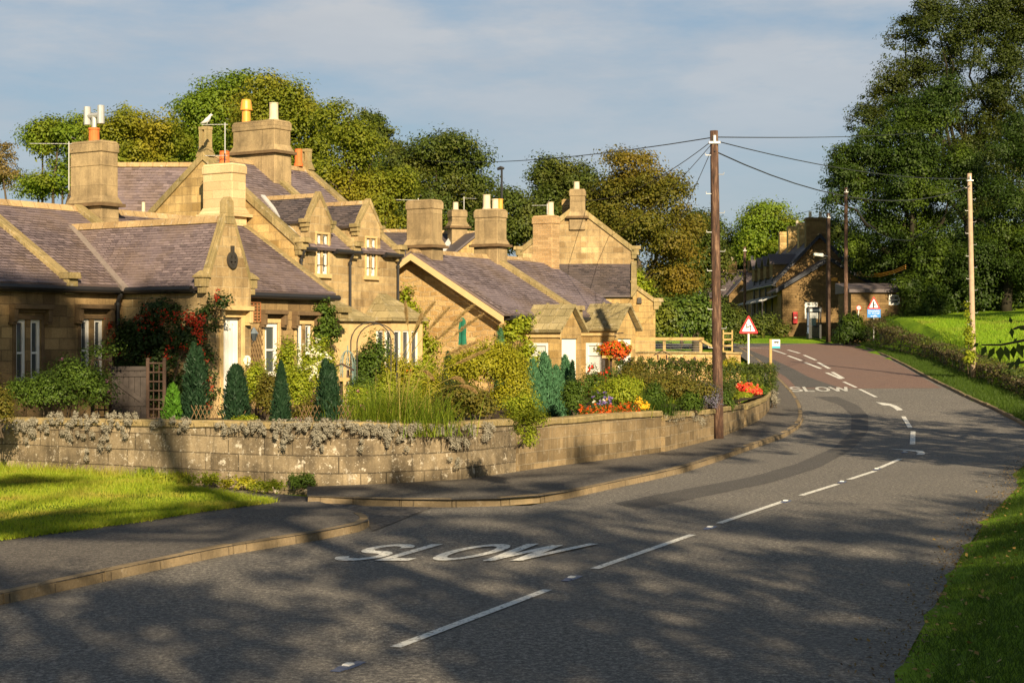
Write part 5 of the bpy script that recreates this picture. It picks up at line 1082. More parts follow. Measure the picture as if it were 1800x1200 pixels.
# telephone kiosk
Y = 133.; k0 = at(1419.5, 592, Y); k1 = at(1446, 540, Y); zb = zr(Y)+.28; wd = (k1[0]-k0[0]); x0, x1 = k0[0]+.1, k1[0]-.1; dp = wd*.85; zt = k1[2]
s = thing('phone_box', 'dark-framed glazed telephone kiosk on the far verge', 'phone box', ((x0+x1)/2, Y, zb))
mb = MB(); D0 = Frame(0)
for xx in (x0, x1-.09):
    for yy in (Y, Y+dp-.09): mb.fbox(D0, xx, xx+.09, -yy-.09, -yy, zb, zt-.2)
mb.fbox(D0, x0-.03, x1+.03, -Y-dp-.03, -Y+.03, zt-.42, zt-.05, .0); mb.fbox(D0, x0-.01, x1+.01, -Y-dp-.01, -Y+.01, zt-.05, zt+.03, .06)
for z_ in (zb+.05, zb+.95): mb.fbox(D0, x0+.09, x1-.09, -Y-.06, -Y-.01, z_, z_+.10); mb.fbox(D0, x0+.01, x0+.06, -Y-dp+.1, -Y-.1, z_, z_+.10); mb.fbox(D0, x1-.06, x1-.01, -Y-dp+.1, -Y-.1, z_, z_+.10)
mb.build('frame', M['black'], s)
m_, nt_, bs_ = newmat('kiosk_glass'); bs_.inputs['Base Color'].default_value = (.6, .65, .65, 1); bs_.inputs['Roughness'].default_value = .05; bs_.inputs['Transmission Weight'].default_value = .9; bs_.inputs['IOR'].default_value = 1.05
mb = MB(); mb.poly([(x0+.09, Y+.03, zb+.1), (x1-.09, Y+.03, zb+.1), (x1-.09, Y+.03, zt-.42), (x0+.09, Y+.03, zt-.42)]); mb.poly([(x0+.03, Y+.09, zb+.1), (x0+.03, Y+dp-.09, zb+.1), (x0+.03, Y+dp-.09, zt-.42), (x0+.03, Y+.09, zt-.42)]); mb.build('pane', m_, s)
mb = MB(); mb.fbox(D0, x0+.08, x1-.08, -Y+.031, -Y+.04, zt-.34, zt-.14); mb.build('sign_strip', plain('kiosk_strip', (.45,.47,.48), .4, .05), s)
mb = MB(); mb.fbox(D0, x0+.3, x1-.3, -Y-dp+.1, -Y-dp+.3, zb+.95, zb+1.65); mb.build('telephone', plain('kiosk_phone', (.2,.32,.38), .4, .1), s)
# wall post box
q = at(1397.5, 558, 139.9); s = thing('post_box', 'narrow red post box fixed to the terrace gable', 'post box', (q[0], 139.8, q[2]-.45))
mb = MB(); mb.fbox(D0, q[0]-.19, q[0]+.19, -140., -139.72, q[2]-.5, q[2]+.4, .0); mb.fbox(D0, q[0]-.21, q[0]+.21, -140., -139.70, q[2]+.4, q[2]+.48, .03); bx = mb.build('box', M['postred'], s, bevel=.02)
mb = MB(); mb.fbox(D0, q[0]-.10, q[0]+.10, -139.72, -139.71, q[2]-.08, q[2]+.06); mb.build('notice', M['white'], s); mb = MB(); mb.fbox(D0, q[0]-.13, q[0]+.13, -139.72, -139.71, q[2]+.2, q[2]+.25); mb.build('slot', M['black'], s)
# tall black lamp column behind the roofs
Y = 78.; q = at(882, 297, Y); s = thing('street_lamp', 'tall thin black lamp column rising behind the middle chimneys', 'street lamp', (q[0], Y, 2.))
mb = MB(); mb.tube([(q[0], Y, 1.), (q[0], Y, 5.), (q[0], Y, 5.01), (q[0], Y, q[2])], [.09, .09, .055, .05], 8); mb.build('column', M['black'], s)
mb = MB(); mb.tube([(q[0]+.12, Y, q[2]+.02), (q[0]-.05, Y, q[2]+.05), (q[0]-.22, Y, q[2]-.02)], [.05, .09, .06], 8); mb.build('lamp_head', M['black'], s)

# ================================================================== things in the garden
def pt(u, Y, z=None): x = (u-900)*Y/F; return (x, Y, gsoil(Y) if z is None else z)
zv = lambda v, Y: H-(v-600)*Y/F
# wooden gate and its flanking trellises
Y = 37.6; x0, x1 = (196-900)*Y/F, (257-900)*Y/F; zb = 1.05; zt = zv(646, Y)
s = thing('garden_gate', 'weathered grey plank gate with diagonal brace', 'gate', ((x0+x1)/2, Y, zb)); mb = MB(); n = 6
for i in range(n): xx = x0+(x1-x0)*i/n; mb.fbox(D0, xx+.004, xx+(x1-x0)/n-.004, -Y-.025, -Y, zb, zt-.02-.01*(i % 2))
mb.build('boards', M['greywood'], s)
mb = MB()
for z_ in (zb+.1, zb+.38, zt-.2, zt-.06): mb.fbox(D0, x0, x1, -Y+.002, -Y+.03, z_, z_+.09)
for za_, zc_ in ((zt-.2, zb+.45), (zb+.42, zb+.12)): mb.prism([(x0+.02, Y-.036, za_), (x0+.02, Y-.036, za_-.12), (x1-.02, Y-.036, zc_-.06), (x1-.02, Y-.036, zc_+.06)], (0, .03, 0))
mb.build('brace', M['greywood'], s)
def trellis(u0, u1, vt, Y, lab, nb, arch=False):
    a, b = (u0-900)*Y/F, (u1-900)*Y/F; zt = zv(vt, Y); s = thing('trellis_panel', lab, 'trellis', ((a+b)/2, Y, 1.05), 'dark trellis panels either side of the gate'); mb = MB()
    for xx in (a, b): mb.fbox(D0, xx-.035, xx+.035, -Y-.035, -Y+.035, 1.0, zt); mb.lathe((xx, Y, zt), [(.045, 0), (.05, .04), (.02, .07)], 8)
    mb.build('posts', M['darkwood'], s); mb = MB()
    for i in range(nb): z_ = 1.15+(zt-1.2)*i/(nb-1); mb.fbox(D0, a+.035, b-.035, -Y-.015, -Y+.015, z_-.018, z_+.018)
    for t in (.33, .66): mb.fbox(D0, a+(b-a)*t-.012, a+(b-a)*t+.012, -Y-.03, -Y-.016, 1.1, zt-.08)
    mb.build('laths', M['darkwood'], s)
trellis(163, 194, 628, 37.7, 'dark open trellis left of the plank gate', 8); trellis(260, 289, 634, 37.7, 'dark open trellis right of the plank gate', 7)
def lattice(u0, u1, vt, vb, Y, lab):
    a, b = (u0-900)*Y/F, (u1-900)*Y/F; z0_, z1_ = zv(vb, Y), zv(vt, Y); mb = MB(); n = max(5, int((b-a)/.085)); h = z1_-z0_
    for i in range(n):
        x_ = a+(b-a)*i/n
        for s_ in (-1, 1):
            xa = x_ if s_ > 0 else x_+h*.45; mb.tube([(xa, Y+s_*.006, z0_), (xa+s_*h*.45, Y+s_*.006, z1_)], .0075, 4)
    return tag(mb.build('lattice_edging', M['lathwood'], loc=((a+b)/2, Y, z0_)), lab, 'edging', 'willow lattice edging on the wall')
lattice(524, 616, 712, 742, 32.9, 'willow lattice edging between two dark conifers, widest piece'); lattice(336, 388, 712, 736, 34., 'low willow lattice edging left of the white door'); lattice(398, 432, 712, 736, 33.6, 'short willow lattice edging under the conifer by the door')
# rose arch
Y = 41.; s = thing('rose_arch', 'thin black metal rose arch before the bay window', 'garden arch', pt(650, Y)); 
for dy in (0., .45):
    w_ = .5; zt = zv(566+dy*6, Y); xc = (652-900)*Y/F+dy*.25; mb = MB(); mb.tube([(xc-w_, Y+dy, 1.), (xc-w_, Y+dy, zt-.5)]+[(xc-w_*math.cos(t), Y+dy, zt-.5+.5*math.sin(t)) for t in np.linspace(.1, 3.04, 12)]+[(xc+w_, Y+dy, zt-.5), (xc+w_, Y+dy, 1.)], .016, 6); mb.build('hoop', M['iron'], s)
mb = MB()
for k in range(5): z_ = 1.2+k*.24; mb.tube([pt(652-36, Y, z_), pt(652-36+8, Y+.45, z_)], .008, 4)
mb.build('rungs', M['iron'], s)
# small blue-grey wire obelisk
Y = 38.; s = thing('wire_obelisk', 'small blue-grey wire plant dome behind the bird table', 'plant support', pt(611, Y)); mb = MB(); xc = (611-900)*Y/F; zt = zv(616, Y)
for k in range(4):
    t0 = k*math.pi/4; mb.tube([(xc+.17*math.cos(t0)*c_, Y+.17*math.sin(t0)*c_, z_) for c_, z_ in [(1, 1.05), (1, zt-.3)]+[(math.cos(t), zt-.3+.3*math.sin(t)) for t in np.linspace(.2, math.pi-.2, 8)]+[(-1, zt-.3), (-1, 1.05)]], .009, 5)
mb.tube([(xc, Y, zt), (xc, Y, zt+.12)], .012, 5); mb.build('wires', plain('bluewire', (.16,.25,.25), .5, .2), s)
def bird_table(u, vt, Y, lab, w_=.24, deep=True, cat='bird table', name='bird_table'):
    x, y, zb = pt(u, Y); zt = zv(vt, Y); s = thing(name, lab, cat, (x, y, zb)); mb = MB(); mb.tube([(x, y, zb-.1), (x, y, zt-.36)], .035, 8); mb.build('post', M['darkwood'], s)
    mb = MB(); mb.fbox(D0, x-w_, x+w_, -y-w_*.8, -y+w_*.8, zt-.38, zt-.34); mb.fbox(D0, x-w_, x+w_, -y+w_*.8-.02, -y+w_*.8, zt-.34, zt-.30); mb.build('tray', M['palewood'], s)
    mb = MB()
    for sx_ in (-1, 1):
        for sy_ in (-1, 1): xx, yy = x+sx_*(w_-.05), -y+sy_*(w_*.8-.05); mb.fbox(D0, xx-.015, xx+.015, yy-.015, yy+.015, zt-.34, zt-.13)
    mb.build('struts', M['darkwood'], s)
    mb = MB()
    for s_ in (-1, 1): lo = [(x+s_*(w_+.08), y-w_, zt-.15), (x, y-w_, zt), (x, y+w_, zt), (x+s_*(w_+.08), y+w_, zt-.15)]; mb.hexa(lo, [(a, b, c+.025) for a, b, c in lo])
    mb.build('roof', M['darkwood'], s); return s
bird_table(600, 640, 37.2, 'wooden bird table with tray among the white flowers', .2)
bird_table(1074, 608, 52., 'dark pitched-roof bird table beside the hanging basket', .3)
bird_table(1164, 617, 57., 'little lantern-shaped wooden bird feeder above the hedge', .2, name='bird_feeder', cat='bird feeder')
# folded green parasol
Y = 47.; x, y, zb = pt(813, Y); s = thing('parasol', 'closed dark green garden parasol against the rubble gable', 'parasol', (x, y, zb)); zt = zv(558, Y)
mb = MB(); mb.tube([(x, y, zb-.1), (x, y, zt+.03)], .02, 8); mb.build('pole', M['palewood'], s)
mb = MB(); n0 = 12; rings = [(.03, 0), (.10, -.08), (.13, -.3), (.115, -.5), (.14, -.78)]
for r_, z_ in rings:
    for k in range(n0): t = 2*math.pi*k/n0; rr_ = r_*(1 if k % 2 else .72); mb.v.append((x+rr_*math.cos(t), y+rr_*math.sin(t), zt+z_))
for i in range(len(rings)-1):
    for k in range(n0): a, b = i*n0+k, i*n0+(k+1) % n0; mb.f.append((a, b, b+n0, a+n0))
mb.build('canopy', M['greenfab'], s)
# rusty wire wall trellis
q0 = A.onb(440, 565, B1+.06); q1 = A.onb(458, 532, B1+.06); s = None; mb = MB()
for i in range(4): a_ = q0[0]+(q1[0]-q0[0])*i/3; mb.tube([A.p(a_, B1+.06, q0[2]), A.p(a_, B1+.06, q1[2])], .014, 5)
for i in range(7): z_ = q0[2]+(q1[2]-q0[2])*i/6; mb.tube([A.p(q0[0], B1+.07, z_), A.p(q1[0], B1+.07, z_)], .012, 5)
tag(mb.build('wire_trellis', M['rustwire'], loc=A.p(q0[0], B1, q0[2])), 'rusty wire grid hung on the cottage wall right of the porch', 'trellis')
q0 = A.onb(441, 660, B1+.08); q1 = A.onb(463, 575, B1+.08); mb = MB(); hgt = q1[2]-q0[2]
for i in range(-4, 6):
    for s_ in (1, -1):
        pts_ = []
        for t in np.linspace(0, 1, 20):
            a_ = q0[0]+(i+t*5*s_+(0 if s_ > 0 else 5))*(q1[0]-q0[0])/5
            if q0[0] <= a_ <= q1[0]: pts_.append(A.p(a_, B1+.08+.005*s_, q0[2]+hgt*t))
        if len(pts_) > 1: mb.tube(pts_, .01, 4)
tag(mb.build('lath_trellis', M['lathwood'], loc=A.p(q0[0], B1, q0[2])), 'diamond lath trellis on the cottage wall under the rusty grid', 'trellis')
# wall lantern on the porch corner
q = A.onb(437, 585, BP+.02); s = thing('wall_lantern', 'blue-grey carriage lantern on the porch corner', 'lantern', A.p(A1+.02, BP-.2, q[2])); c = A.p(A1+.22, BP-.1, q[2])
mb = MB(); mb.tube([A.p(A1, BP-.12, q[2]-.22), A.p(A1+.1, BP-.1, q[2]-.3), A.p(A1+.22, BP-.1, q[2]-.2)], .015, 5); mb.fbox(A, A1+.0, A1+.03, BP-.2, BP-.04, q[2]-.34, q[2]-.05); mb.build('bracket', M['iron'], s)
mb = MB(); mb.tube([(c[0], c[1], c[2]-.2), (c[0], c[1], c[2]-.02)], [.05, .10], 6); mb.build('glass_body', M['glass'], s); mb = MB(); mb.tube([(c[0], c[1], c[2]-.02), (c[0], c[1], c[2]+.09), (c[0], c[1], c[2]+.14)], [.13, .05, .02], 6); mb.build('cap', plain('lantern_cap', (.14,.17,.2), .4, .2), s)
# low wall, rail fence, bench, pier
Y0 = 64.; x0, x1 = (1112-900)*Y0/F, (1302-900)*66/F; s = thing('garden_wall', 'low pale rubble wall beyond the clipped hedge, below the rail fence', 'wall', ((x0+x1)/2, 65, 1.))
mb = MB(); mb.hexa([(x0, 64, .3), (x1, 66, .3), (x1, 66.4, .3), (x0, 64.4, .3)], [(x0, 64, zv(620, 64)), (x1, 66, zv(622, 66)), (x1, 66.4, zv(622, 66)), (x0, 64.4, zv(620, 64))]); mb.build('stonework', M['rubble'], s)
mb = MB(); mb.hexa([(x0, 63.94, zv(620, 64)), (x1+.05, 65.94, zv(622, 66)), (x1+.05, 66.46, zv(622, 66)), (x0, 64.46, zv(620, 64))], [(x0, 63.94, zv(617, 64)), (x1+.05, 65.94, zv(619, 66)), (x1+.05, 66.46, zv(619, 66)), (x0, 64.46, zv(617, 64))]); mb.build('coping', M['coping'], s)
Y = 68.; s = thing('rail_fence', 'pale timber rail fence with wire above the low wall', 'fence', (5.5, Y, 1.2)); xa, xb = (1105-900)*Y/F, (1233-900)*Y/F; zr_ = zv(595, Y)
mb = MB(); mb.fbox(D0, xa, xb+.1, -Y-.03, -Y+.03, zr_-.07, zr_+.05); mb.build('rail', M['palewood'], s)
for uu in (1110, 1168, 1232): xx = (uu-900)*Y/F; mb = MB(); mb.fbox(D0, xx-.06, xx+.06, -Y-.16, -Y-.04, .8, zr_); mb.build('post', M['palewood'], s)
mb = MB(); mb.prism([(xb, Y-.02, zr_-.02), (xb, Y-.02, zr_-.14), ((1262-900)*Y/F, Y-.02, zv(616, Y)), ((1262-900)*Y/F, Y-.02, zv(612, Y))], (0, .06, 0)); mb.build('brace', M['palewood'], s)
mb = MB()
for k in range(5): mb.tube([(xa, Y-.05, zr_-.12-.1*k), (xb, Y-.05, zr_-.12-.1*k)], .006, 4)
mb.build('wires', M['galv'], s)
Y = 59.5; s = thing('garden_bench', 'dark wooden bench back showing above the clipped hedge', 'bench', pt(1198, Y)); xa, xb = (1176-900)*Y/F, (1221-900)*Y/F
for xx in (xa, xb): mb = MB(); mb.fbox(D0, xx-.05, xx+.05, -Y-.05, -Y+.05, 1., zv(630, Y)); mb.fbox(D0, xx-.05, xx+.05, -Y-.05, -Y+.05, zv(630, Y), zv(626.5, Y), .04); mb.build('leg', M['darkwood'], s)
mb = MB(); mb.fbox(D0, xa, xb, -Y-.03, -Y+.03, zv(638, Y), zv(633.5, Y))
for k in range(5): xx = xa+(xb-xa)*(k+.5)/5; mb.fbox(D0, xx-.03, xx+.03, -Y-.02, -Y+.02, 1.5, zv(638, Y))
mb.build('backrest', M['darkwood'], s); mb = MB(); mb.fbox(D0, xa-.03, xb+.03, -Y-.04, -Y+.5, 1.45, 1.5); mb.build('seat', M['darkwood'], s)
Y = 72.; xa, xb = (1270-900)*Y/F, (1288-900)*Y/F; z0_, z1_ = zr(Y)+.3, zv(580, Y); s = thing('lath_screen', 'pale lath screen post at the garden end by the bend', 'screen', ((xa+xb)/2, Y, zr(Y)))
for xx in (xa, xb-.06): mb = MB(); mb.fbox(D0, xx, xx+.06, -Y-.05, -Y+.05, z0_-.4, z1_); mb.build('post', M['palewood'], s)
mb = MB()
for k in range(9): z_ = z0_+(z1_-z0_)*(k+.5)/9; mb.fbox(D0, xa+.005, xb-.005, -Y+.051, -Y+.075, z_-.045, z_+.03)
mb.build('laths', M['palewood'], s)
mb = MB(); mb.tube([pt(1188, 47, 1.22), pt(1210, 47, 1.26), pt(1232, 47.8, 1.25)], [.04, .05, .04], 8); tag(mb.build('log', M['bark'], smooth=True, loc=pt(1210, 47, 1.2)), 'bare log lying among the grasses above the wall', 'log')
# ================================================================== trees
def limb_tube(mb, a, b, r0, r1, wob=.12, n=5):
    a, b = Vector(a), Vector(b); L_ = (b-a).length; pts = []
    for t in np.linspace(0, 1, n): q = a.lerp(b, t); pts.append(q+Vector(tuple(rng.normal(size=3)))*wob*L_*.25*math.sin(math.pi*t)+Vector((0, 0, -.06*L_*math.sin(math.pi*t))))
    mb.tube(pts, [r0+(r1-r0)*t for t in np.linspace(0, 1, n)], 6)
def px_lobes(lob, Y, seed_dy=.35):
    out = []
    for u, v, ru, rv in lob:
        dy = (rng.random()-.5)*2*seed_dy*ru*Y/F; c = at(u, v, Y+dy); out.append((c[0], c[1], c[2], ru*Y/F, ru*Y/F*.85, rv*Y/F))
    return out
def ragged(L_, reach=.42):
    out = []
    for c in L_:
        c = np.array(c); out.append(tuple(np.r_[c[:3], c[3:]*.76]))
        for d in sphere(11):
            if d[2] < -.7: continue
            f_ = .20+.24*rng.random(); out.append(tuple(np.r_[c[:3]+d*c[3:]*(.66+reach*rng.random()), c[3:]*f_*np.array([1.15, 1.15, .85])]))
    return out
def tree(label, lob, Y, mat, n, ls, clump, tu, zb=None, tr=.35, name='broadleaf_tree', grp='trees behind the village', per=48, bark='bark', trunk_top=None, flat=.75):
    L_ = px_lobes(lob, Y); x = (tu-900)*Y/F; zb = gz(x, Y)-.3 if zb is None else zb
    r = thing(name, label, 'tree', (x, Y, zb), grp); zc = min(l[2] for l in L_); top = max(l[2] for l in L_)
    mb = MB(); zt_ = trunk_top if trunk_top else zb+(top-zb)*.45
    limb_tube(mb, (x, Y, zb-.3), (x, Y, zt_), tr*1.25, tr*.7, .1, 6)
    for l in L_:
        limb_tube(mb, (x, Y, zb+(zt_-zb)*(.6+.4*rng.random())), (l[0], l[1], l[2]+l[5]*.1), tr*.45, tr*.10, .35)
        for k in range(3): d = sphere(1)[0]; d[2] = abs(d[2]); limb_tube(mb, (l[0], l[1], l[2]), (l[0]+d[0]*l[3]*.85, l[1]+d[1]*l[4]*.85, l[2]+d[2]*l[5]*.85), tr*.14, .015, .3, 4)
    mb.build('trunk', M[bark], r, smooth=True)
    npmesh('crown', crown_verts(ragged(L_, .24 if 'beyond' in grp else .42), int(n*1.6), ls*.78, clump*.95, 60, .62), 4, M[mat], r); return r
G1 = 'trees behind the village'
tree('sparse brownish tree at the far left edge', [(-8,268,30,28),(-18,300,38,34),(4,300,22,26)], 88, 'leaf_sparse', 5000, .16, .6, -10)
tree('leftmost full sycamore behind the left chimney', [(105,238,52,34),(150,262,48,45),(75,262,30,30),(110,322,48,30),(170,320,42,42),(60,330,24,22)], 86, 'leaf_syc', 20000, .19, .8, 140)
tree('olive-green tree just right of the left chimney', [(230,225,50,38),(285,250,46,46),(215,262,42,50),(255,290,60,40)], 82, 'leaf_tree', 19000, .19, .8, 250)
tree('tallest round-topped tree above the golden gable', [(385,185,58,58),(345,225,48,52),(405,250,55,60),(355,285,55,50)], 84, 'leaf_syc', 24000, .19, .85, 375)
tree('broad olive tree behind the broad chimney', [(490,185,62,52),(455,240,50,55),(535,225,48,55),(500,290,66,55),(560,290,40,60)], 80, 'leaf_tree', 27000, .19, .85, 500)
tree('yellowing tree sloping down right of the golden house', [(598,235,38,52),(625,290,52,60),(670,345,48,46),(610,345,62,60),(655,390,50,40),(702,320,26,26)], 74, 'leaf_tree', 25000, .17, .75, 620)
tree('dark feathery conifer top peeping over the yellowing tree', [(640,205,10,22),(655,235,20,30),(672,250,22,28),(690,265,18,18)], 98, 'leaf_dark', 4500, .2, .55, 655, name='conifer_tree')
tree('dark domed tree behind the middle chimneys', [(765,278,72,54),(715,300,48,58),(822,300,46,50),(765,350,86,60),(842,345,30,46),(730,380,60,40)], 92, 'leaf_dark', 30000, .2, .95, 770)
tree('ivy-dark lower tree behind the tall lamp column', [(880,390,42,55),(905,358,26,26),(930,402,34,42),(850,420,40,35)], 86, 'leaf_dark', 13000, .19, .8, 890)
tree('olive round tree left of the autumn tree', [(985,312,48,42),(958,330,32,40),(1010,345,46,50),(975,370,45,40)], 100, 'leaf_dark', 17000, .2, .9, 985)
tree('large bronze autumn tree right of the apex chimney', [(1115,325,66,50),(1075,355,54,56),(1162,345,42,46),(1120,410,84,66),(1185,425,46,50),(1165,490,62,46),(1085,440,50,50)], 94, 'leaf_autumn', 36000, .2, .95, 1125)
tree('dark low tree behind the laurel hedge', [(1228,425,34,46),(1222,480,52,50),(1258,475,30,40),(1180,520,50,34)], 116, 'leaf_dark', 16000, .24, 1., 1225)
tree('hazy far wood crown left of the dome tree', [(1222,395,30,26),(1278,428,44,34),(1292,470,42,46),(1255,455,36,40)], 200, 'leaf_dark', 11000, .4, 1.7, 1270)
tree('domed mid-green tree behind the far terrace', [(1352,398,46,36),(1325,418,30,34),(1388,410,30,32),(1352,440,62,38)], 196, 'leaf_syc', 16000, .4, 1.8, 1352)
tree('dark tree filling behind the terrace chimneys', [(1430,430,44,40),(1475,430,40,50),(1500,480,40,40)], 175, 'leaf_dark', 11000, .36, 1.6, 1450)
tree('dark wood filling the gaps low behind the left chimney and golden gable', [(160,310,62,46),(235,322,60,44),(315,320,60,50),(420,320,70,60),(300,270,40,40),(455,300,40,50)], 98, 'leaf_dark', 22000, .22, .9, 300)
tree('green wood filling the gaps behind the middle chimneys', [(600,360,60,50),(690,375,60,48),(790,390,60,40),(905,410,56,36),(960,395,50,40),(660,300,44,50),(1040,400,60,50)], 104, 'leaf_syc', 22000, .22, .9, 700)
G2 = 'big trees beyond the field'
tree('tall airy olive tree towering at upper right', [(1655,60,66,58),(1600,128,44,46),(1722,96,78,80),(1765,36,60,56),(1640,14,46,36),(1582,186,46,48),(1775,170,60,80),(1700,190,80,60),(1740,260,70,66),(1765,345,70,66),(1690,275,60,60),(1640,130,50,50),(1592,66,42,40),(1566,150,42,42),(1800,60,70,80),(1725,30,60,60),(1520,215,46,40),(1790,260,60,70)], 146, 'leaf_olive', 82000, .25, .95, 1700, grp=G2, tr=.5, bark='bark_dark')
tree('broad dark sycamore with ivied trunk overhanging the junction', [(1600,238,76,74),(1528,285,62,62),(1645,196,56,58),(1498,330,46,46),(1570,368,92,68),(1672,330,66,78),(1625,430,84,46),(1535,425,54,44),(1478,290,30,36),(1470,360,26,34),(1600,320,80,80),(1590,470,70,36),(1520,465,36,24),(1604,530,20,44),(1612,560,22,26)], 134, 'leaf_deep', 90000, .25, .95, 1606, grp=G2, tr=.55, bark='bark_dark', trunk_top=11.)
tree('dark russet-tinged tree at the right edge', [(1795,290,52,90),(1765,400,62,84),(1805,470,60,60),(1722,455,54,46)], 128, 'leaf_deep', 30000, .23, .9, 1770, grp=G2, tr=.4, bark='bark_dark')
# shade trees on the near bank and behind the camera, outside the picture
def shade(label_, x, y, s_, rot, src=None):
    pass
st = thing('roadside_tree', 'bushy roadside tree on the near bank outside the picture, casting dappled shade', 'tree', (0, 0, 0), 'roadside trees on the near bank')
mb = MB(); limb_tube(mb, (0, 0, -1), (0, 0, 6.5), .3, .16, .1, 6)
SL = [(0,0,10.2,2.6,2.6,2.0),(1.9,.6,8.2,2.2,2.2,1.8),(-1.9,-.7,8.0,2.2,2.2,1.8),(.6,-1.9,6.8,2.0,2.0,1.6),(-.6,2.0,7.,2.1,2.1,1.6),(-2.,1.2,5.4,1.6,1.6,1.1),(2.1,-1.1,5.6,1.7,1.7,1.2)]
for l in SL: limb_tube(mb, (0, 0, 2.5+2.5*rng.random()), l[:3], .12, .03, .3)
mb.build('trunk', M['bark'], st, smooth=True); npmesh('crown', crown_verts(SL, 4700, .26, .7, 40), 4, M['leaf_syc'], st)
SH = [(8.5,-13.,1.45,0.),(13.5,-17.,1.6,1.),(3.5,-19.,1.30,2.),(18.5,-11.,1.35,3.),(9.5,-1.5,.78,.7),(19.,14.,.95,2.2),(17.4,23.,.92,1.3),(22.5,30.,.92,.4),(23.5,39.,.78,5.),(18.5,11.,.82,3.3),(14.8,27.,.90,2.9),(16.6,37.,.84,.9)]
for i, (x, y, s_, ro) in enumerate(SH):
    o = st if i == 0 else copy_tree(st)
    o.location = (x, y, gz(x, y)-.1); o.scale = (s_, s_, s_); o.rotation_euler = (0, 0, ro)

# taller clear-stemmed trees further back: their high crowns throw soft shade on the cottage and the track
def tall(x, y, lobes, n=2600, base_dx=6., lab='tall clear-stemmed beech behind the camera, its high crown shading the old cottage', ls=.30):
    r = thing('tall_tree', lab, 'tree', (x+base_dx, y, gz(x, y)-.1), 'tall beeches outside the picture')
    mb = MB(); zt = min(l[2] for l in lobes)-1.5; limb_tube(mb, (x+base_dx, y, -.5), (x+base_dx*.6, y, zt*.55), .34, .26, .05, 7); limb_tube(mb, (x+base_dx*.6, y, zt*.55), (x, y, zt), .26, .18, .05, 5)
    for l in lobes: limb_tube(mb, (x, y, zt-1.), l[:3], .14, .03, .2)
    mb.build('trunk', M['bark'], r, smooth=True); npmesh('crown', crown_verts(lobes, n, ls, .6, 36), 4, M['leaf_syc'], r)
def towards(P, s_): return (P[0]+.25*s_, P[1]-.97*s_, P[2]+.4452*s_*1.0017)
def lobes_for(tg, s_): return [(*towards(q, s_+2*rng.normal()), rx_, rx_*.8, rz_) for q, rx_, rz_ in tg]
tall(3.2, -9., lobes_for([((-10.6, 39.6, 2.3), 1.8, 1.4), ((-12.6, 38.2, 2.4), 1.8, 1.4), ((-8.4, 40.4, 2.6), 1.3, 1.4), ((-11.4, 39.2, 4.0), 1.1, .6), ((-9.4, 41., 3.6), 1., .8)], 50.), 5200)
tall(1.0, -13., lobes_for([((-9.5+1.6*i, 31.-.5*i+.05*i*i, .7), 1.3, .7) for i in range(9)]+[((3.+1.2*i, 36.+2.*i, .7), 1.2, .8) for i in range(4)], 44.), 900, 7., 'thin-crowned beech behind the camera, its sparse crown dappling the garden wall', .42)
tall(37., 91., lobes_for([((21.5, 139, 5.5), 3.2, 2.6), ((25., 139., 8.), 3., 2.4), ((28.5, 139., 6.), 3., 3.), ((25., 138, 4.5), 2., 1.), ((20., 146., 7.), 3., 2.)], 50.), 3400, 3., 'tall beech right of the picture shading the far terrace')
tall(42., 78., lobes_for([((32., 123., 6.5), 2., 2.4), ((33., 121., 4.5), 3., 2.4), ((37., 121., 5.), 3., 2.4), ((41., 121., 6.), 3., 2.4)], 46.), 10000, 3., 'tall beech right of the picture shading the undergrowth')
# ================================================================== hedges and garden planting
def bush(name, label, cat, u, vt, hw, Y, mat, n, ls, clump, zb=None, grp=None, depth=1., vb=None, flowers=None, lower=.25, stems=True, flat=.8, lob=None):
    x = (u-900)*Y/F; zb = (gsoil(Y) if zb is None else zb); zt = zv(vt, Y); w_ = hw*Y/F; h = zt-zb
    r = thing(name, label, cat, (x, Y, zb), grp)
    if lob: L_ = px_lobes(lob, Y)
    else:
        L_ = [(x, Y, zb+h*.5, w_*.8, w_*.8*depth, h*.46)]
        for k in range(5): t = 2*math.pi*rng.random(); L_.append((x+w_*.55*math.cos(t), Y+w_*.5*depth*math.sin(t), zb+h*(.3+.5*rng.random()), w_*.45, w_*.45*depth, h*.26))
    if stems:
        mb = MB()
        for l in L_[:6]: limb_tube(mb, (x+.1*rng.normal(), Y+.1*rng.normal(), zb-.1), (l[0], l[1], l[2]), .02, .006, .3, 4)
        mb.build('stem', M['bark'], r)
    fine = Y < 70; npmesh('foliage', crown_verts(L_, int(n*(1.75 if fine else 1)), ls*(.74 if fine else 1), clump, 34 if fine else 26, flat), 4, M[mat], r)
    if flowers:
        for nm, fm, nf, fs in flowers:
            k = rng.choice(len(L_), size=nf); d = sphere(nf); d[:, 1] = -abs(d[:, 1]); d[:, 2] = abs(d[:, 2])*.9-.25; d = unit(d); Lb = np.array(L_)[k]; c = Lb[:, :3]+d*Lb[:, 3:6]*1.03
            cc = np.repeat(c, 6, 0)+rng.normal(size=(nf*6, 3))*fs*.35; npmesh(nm, leaf_verts(cc, unit(np.repeat(d, 6, 0)+.6*rng.normal(size=(nf*6, 3))), fs*(.7+.5*rng.random(nf*6)), fs*.7), 4, M[fm], r)
    return r
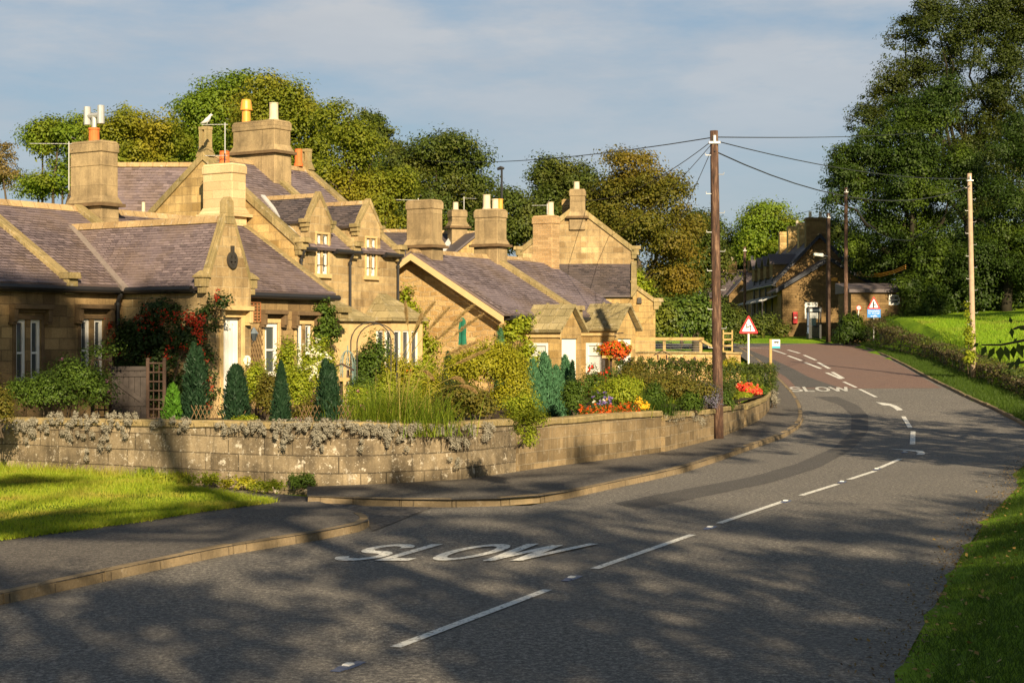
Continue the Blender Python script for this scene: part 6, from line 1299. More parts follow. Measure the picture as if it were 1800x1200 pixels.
def conifer(label, u, vt, hw, Y, mat='conifer', n=5600, ls=.105, pts=1, cat='conifer', vb=None, power=.5, grp='dwarf conifers in the garden', name='dwarf_conifer'):
    hw *= 1.02
    x = (u-900)*Y/F; zb = gsoil(Y); zt = zv(vt, Y); w_ = hw*Y/F; h = zt-zb
    r = thing(name, label, cat, (x, Y, zb), grp); mb = MB(); mb.tube([(x, Y, zb-.1), (x, Y, zb+h*.8)], [.04, .01], 6); mb.build('stem', M['bark'], r)
    V_ = []
    spires = [(0, 0, 1.)]+[((rng.random()-.5)*.85*w_, (rng.random()-.5)*.85*w_, .66+.3*rng.random()) for _ in range(pts-1)]
    for sx_, sy_, sh in spires:
        k = n//len(spires); t = rng.random(k)**.8; ph = rng.random(k)*2*math.pi; ww = w_*(1 if pts == 1 else .74)
        k1, k2 = 3+int(3*rng.random()), 15+14*rng.random(); lump = 1+.20*np.sin(ph*k1+t*k2)+.14*np.sin(ph*7-t*31)+.10*rng.normal(size=k)
        rr_ = ww*np.minimum(1, (1-t)**power*1.12)*np.minimum(1, .62+t*2.2)*lump*(1-.35*rng.random(k)**2)
        P = np.stack([x+sx_+rr_*np.cos(ph), Y+sy_+rr_*np.sin(ph), zb+h*sh*t*.97], 1)
        o_ = np.stack([np.cos(ph), np.sin(ph), np.zeros(k)], 1); ax = unit(o_*.7+np.array([0, 0, 1.])+.35*rng.normal(size=(k, 3)))
        V_.append(leaf_verts(P, unit(o_+.4*rng.normal(size=(k, 3))), ls*(.7+.6*rng.random(k)), ls*.30, ax))
    npmesh('foliage', np.concatenate(V_), 4, M[mat], r); return r
def tuft(P, Ln, Wd, spread, droop, segs=4, ax=None):
    n = len(P); d = rng.normal(size=(n, 3))*spread; d[:, 2] = 1; d = unit(d) if ax is None else ax
    side = unit(np.cross(d, np.array([0, 0, 1.])+.01*rng.normal(size=(n, 3)))); hd = d.copy(); hd[:, 2] = 0
    out = []; prev = None
    for s_ in range(segs+1):
        t = s_/segs; c = P+d*(Ln*t)[:, None]+hd*(Ln*droop*t*t)[:, None]*.8-np.array([0, 0, 1.])*(Ln*droop*t**2.2)[:, None]
        w_ = (Wd*(1-t)**.8)[:, None]*.5; cur = (c-side*w_, c+side*w_)
        if prev is not None: out.append(np.stack([prev[0], prev[1], cur[1], cur[0]], 1))
        prev = cur
    return np.stack(out, 1).reshape(-1, 3), prev[0]
# dark conifers
GC = 'dwarf conifers in the garden'
conifer('tall dark conifer in front of the berry-covered wall', 340, 598, 26, 34.4, n=6200, pts=4); conifer('dark conifer in front of the white porch door', 415, 638, 22, 33.6, power=.36); conifer('dark egg-shaped conifer left of the lattice edging', 494, 632, 23, 33.2, n=5200, pts=2, power=.62); conifer('dark conifer directly left of the bird table', 572, 628, 25, 33., n=6200, pts=4, power=.45)
conifer('small bright lime conifer at the wall foot of the gate', 304, 672, 22, 34.6, 'conifer_lime', 2000, .12, 3)
conifer('blue-green conifer leaning on the rubble gable', 880, 575, 17, 47., 'conifer_blue', 2600, .15, 2); conifer('dark blue conifer behind the bronze grass', 788, 615, 20, 40., 'conifer', 2200, .12, 2)
for i, (u, vt, hw) in enumerate(((936, 628, 22), (957, 616, 22), (977, 640, 22), (993, 622, 18))):
    conifer(['leftmost of the blue-green spires below the porch window', 'tallest of the blue-green spires below the porch window', 'third blue-green spire, low and broad, below the porch window', 'rightmost blue-green spire by the porch corner'][i], u, vt, hw, 40.6+.5*i, 'conifer_blue', 5200, .13, 5, power=.42)
conifer('dark upright conifer right of the blue-green spires', 1006, 632, 12, 41.5, 'conifer', 2200, .12, 2, power=.5)
# berry-laden firethorn trained on the porch side wall
def wall_shrub(name, label, cat, pl, lob, mat, n, ls, clump, berries=None):
    L_ = []
    for u, v, ru, rv in lob:
        a_, b_, z_ = pl(u, v); c = A.p(a_, b_, z_); Yc = c[1]; L_.append((c[0], c[1], c[2], ru*Yc/F, .28, rv*Yc/F))
    x, y = L_[0][0], L_[0][1]; r = thing(name, label, cat, (x, y, GZ)); mb = MB()
    for l in L_: limb_tube(mb, (x, y, GZ-.1), l[:3], .025, .006, .25, 5)
    mb.build('stem', M['bark'], r); npmesh('foliage', crown_verts(L_, n, ls, clump, 26), 4, M[mat], r)
    if berries:
        c = []; 
        for u, v, ru, rv, k in berries:
            for _ in range(k): a_, b_, z_ = pl(u+ru*rng.normal()*.5, v+rv*rng.normal()*.5); q = A.p(a_-.33, b_, z_); c.append(q)
        c = np.array(c); cc = np.repeat(c, 9, 0)+rng.normal(size=(len(c)*9, 3))*.045; npmesh('berries', leaf_verts(cc, unit(rng.normal(size=(len(cc), 3))+np.array([.0, -1, .3])), .045, .042), 4, M['berry'], r)
    return r
wall_shrub('firethorn_bush', 'dark firethorn loaded with red berries climbing the porch side wall', 'shrub', lambda u, v: A.ona(u, v, A0-.22), [(290,625,72,66),(250,590,40,44),(335,590,30,46),(285,548,34,24),(355,650,20,64),(225,600,26,36),(365,560,14,40),(392,530,8,12),(300,690,72,44),(240,660,40,60),(340,700,34,36)], 'ivy', 15000, .085, .26, [(352,560,20,16,24),(370,600,10,60,20),(290,562,46,20,20),(374,690,9,36,18),(204,580,8,30,14),(330,610,50,46,12),(280,630,60,50,8),(395,520,8,10,4)])
wall_shrub('climbing_rose', 'dark climber beside the right-hand cottage window', 'climber', lambda u, v: A.onb(u, v, B1+.25), [(572,555,16,28),(580,590,20,24),(565,590,14,26)], 'shrub', 2600, .09, .22)
bush('rose_bush', 'wide loose green rose bush under the left cottage windows', 'shrub', 110, 632, 88, 36.5, 'shrub', 8500, .075, .26, lob=[(100,690,72,34),(55,695,45,32),(150,668,40,30),(120,655,34,26),(170,690,34,34),(175,620,14,12),(200,610,12,10),(155,625,12,10)], flowers=[('flowers', 'pink', 3, .06)])
bush('low_shrub', 'dark low bush at the left edge by the wall', 'shrub', 0, 672, 22, 34., 'shrub_brown', 1500, .07, .2)
wall_shrub('wall_vine', 'yellow-green vine on the left side of the rubble gable', 'climber', lambda u, v: A.ona(u, v, A3-.3), [(716,540,13,40),(728,590,22,46),(705,600,14,50),(745,620,26,40),(720,640,34,40)], 'shrub_lime', 5200, .11, .3)
wall_shrub('wall_vine', 'yellow-green vine hanging at the eaves corner by the first stone porch', 'climber', lambda u, v: A.onb(u, v, B3+.3), [(915,572,26,16),(898,590,20,26),(935,600,18,30),(925,640,24,34),(950,560,22,10),(895,640,26,30)], 'shrub_lime', 4600, .10, .26)
# mixed planting, from left to right
bush('rose_bush', 'slim leafy bush between door and first right window', 'shrub', 452, 625, 22, 40., 'shrub_lime', 2600, .075, .22); bush('low_shrub', 'bright green leafy shrub under the second right window', 'shrub', 502, 585, 19, 43., 'shrub_lime', 3200, .085, .24)
bush('rose_bush', 'bush covered in white blooms near the bird table', 'shrub', 556, 590, 36, 41., 'shrub_lime', 5200, .075, .24, flowers=[('flowers', 'whiteflower', 46, .11)])
bush('low_shrub', 'dark brown-leaved shrub low beside the lattice', 'shrub', 540, 692, 26, 33.4, 'shrub_brown', 1500, .06, .16, flowers=[('flowers', 'pink', 5, .05)]); bush('low_shrub', 'green arching shrub inside the rose arch', 'shrub', 650, 592, 36, 42.5, 'shrub', 5200, .09, .26)
bush('flower_clump', 'small clump of mauve and white flowers before the bird table', 'flowers', 622, 672, 26, 35., 'shrub_lime', 1500, .06, .17, flowers=[('flowers', 'pink', 10, .06), ('flowers', 'whiteflower', 8, .05)]); bush('rose_bush', 'olive bush right of the bay window', 'shrub', 705, 625, 34, 42., 'shrub_gold', 3600, .08, .24, flowers=[('flowers', 'orange', 3, .07)])
for i, (u, w_) in enumerate(((432, 38), (500, 36))): bush('ground_cover', ['low bright ground cover below the door conifer', 'low bright ground cover left of the lattice edging'][i], 'plants', u, 728, w_, 33.4, 'shrub_lime', 1500, .06, .1, stems=False)
bush('golden_shrub', 'large golden-green twiggy shrub in the middle of the garden', 'shrub', 850, 605, 62, 37.5, 'shrub_gold', 13000, .07, .26, lob=[(850,645,50,30),(812,650,30,28),(893,650,30,40),(905,690,28,40),(868,618,30,16),(915,730,22,24),(880,700,22,26)])
bush('spilling_shrub', 'yellow-green shrub spilling over the wall between its bays', 'shrub', 922, 690, 26, 30.6, 'shrub_lime', 3600, .06, .15, lob=[(915,720,26,30),(925,750,20,26),(940,735,24,16),(928,772,9,12)])
bush('bronze_fern', 'bronze-green ferny clump behind the curved wall bay', 'plants', 815, 672, 52, 34.6, 'shrub_brown', 5200, .08, .2, lob=[(815,700,42,26),(790,715,36,22),(845,715,24,20)]); bush('low_shrub', 'green shrub behind the ornamental grass', 'shrub', 745, 635, 40, 42., 'shrub_lime', 4200, .08, .25)
bush('rose_bush', 'red-flowered rose bush by the second porch', 'shrub', 1040, 640, 26, 44., 'shrub', 2600, .07, .2, flowers=[('flowers', 'redflower', 12, .12)]); bush('geranium_clump', 'red flower clump under the hanging basket', 'flowers', 1080, 644, 30, 48., 'shrub', 2200, .07, .18, flowers=[('flowers', 'redflower', 30, .11)])
bush('rose_bush', 'mixed orange-leaved shrub right of the second porch', 'shrub', 1116, 636, 26, 47., 'shrub_brown', 5200, .085, .26, flowers=[('flowers', 'yellow', 8, .09), ('flowers', 'pink', 4, .09)]); bush('low_shrub', 'brown-green shrub before the clipped hedge', 'shrub', 1190, 655, 60, 45., 'shrub_brown', 5600, .085, .25, lob=[(1150,682,40,20),(1210,688,46,18),(1180,680,40,13)])
bush('low_shrub', 'yellow-green perennials above the marigold row', 'shrub', 1080, 660, 46, 42., 'shrub_lime', 3800, .07, .2); bush('violet_bed', 'violet and white bedding behind the marigolds', 'flowers', 1058, 688, 24, 40.2, 'shrub', 1500, .06, .13, flowers=[('flowers', 'purple', 34, .075), ('flowers', 'whiteflower', 9, .07), ('flowers', 'yellow', 2, .08)])
for i in range(10): bush('marigold', (['leftmost orange marigold clump on the wall top']+['%s orange marigold clump from the left end of the row' % k for k in ('second', 'third', 'fourth', 'fifth', 'sixth', 'seventh', 'eighth', 'ninth')]+['orange marigold clump touching the yellow mound'])[i], 'flowers', 1024+i*10.5, 712-i*.5, 7, 38.6+.24*i, 'shrub', 260, .05, .07, grp='marigold row along the wall top', stems=False, flowers=[('flowers', 'orange', 30, .04)])
bush('chrysanthemum', 'domed yellow chrysanthemum at the end of the marigold row', 'flowers', 1129, 699, 12, 41.5, 'shrub', 700, .05, .07, flowers=[('flowers', 'yellow', 80, .05)])
bush('lavender_bush', 'grey-violet lavender left of the tall pole', 'shrub', 1238, 678, 28, 46.4, 'lavender', 2600, .08, .2, zb=1.0); bush('lavender_bush', 'purplish low bush tucked behind the tall pole', 'shrub', 1274, 700, 14, 49.6, 'shrub', 1500, .07, .18, lob=[(1274,705,12,18),(1280,715,10,14)])
def box_hedge(name, label, pts, hgt, thick, mat, n, ls, grp=None, dz=0., top=None):
    R = resample(np.array(pts), 60); T = np.gradient(R[:, :2], axis=0); T /= np.linalg.norm(T, axis=1)[:, None]; N_ = np.stack([-T[:, 1], T[:, 0]], 1)
    r = thing(name, label, 'hedge', (R[30, 0], R[30, 1], R[30, 2]), grp)
    t = rng.random(n); i = np.minimum((t*59).astype(int), 58); fr_ = (t*59-i)[:, None]; c = R[i]*(1-fr_)+R[i+1]*fr_; face = rng.random(n); hh_ = hgt(t) if callable(hgt) else hgt
    bump = 1+.12*np.sin(t*60)+.08*np.sin(t*137+1); off = np.where(face < .38, -1, np.where(face < .5, 1, rng.random(n)*2-1)); zz = np.where(face < .5, rng.random(n), 1.)*bump
    P = np.stack([c[:, 0]+N_[i, 0]*off*thick/2*bump, c[:, 1]+N_[i, 1]*off*thick/2*bump, c[:, 2]+zz*hh_+dz], 1)+rng.normal(size=(n, 3))*ls*.5
    Nn = np.where((face < .5)[:, None], np.stack([N_[i, 0]*np.sign(off), N_[i, 1]*np.sign(off), .3*np.ones(n)], 1), np.array([0, 0, 1.])); Nn = unit(Nn+.6*rng.normal(size=(n, 3)))
    npmesh('foliage', leaf_verts(P, Nn, ls*(.7+.6*rng.random(n)), ls*.6), 4, M[mat], r)
    mb = MB(); k = 12; Q = resample(R, k)
    mb.tube([(Q[0, 0], Q[0, 1], Q[0, 2]-.1)]+[(Q[j, 0], Q[j, 1], Q[j, 2]+float(np.mean(hh_))*(.35+.2*(j % 2))) for j in range(k)], .03, 5)
    mb.build('stem', M['bark'], r); return r, R
Y = 54.; box_hedge('clipped_hedge', 'long clipped green hedge before the low pale wall', [pt(1085, 55), pt(1180, 54.5), pt(1262, 54)], (zv(641, 54.5)-1.02), .7, 'hedge', 9000, .075)
box_hedge('clipped_hedge', 'clipped golden-tipped hedge curving round above the red begonias', [pt(1262, 61), pt(1300, 61), pt(1328, 61.5), pt(1344, 63)], (zv(648, 61)-1.02), .9, 'hedge', 7000, .075)
bush('box_ball', 'rounded clipped box ball right of the tall pole', 'shrub', 1278, 668, 17, 52., 'hedge', 2600, .06, .14); bush('low_shrub', 'light green leafy plant below the box ball', 'shrub', 1290, 688, 9, 52.5, 'shrub_lime', 900, .07, .13)
bush('begonia_bed', 'mass of bright red begonias on the curved wall end', 'flowers', 1316, 674, 20, 57., 'shrub_lime', 1200, .07, .12, flowers=[('flowers', 'brightred', 120, .11)]); bush('ground_cover', 'low green edging plants in front of the red begonias', 'plants', 1322, 680, 24, 58.2, 'shrub_lime', 3200, .07, .14, zb=1.0, stems=False); bush('silver_plant', 'silvery plant hanging off the wall end beside the pavement', 'plants', 1360, 686, 8, 61.5, 'grey_plant', 1100, .06, .13, zb=.45)
bush('golden_shrub', 'yellow-leaved shrub at the hedge end near the sign post', 'shrub', 1285, 628, 22, 63.5, 'shrub_gold', 1500, .08, .2)
for i, (u, vt, hw, Y, m_, lab) in enumerate(((470, 655, 22, 38.5, 'shrub_brown', 'russet-leaved filler shrub behind the egg-shaped conifer'), (528, 640, 24, 38., 'shrub_lime', 'lime filler shrub between two dark conifers'), (640, 668, 30, 36.5, 'shrub', 'dark green perennial mound under the rose arch'), (680, 650, 26, 39., 'shrub_lime', 'lime shrub at the right foot of the rose arch'),
    (760, 640, 30, 38., 'shrub_gold', 'golden shrub left of the big twiggy one'), (800, 615, 34, 44., 'shrub_lime', 'pale green shrub under the closed parasol'), (1010, 668, 22, 39.5, 'shrub', 'dark green mound left of the violet bedding'), (1060, 668, 24, 44., 'shrub_brown', 'russet mound below the red flowers'), (1110, 660, 26, 44., 'shrub_lime', 'lime perennial patch above the yellow mound'), (1150, 676, 24, 43., 'shrub', 'dark green mound right of the yellow mound'), (1215, 690, 30, 44.5, 'shrub', 'dark mound behind the bare log'), (1165, 650, 30, 50., 'shrub_brown', 'brown seed-heads before the clipped hedge'))):
    bush('low_shrub', lab, 'shrub', u, vt, hw*.8, Y, m_, 2600, .075, .2)
bush('ground_cover', 'low lime edging plants on the curved wall end left of the begonias', 'plants', 1306, 690, 14, 55.4, 'shrub_lime', 2200, .07, .12, zb=.98, stems=False)
bush('ground_cover', 'low green edging plants on the curved wall end right of the begonias', 'plants', 1336, 684, 13, 57.8, 'shrub', 2200, .07, .12, zb=.98, stems=False)
# hanging basket
Y = 52.; x = (1081-900)*Y/F; z_ = zv(614, Y); s = thing('hanging_basket', 'hanging basket overflowing with orange flowers at the second porch', 'hanging basket', (x, Y, z_)); mb = MB(); mb.tube([(x, Y, z_-.22), (x, Y, z_-.05), (x, Y, z_+.02)], [.06, .24, .28], 10); mb.build('basket', M['darkwood'], s)
mb = MB(); mb.tube([(x, Y, z_+.02), (x, Y, z_+.5)], .01, 4); mb.tube([(x, Y, z_+.5), (x+.3, Y+.6, z_+.52)], .018, 5); mb.build('bracket', M['iron'], s)
npmesh('foliage', crown_verts([(x, Y, z_, .5, .42, .26), (x+.2, Y, z_-.1, .3, .3, .25), (x-.25, Y, z_-.15, .28, .3, .28)], 1500, .08, .13, 26), 4, M['shrub_gold'], s)
d = sphere(150); cc = np.repeat(np.array([x, Y, z_-.03])+d*np.array([.50, .42, .27]), 5, 0)+rng.normal(size=(750, 3))*.03; npmesh('flowers', leaf_verts(cc, unit(np.repeat(d, 5, 0)+.5*rng.normal(size=(750, 3))), .085, .07), 4, M['orange'], s)
# tall ornamental grass with plumes
s = thing('fountain_grass', 'tall fountain grass with arching buff plumes on the wall top', 'ornamental grass', pt(700, 33.)); n = 2600
c = np.array(pt(700, 33.)); P = c+np.stack([rng.normal(size=n)*.46, .1+rng.normal(size=n)*.28, np.zeros(n)], 1); Vt, _ = tuft(P, .55+1.25*rng.random(n)**1.3, .017*np.ones(n), .46, .30, 5); npmesh('blades', Vt, 4, M['reed'], s)
n = 46; P = c+np.stack([rng.normal(size=n)*.35, rng.normal(size=n)*.25, np.zeros(n)], 1); Vt, _ = tuft(P, 1.2+.5*rng.random(n), .02*np.ones(n), .2, .05, 4); npmesh('stalks', Vt, 4, M['straw'], s)
PL = [((712,640),(752,575),(790,540)),((720,650),(768,590),(812,562)),((730,660),(780,620),(842,600)),((700,640),(735,560),(765,530)),((740,650),(800,580),(850,552)),((735,670),(800,640),(862,612)),((705,650),(728,590),(742,548)),((750,690),(800,650),(815,672)),((716,660),(748,640),(762,668)),((740,660),(790,560),(835,535)),((725,640),(715,560),(712,530)),((760,690),(815,665),(838,690))]
mbs = MB(); Vp = []
for k, (a, b, e) in enumerate(PL):
    Yp = 32.2+.12*k; a0 = np.array(c)+np.array([.1*rng.normal(), .1*rng.normal(), 0]); pts_ = []
    q = [np.array(at(*a, Yp)), np.array(at(*b, Yp)), np.array(at(*e, Yp))]
    for t in np.linspace(0, 1, 12): pts_.append((1-t)**2*q[0]+2*t*(1-t)*q[1]+t*t*q[2])
    mbs.tube([tuple(a0)]+[tuple(z) for z in pts_], .006, 4)
    m = 420; t = .52+.48*rng.random(m); core = ((1-t)**2)[:, None]*q[0]+(2*t*(1-t))[:, None]*q[1]+(t*t)[:, None]*q[2]; tan = unit((2*(1-t))[:, None]*(q[1]-q[0])+(2*t)[:, None]*(q[2]-q[1])); rd = unit(rng.normal(size=(m, 3))); ax = unit(tan+.7*rd); r0 = .035*np.sin(np.pi*np.clip((t-.5)/.5, .05, 1))**.6
    Vp.append(leaf_verts(core+rd*r0[:, None], unit(np.cross(ax, rng.normal(size=(m, 3)))), .075, .010, ax))
mbs.build('flower_stems', M['straw'], s); npmesh('plumes', np.concatenate(Vp), 4, M['plume'], s)
for i, (u, Y, sz) in enumerate(((1152, 42., .75), (1200, 50., .7), (1085, 41., .5))):
    s = thing('grass_clump', ['dark arching grass clump right of the yellow mound', 'yellow-green upright grass before the clipped hedge', 'small grass clump behind the violet bedding'][i], 'grass clump', pt(u, Y)); n = 420; c = np.array(pt(u, Y)); P = c+np.stack([rng.normal(size=n)*.3, rng.normal(size=n)*.2, np.zeros(n)], 1); Vt, _ = tuft(P, sz*(.6+.6*rng.random(n)), .02*np.ones(n), .45, .3, 4); npmesh('blades', Vt, 4, M[['darkblade', 'lawnblade', 'lawnblade'][i]], s)
# grey cushions trailing down the wall face
def trailing(label, u0, u1, v0, v1, n):
    base_u = 900+F*WALLS[:, 0]/WALLS[:, 1]; o_ = np.argsort(base_u); k = max(6, n//55)
    cu = u0+(u1-u0)*rng.random(k); env = np.clip(np.sin(np.pi*np.clip((cu-u0)/(u1-u0), .03, .97))**.5*(.55+.3*np.sin(cu*.19+u0)+.25*np.sin(cu*.47)), .12, 1.1)
    cv = v0+2+(v1-v0)*rng.random(k)**1.1*env; ci = rng.integers(0, k, n); rad_ = (3.5+4.5*rng.random(k))[ci]
    d = sphere(n)*(rng.random(n)**.4)[:, None]*rad_[:, None]; u = cu[ci]+d[:, 0]; v = cv[ci]+d[:, 2]*1.1
    wy = np.interp(u, base_u[o_], WALLS[o_, 1]); Yw = wy-.10-.05*rad_/6+d[:, 1]*.012
    top = H-(v-600)*wy/F > np.interp(u, base_u[o_], WALLS[o_, 3])-.01; Yw = np.where(top, wy+.1+.02*d[:, 1], Yw)
    P = np.stack([(u-900)*Yw/F, Yw, H-(v-600)*Yw/F], 1)
    r = thing('trailing_plant', label, 'trailing plant', tuple(P.mean(0)), 'grey cushion plants trailing from the wall')
    Nn = unit(d/rad_[:, None]+np.array([0, -.5, .4])+.5*rng.normal(size=(n, 3))); npmesh('foliage', leaf_verts(P, Nn, .030+.03*rng.random(n), .02), 4, M['grey_plant'], r)
    mb = MB()
    for j in range(10): uu = u0+(u1-u0)*(j+.5)/10; Yj = float(np.interp(uu, base_u[o_], WALLS[o_, 1]))-.08; mb.tube([at(uu, v0-2, Yj+.15), at(uu+3, v0+8, Yj), at(uu+6*rng.normal(), v0+(v1-v0)*.5, Yj-.05)], .006, 4)
    mb.build('stem', M['bark'], r)
trailing('widest grey cushion plant below the plank gate', 86, 238, 726, 800, 5200); trailing('grey cushion plant at the left edge of the wall', -20, 92, 736, 775, 2600); trailing('small grey tuft just right of the widest cushion', 262, 340, 734, 768, 1000); trailing('sparse grey wisps under the door conifer', 378, 440, 742, 772, 800)
trailing('thick grey cushion left of the lattice edging', 440, 530, 738, 795, 3000); trailing('grey cushion under the lattice edging', 524, 612, 736, 785, 2600); trailing('grey cushion below the bird table conifer', 548, 582, 742, 812, 1400); trailing('grey cushion under the tall fountain grass', 610, 668, 742, 790, 2000); trailing('ragged grey cushion right of the fountain grass', 664, 742, 742, 808, 2600)
trailing('narrow hanging grey tress left of the wall joint', 752, 780, 746, 795, 900); trailing('long hanging grey tress at the wall joint', 786, 812, 744, 832, 1300); trailing('narrow grey tress on the curved bay', 814, 834, 746, 790, 700); trailing('short grey tress in the curved bay beside the golden shrub', 846, 866, 744, 812, 700); trailing('small dry grey tuft before the tall pole', 1218, 1244, 722, 762, 900); trailing('small grey-green wisp right of the open joint', 1172, 1212, 728, 750, 500)
# weeds at the wall foot
for i, (u, v, hw, hh_, mt) in enumerate(((530, 862, 26, 24, 'shrub'), (300, 853, 30, 16, 'shrub_lime'), (350, 858, 40, 20, 'shrub_lime'), (420, 862, 36, 18, 'shrub_gold'), (470, 866, 30, 14, 'shrub_lime'), (262, 848, 16, 22, 'shrub'))):
    g = gnd(u, v); Yg = g[1]-.15; x = (u-900)*Yg/F
    r = thing('weed_clump', ['dark ferny clump at the foot of the wall', 'yellow-green weeds at the wall foot under the grey tuft', 'low weeds at the wall foot below the gate side', 'yellowing weeds at the wall foot, widest patch', 'low weeds just left of the ferny clump', 'dark upright nettles at the wall foot'][i], 'weeds', (x, Yg, .05), 'weeds at the foot of the wall'); wd = hw*Yg/F; ht = hh_*Yg/F*1.25; n = 1100
    npmesh('foliage', crown_verts([(x, Yg, .05+ht*.4, wd, .22, ht*.5), (x+wd*.4, Yg, .1+ht*.3, wd*.5, .2, ht*.4)], n, .05, .10, 20), 4, M[mt], r)
# tall laurel hedge and dark shrubs beyond the garden
bush('laurel_hedge', 'tall glossy laurel hedge behind the rail fence', 'hedge', 1185, 525, 72, 82., 'laurel', 15000, .16, .5, zb=zr(82)-.3, lob=[(1145,572,36,34),(1185,568,42,40),(1228,562,32,42),(1226,528,12,24),(1160,545,34,18),(1210,545,36,22),(1250,580,22,34)])
bush('pale_shrub', 'small variegated pale shrub beside the outhouse roof', 'shrub', 1125, 488, 14, 84., 'shrub_lime', 1500, .16, .4, zb=2.2, lob=[(1120,495,12,20),(1132,512,12,16)])
bush('dark_shrub', 'dark shrubs below the distant cottage', 'shrub', 1270, 545, 30, 118., 'leaf_dark', 6000, .2, .6, zb=zr(118)-.2, lob=[(1262,560,32,34),(1290,572,24,26),(1278,592,36,18)]); bush('dark_shrub', 'dark shrubs along the foot of the terrace veranda', 'shrub', 1345, 560, 26, 136., 'leaf_dark', 4200, .2, .6, zb=zr(136)-.2, lob=[(1345,572,24,22),(1320,580,24,20),(1372,582,14,16)])
bush('dark_shrub', 'dark overgrown shrub left of the speed sign', 'shrub', 1505, 545, 28, 125.6, 'leaf_deep', 9000, .18, .5, zb=zr(126)+.1, lob=[(1497,577,18,24),(1518,587,16,18),(1484,590,14,16)])
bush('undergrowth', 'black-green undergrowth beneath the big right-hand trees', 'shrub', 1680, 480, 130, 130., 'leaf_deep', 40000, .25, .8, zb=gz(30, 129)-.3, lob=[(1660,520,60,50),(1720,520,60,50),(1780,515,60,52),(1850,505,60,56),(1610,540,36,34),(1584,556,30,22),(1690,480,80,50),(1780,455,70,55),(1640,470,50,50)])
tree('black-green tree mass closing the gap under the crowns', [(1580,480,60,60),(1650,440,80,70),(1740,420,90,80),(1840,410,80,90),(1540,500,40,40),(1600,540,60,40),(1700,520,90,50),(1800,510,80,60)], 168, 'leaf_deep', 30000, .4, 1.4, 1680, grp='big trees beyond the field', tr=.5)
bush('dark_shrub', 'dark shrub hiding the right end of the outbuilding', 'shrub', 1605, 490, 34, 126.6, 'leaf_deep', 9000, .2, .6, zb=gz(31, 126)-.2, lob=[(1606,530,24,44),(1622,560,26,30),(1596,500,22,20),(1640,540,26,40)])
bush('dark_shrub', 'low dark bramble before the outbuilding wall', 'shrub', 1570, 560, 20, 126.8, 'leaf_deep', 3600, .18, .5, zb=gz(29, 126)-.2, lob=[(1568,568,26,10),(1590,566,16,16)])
# roadside hedge on the right
pl_ = []
for y in np.linspace(50, 123, 44): x = rx(y)+2.5-1.6*sstep(95, 121, y); pl_.append((x, y, gz(x, y)))
hh_r, HR = box_hedge('roadside_hedge', 'dry brown roadside hedge with green top along the right verge', pl_, lambda t: .46+.5*t+2.4*np.maximum(0, t-.72)+.06*np.sin(t*17)+.05*np.sin(t*41), 1.0, 'hedge_dry', 34000, .13)
n = 9000; i = rng.integers(0, 60, n); P = HR[i]+np.stack([rng.normal(size=n)*.3+.2, rng.normal(size=n)*.7, .50+.5*i/59+2.4*np.maximum(0, i/59-.72)+.14*rng.random(n)], 1); npmesh('green_top', leaf_verts(P, unit(np.array([0, -.3, 1])+.7*rng.normal(size=(n, 3))), .14, .07), 4, M['hedge'], hh_r)
bush('ivy_clump', 'ivy climbing the foot of the pale field pole', 'ivy', 1706, 530, 7, 79.7, 'shrub_lime', 1500, .12, .2, zb=gz(22, 80), lob=[(1701,560,4,34),(1704,600,7,32),(1706,632,10,18)])
# ------------------------------------------------------------------ grass
def in_poly(P, poly):
    x, y = P[:, 0], P[:, 1]; ins = np.zeros(len(P), bool); m = len(poly)
    for i in range(m):
        x0, y0 = poly[i]; x1, y1 = poly[(i+1) % m]; c = ((y0 > y) != (y1 > y)); ins ^= c & (x < (x1-x0)*(y-y0)/((y1-y0) if y1 != y0 else 1e-9)+x0)
    return ins
def blades(P, hgt, wd, lean=.45):
    n = len(P); t = rng.random(n)*2*math.pi; s_ = np.stack([np.cos(t), np.sin(t), np.zeros(n)], 1)*wd[:, None]*.5; tip = P+np.stack([rng.normal(size=n)*lean*hgt, rng.normal(size=n)*lean*hgt, hgt], 1)
    return np.stack([P-s_, P+s_, tip], 1).reshape(-1, 3)
lp = np.array(LAWN); Q = np.stack([lp[:, 0].min()+rng.random(150000)*np.ptp(lp[:, 0]), lp[:, 1].min()+rng.random(150000)*np.ptp(lp[:, 1])], 1); Q = Q[in_poly(Q, LAWN)]; Q = Q[(Q[:, 0] > -Q[:, 1]*.33)][:80000]
Q = np.c_[Q, np.full(len(Q), .14)]; clumpf = .6+.55*np.sin(Q[:, 0]*1.7+np.sin(Q[:, 1]*1.3)*2)*np.sin(Q[:, 1]*2.1+1); tag(npmesh('lawn_grass', blades(Q, (.035+.05*rng.random(len(Q)))*np.clip(clumpf+.4, .5, 1.5), .010+.008*rng.random(len(Q))), 3, M['lawnblade'], loc=(0, 0, 0)), kind='stuff')
# ragged lawn edge
ed = resample(np.array([gnd(u, v)[:2] for u, v in ((-100,980),(0,965),(130,947),(250,930),(350,913),(440,901),(480,896),(380,879),(210,852))]), 5000); ed = np.c_[ed+rng.normal(size=ed.shape)*.05, np.full(5000, .13)]; tag(npmesh('edge_grass', blades(ed, .05+.07*rng.random(5000), .014*np.ones(5000), .6), 3, M['lawnblade'], loc=(0, 0, 0)), kind='stuff')
wf = np.array([(x, y, .12) for x, y, _, _ in resample(RA, 5200)]); wf = wf[wf[:, 0] < -6.5]; wf[:, 1] -= .1+abs(rng.normal(size=len(wf)))*.35; tag(npmesh('long_grass', blades(wf, .10+.18*rng.random(len(wf)), .013*np.ones(len(wf)), .45), 3, M['lawnblade'], loc=(0, 0, 0)), kind='stuff')
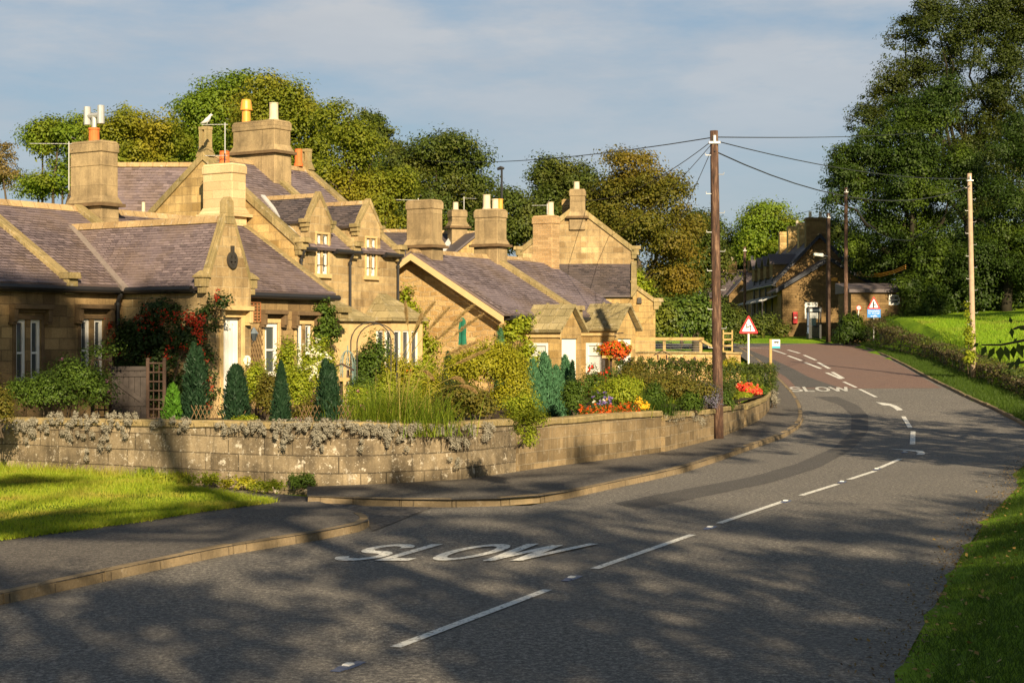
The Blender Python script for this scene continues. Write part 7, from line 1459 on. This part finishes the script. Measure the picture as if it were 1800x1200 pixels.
# near right bank
n = 90000; y = 10+30*rng.random(n)**1.5; x = np.array([rx(v) for v in y])+(.02+np.abs(rng.normal(size=n))*.05)+rng.random(n)*3.4; k = x/y < .34; x, y = x[k], y[k]; zz = np.array([gz(a, b)-.04 for a, b in zip(x, y)]); Pb = np.stack([x, y, zz], 1)
tag(npmesh('bank_grass', blades(Pb, .04+.07*rng.random(len(Pb)), .006+.006*rng.random(len(Pb)), .6), 3, M['darkblade'], loc=(0, 0, 0)), kind='stuff')
n = 260; y = 11+22*rng.random(n); x = np.array([rx(v) for v in y])+rng.normal(size=n)*.45+.25; P = np.stack([x, y, np.array([gz(a, b)+.05+.05*rng.random() for a, b in zip(x, y)])], 1)
tag(npmesh('fallen_leaves', leaf_verts(P, unit(np.array([0, 0, 1])+.4*rng.normal(size=(n, 3))), .06, .045), 4, leafmat('dry_leaf', [(.25,.15,.04),(.4,.28,.06),(.15,.09,.04)], .1), loc=(0, 0, 0)), kind='stuff')
# grit, leaf litter and dirt along the right edge of the road
n = 5200; t = rng.random(n); Q = resample(np.array(RE[:14]), 400)[(t*399).astype(int)]; Q = Q+np.stack([-np.abs(rng.normal(size=n))*.28+.12, rng.normal(size=n)*.1], 1); P = np.c_[Q, np.full(n, .012)+.015*rng.random(n)]
tag(npmesh('edge_litter', leaf_verts(P, unit(np.array([0, 0, 1])+.5*rng.normal(size=(n, 3))), .02+.035*rng.random(n), .022), 4, leafmat('litter', [(.06,.045,.03),(.16,.11,.06),(.28,.2,.08),(.09,.065,.04)], .05), loc=(0, 0, 0)), kind='stuff')
# verge beyond the bend and field
n = 42000; y = 50+76*rng.random(n); x = np.array([rx(v) for v in y])+.12+rng.random(n)*2.1; P = np.stack([x, y, np.array([gz(a, b)-.04 for a, b in zip(x, y)])], 1); tag(npmesh('verge_grass', blades(P, .08+.12*rng.random(n), .03*np.ones(n), .5), 3, M['darkblade'], loc=(0, 0, 0)), kind='stuff')
n = 60000; y = 60+58*rng.random(n); x = np.array([rx(v) for v in y])+3.2+rng.random(n)**1.2*16; P = np.stack([x, y, np.array([gz(a, b)-.04 for a, b in zip(x, y)])], 1); tag(npmesh('field_blades', blades(P, .10+.22*rng.random(n)**2, .04*np.ones(n), .6), 3, M['fieldblade'], loc=(0, 0, 0)), kind='stuff')
# rough grass behind the rail fence
n = 9000; x = 4+9*rng.random(n); y = 68.3+10*rng.random(n); P = np.stack([x, y, np.array([zr(v) for v in y])], 1); P = P[x < np.array([lx(v) for v in y])-1.5]; tag(npmesh('rough_grass', blades(P, .3+.6*rng.random(len(P)), .05*np.ones(len(P)), .4), 3, M['lawnblade'], loc=(0, 0, 0)), kind='stuff')
# ------------------------------------------------------------------ leafy branch reaching in at the right
Yb = 9.; s = thing('overhanging_branch', 'dark leafy branch reaching in from the right edge above the field', 'branch', at(1830, 600, Yb)); mb = MB(); Vb = []
for path in (((2050,560),(1850,585),(1800,598),(1760,606),(1725,606)), ((1900,560),(1830,572),(1790,575),(1782,578)), ((1900,640),(1830,640),(1800,636),(1770,640))):
    pts_ = [at(u, v, Yb+.05*i) for i, (u, v) in enumerate(path)]; mb.tube(pts_, [.012-.002*i for i in range(len(pts_))], 5)
mb.build('stem', M['bark'], s)
for u, v, du, dv in ((1722,604,-12,4),(1735,606,-10,18),(1745,608,-5,22),(1757,608,3,24),(1768,607,6,22),(1778,606,8,24),(1788,604,9,20),(1797,602,8,16),(1806,600,8,22),(1782,576,-4,16),(1790,572,10,8),(1778,568,-2,-10),(1800,572,8,14),(1796,632,-16,10),(1785,634,-14,14),(1806,636,6,14),(1762,604,-6,-8),(1780,602,6,-8)):
    a = np.array(at(u, v, Yb+.1*rng.normal()*.3)); ax = np.array([du*Yb/F, .01*rng.normal(), -dv*Yb/F]); L_ = np.linalg.norm(ax)*(.95+.4*rng.random()); Vb.append(leaf_verts((a+ax*.6)[None], unit(np.array([[.55*rng.normal(), -1, .4*rng.normal()]])), L_, L_*(.42+.16*rng.random()), (ax+.25*np.linalg.norm(ax)*rng.normal(size=3))[None]))
npmesh('leaves', np.concatenate(Vb), 4, M['leaf_dark'], s)
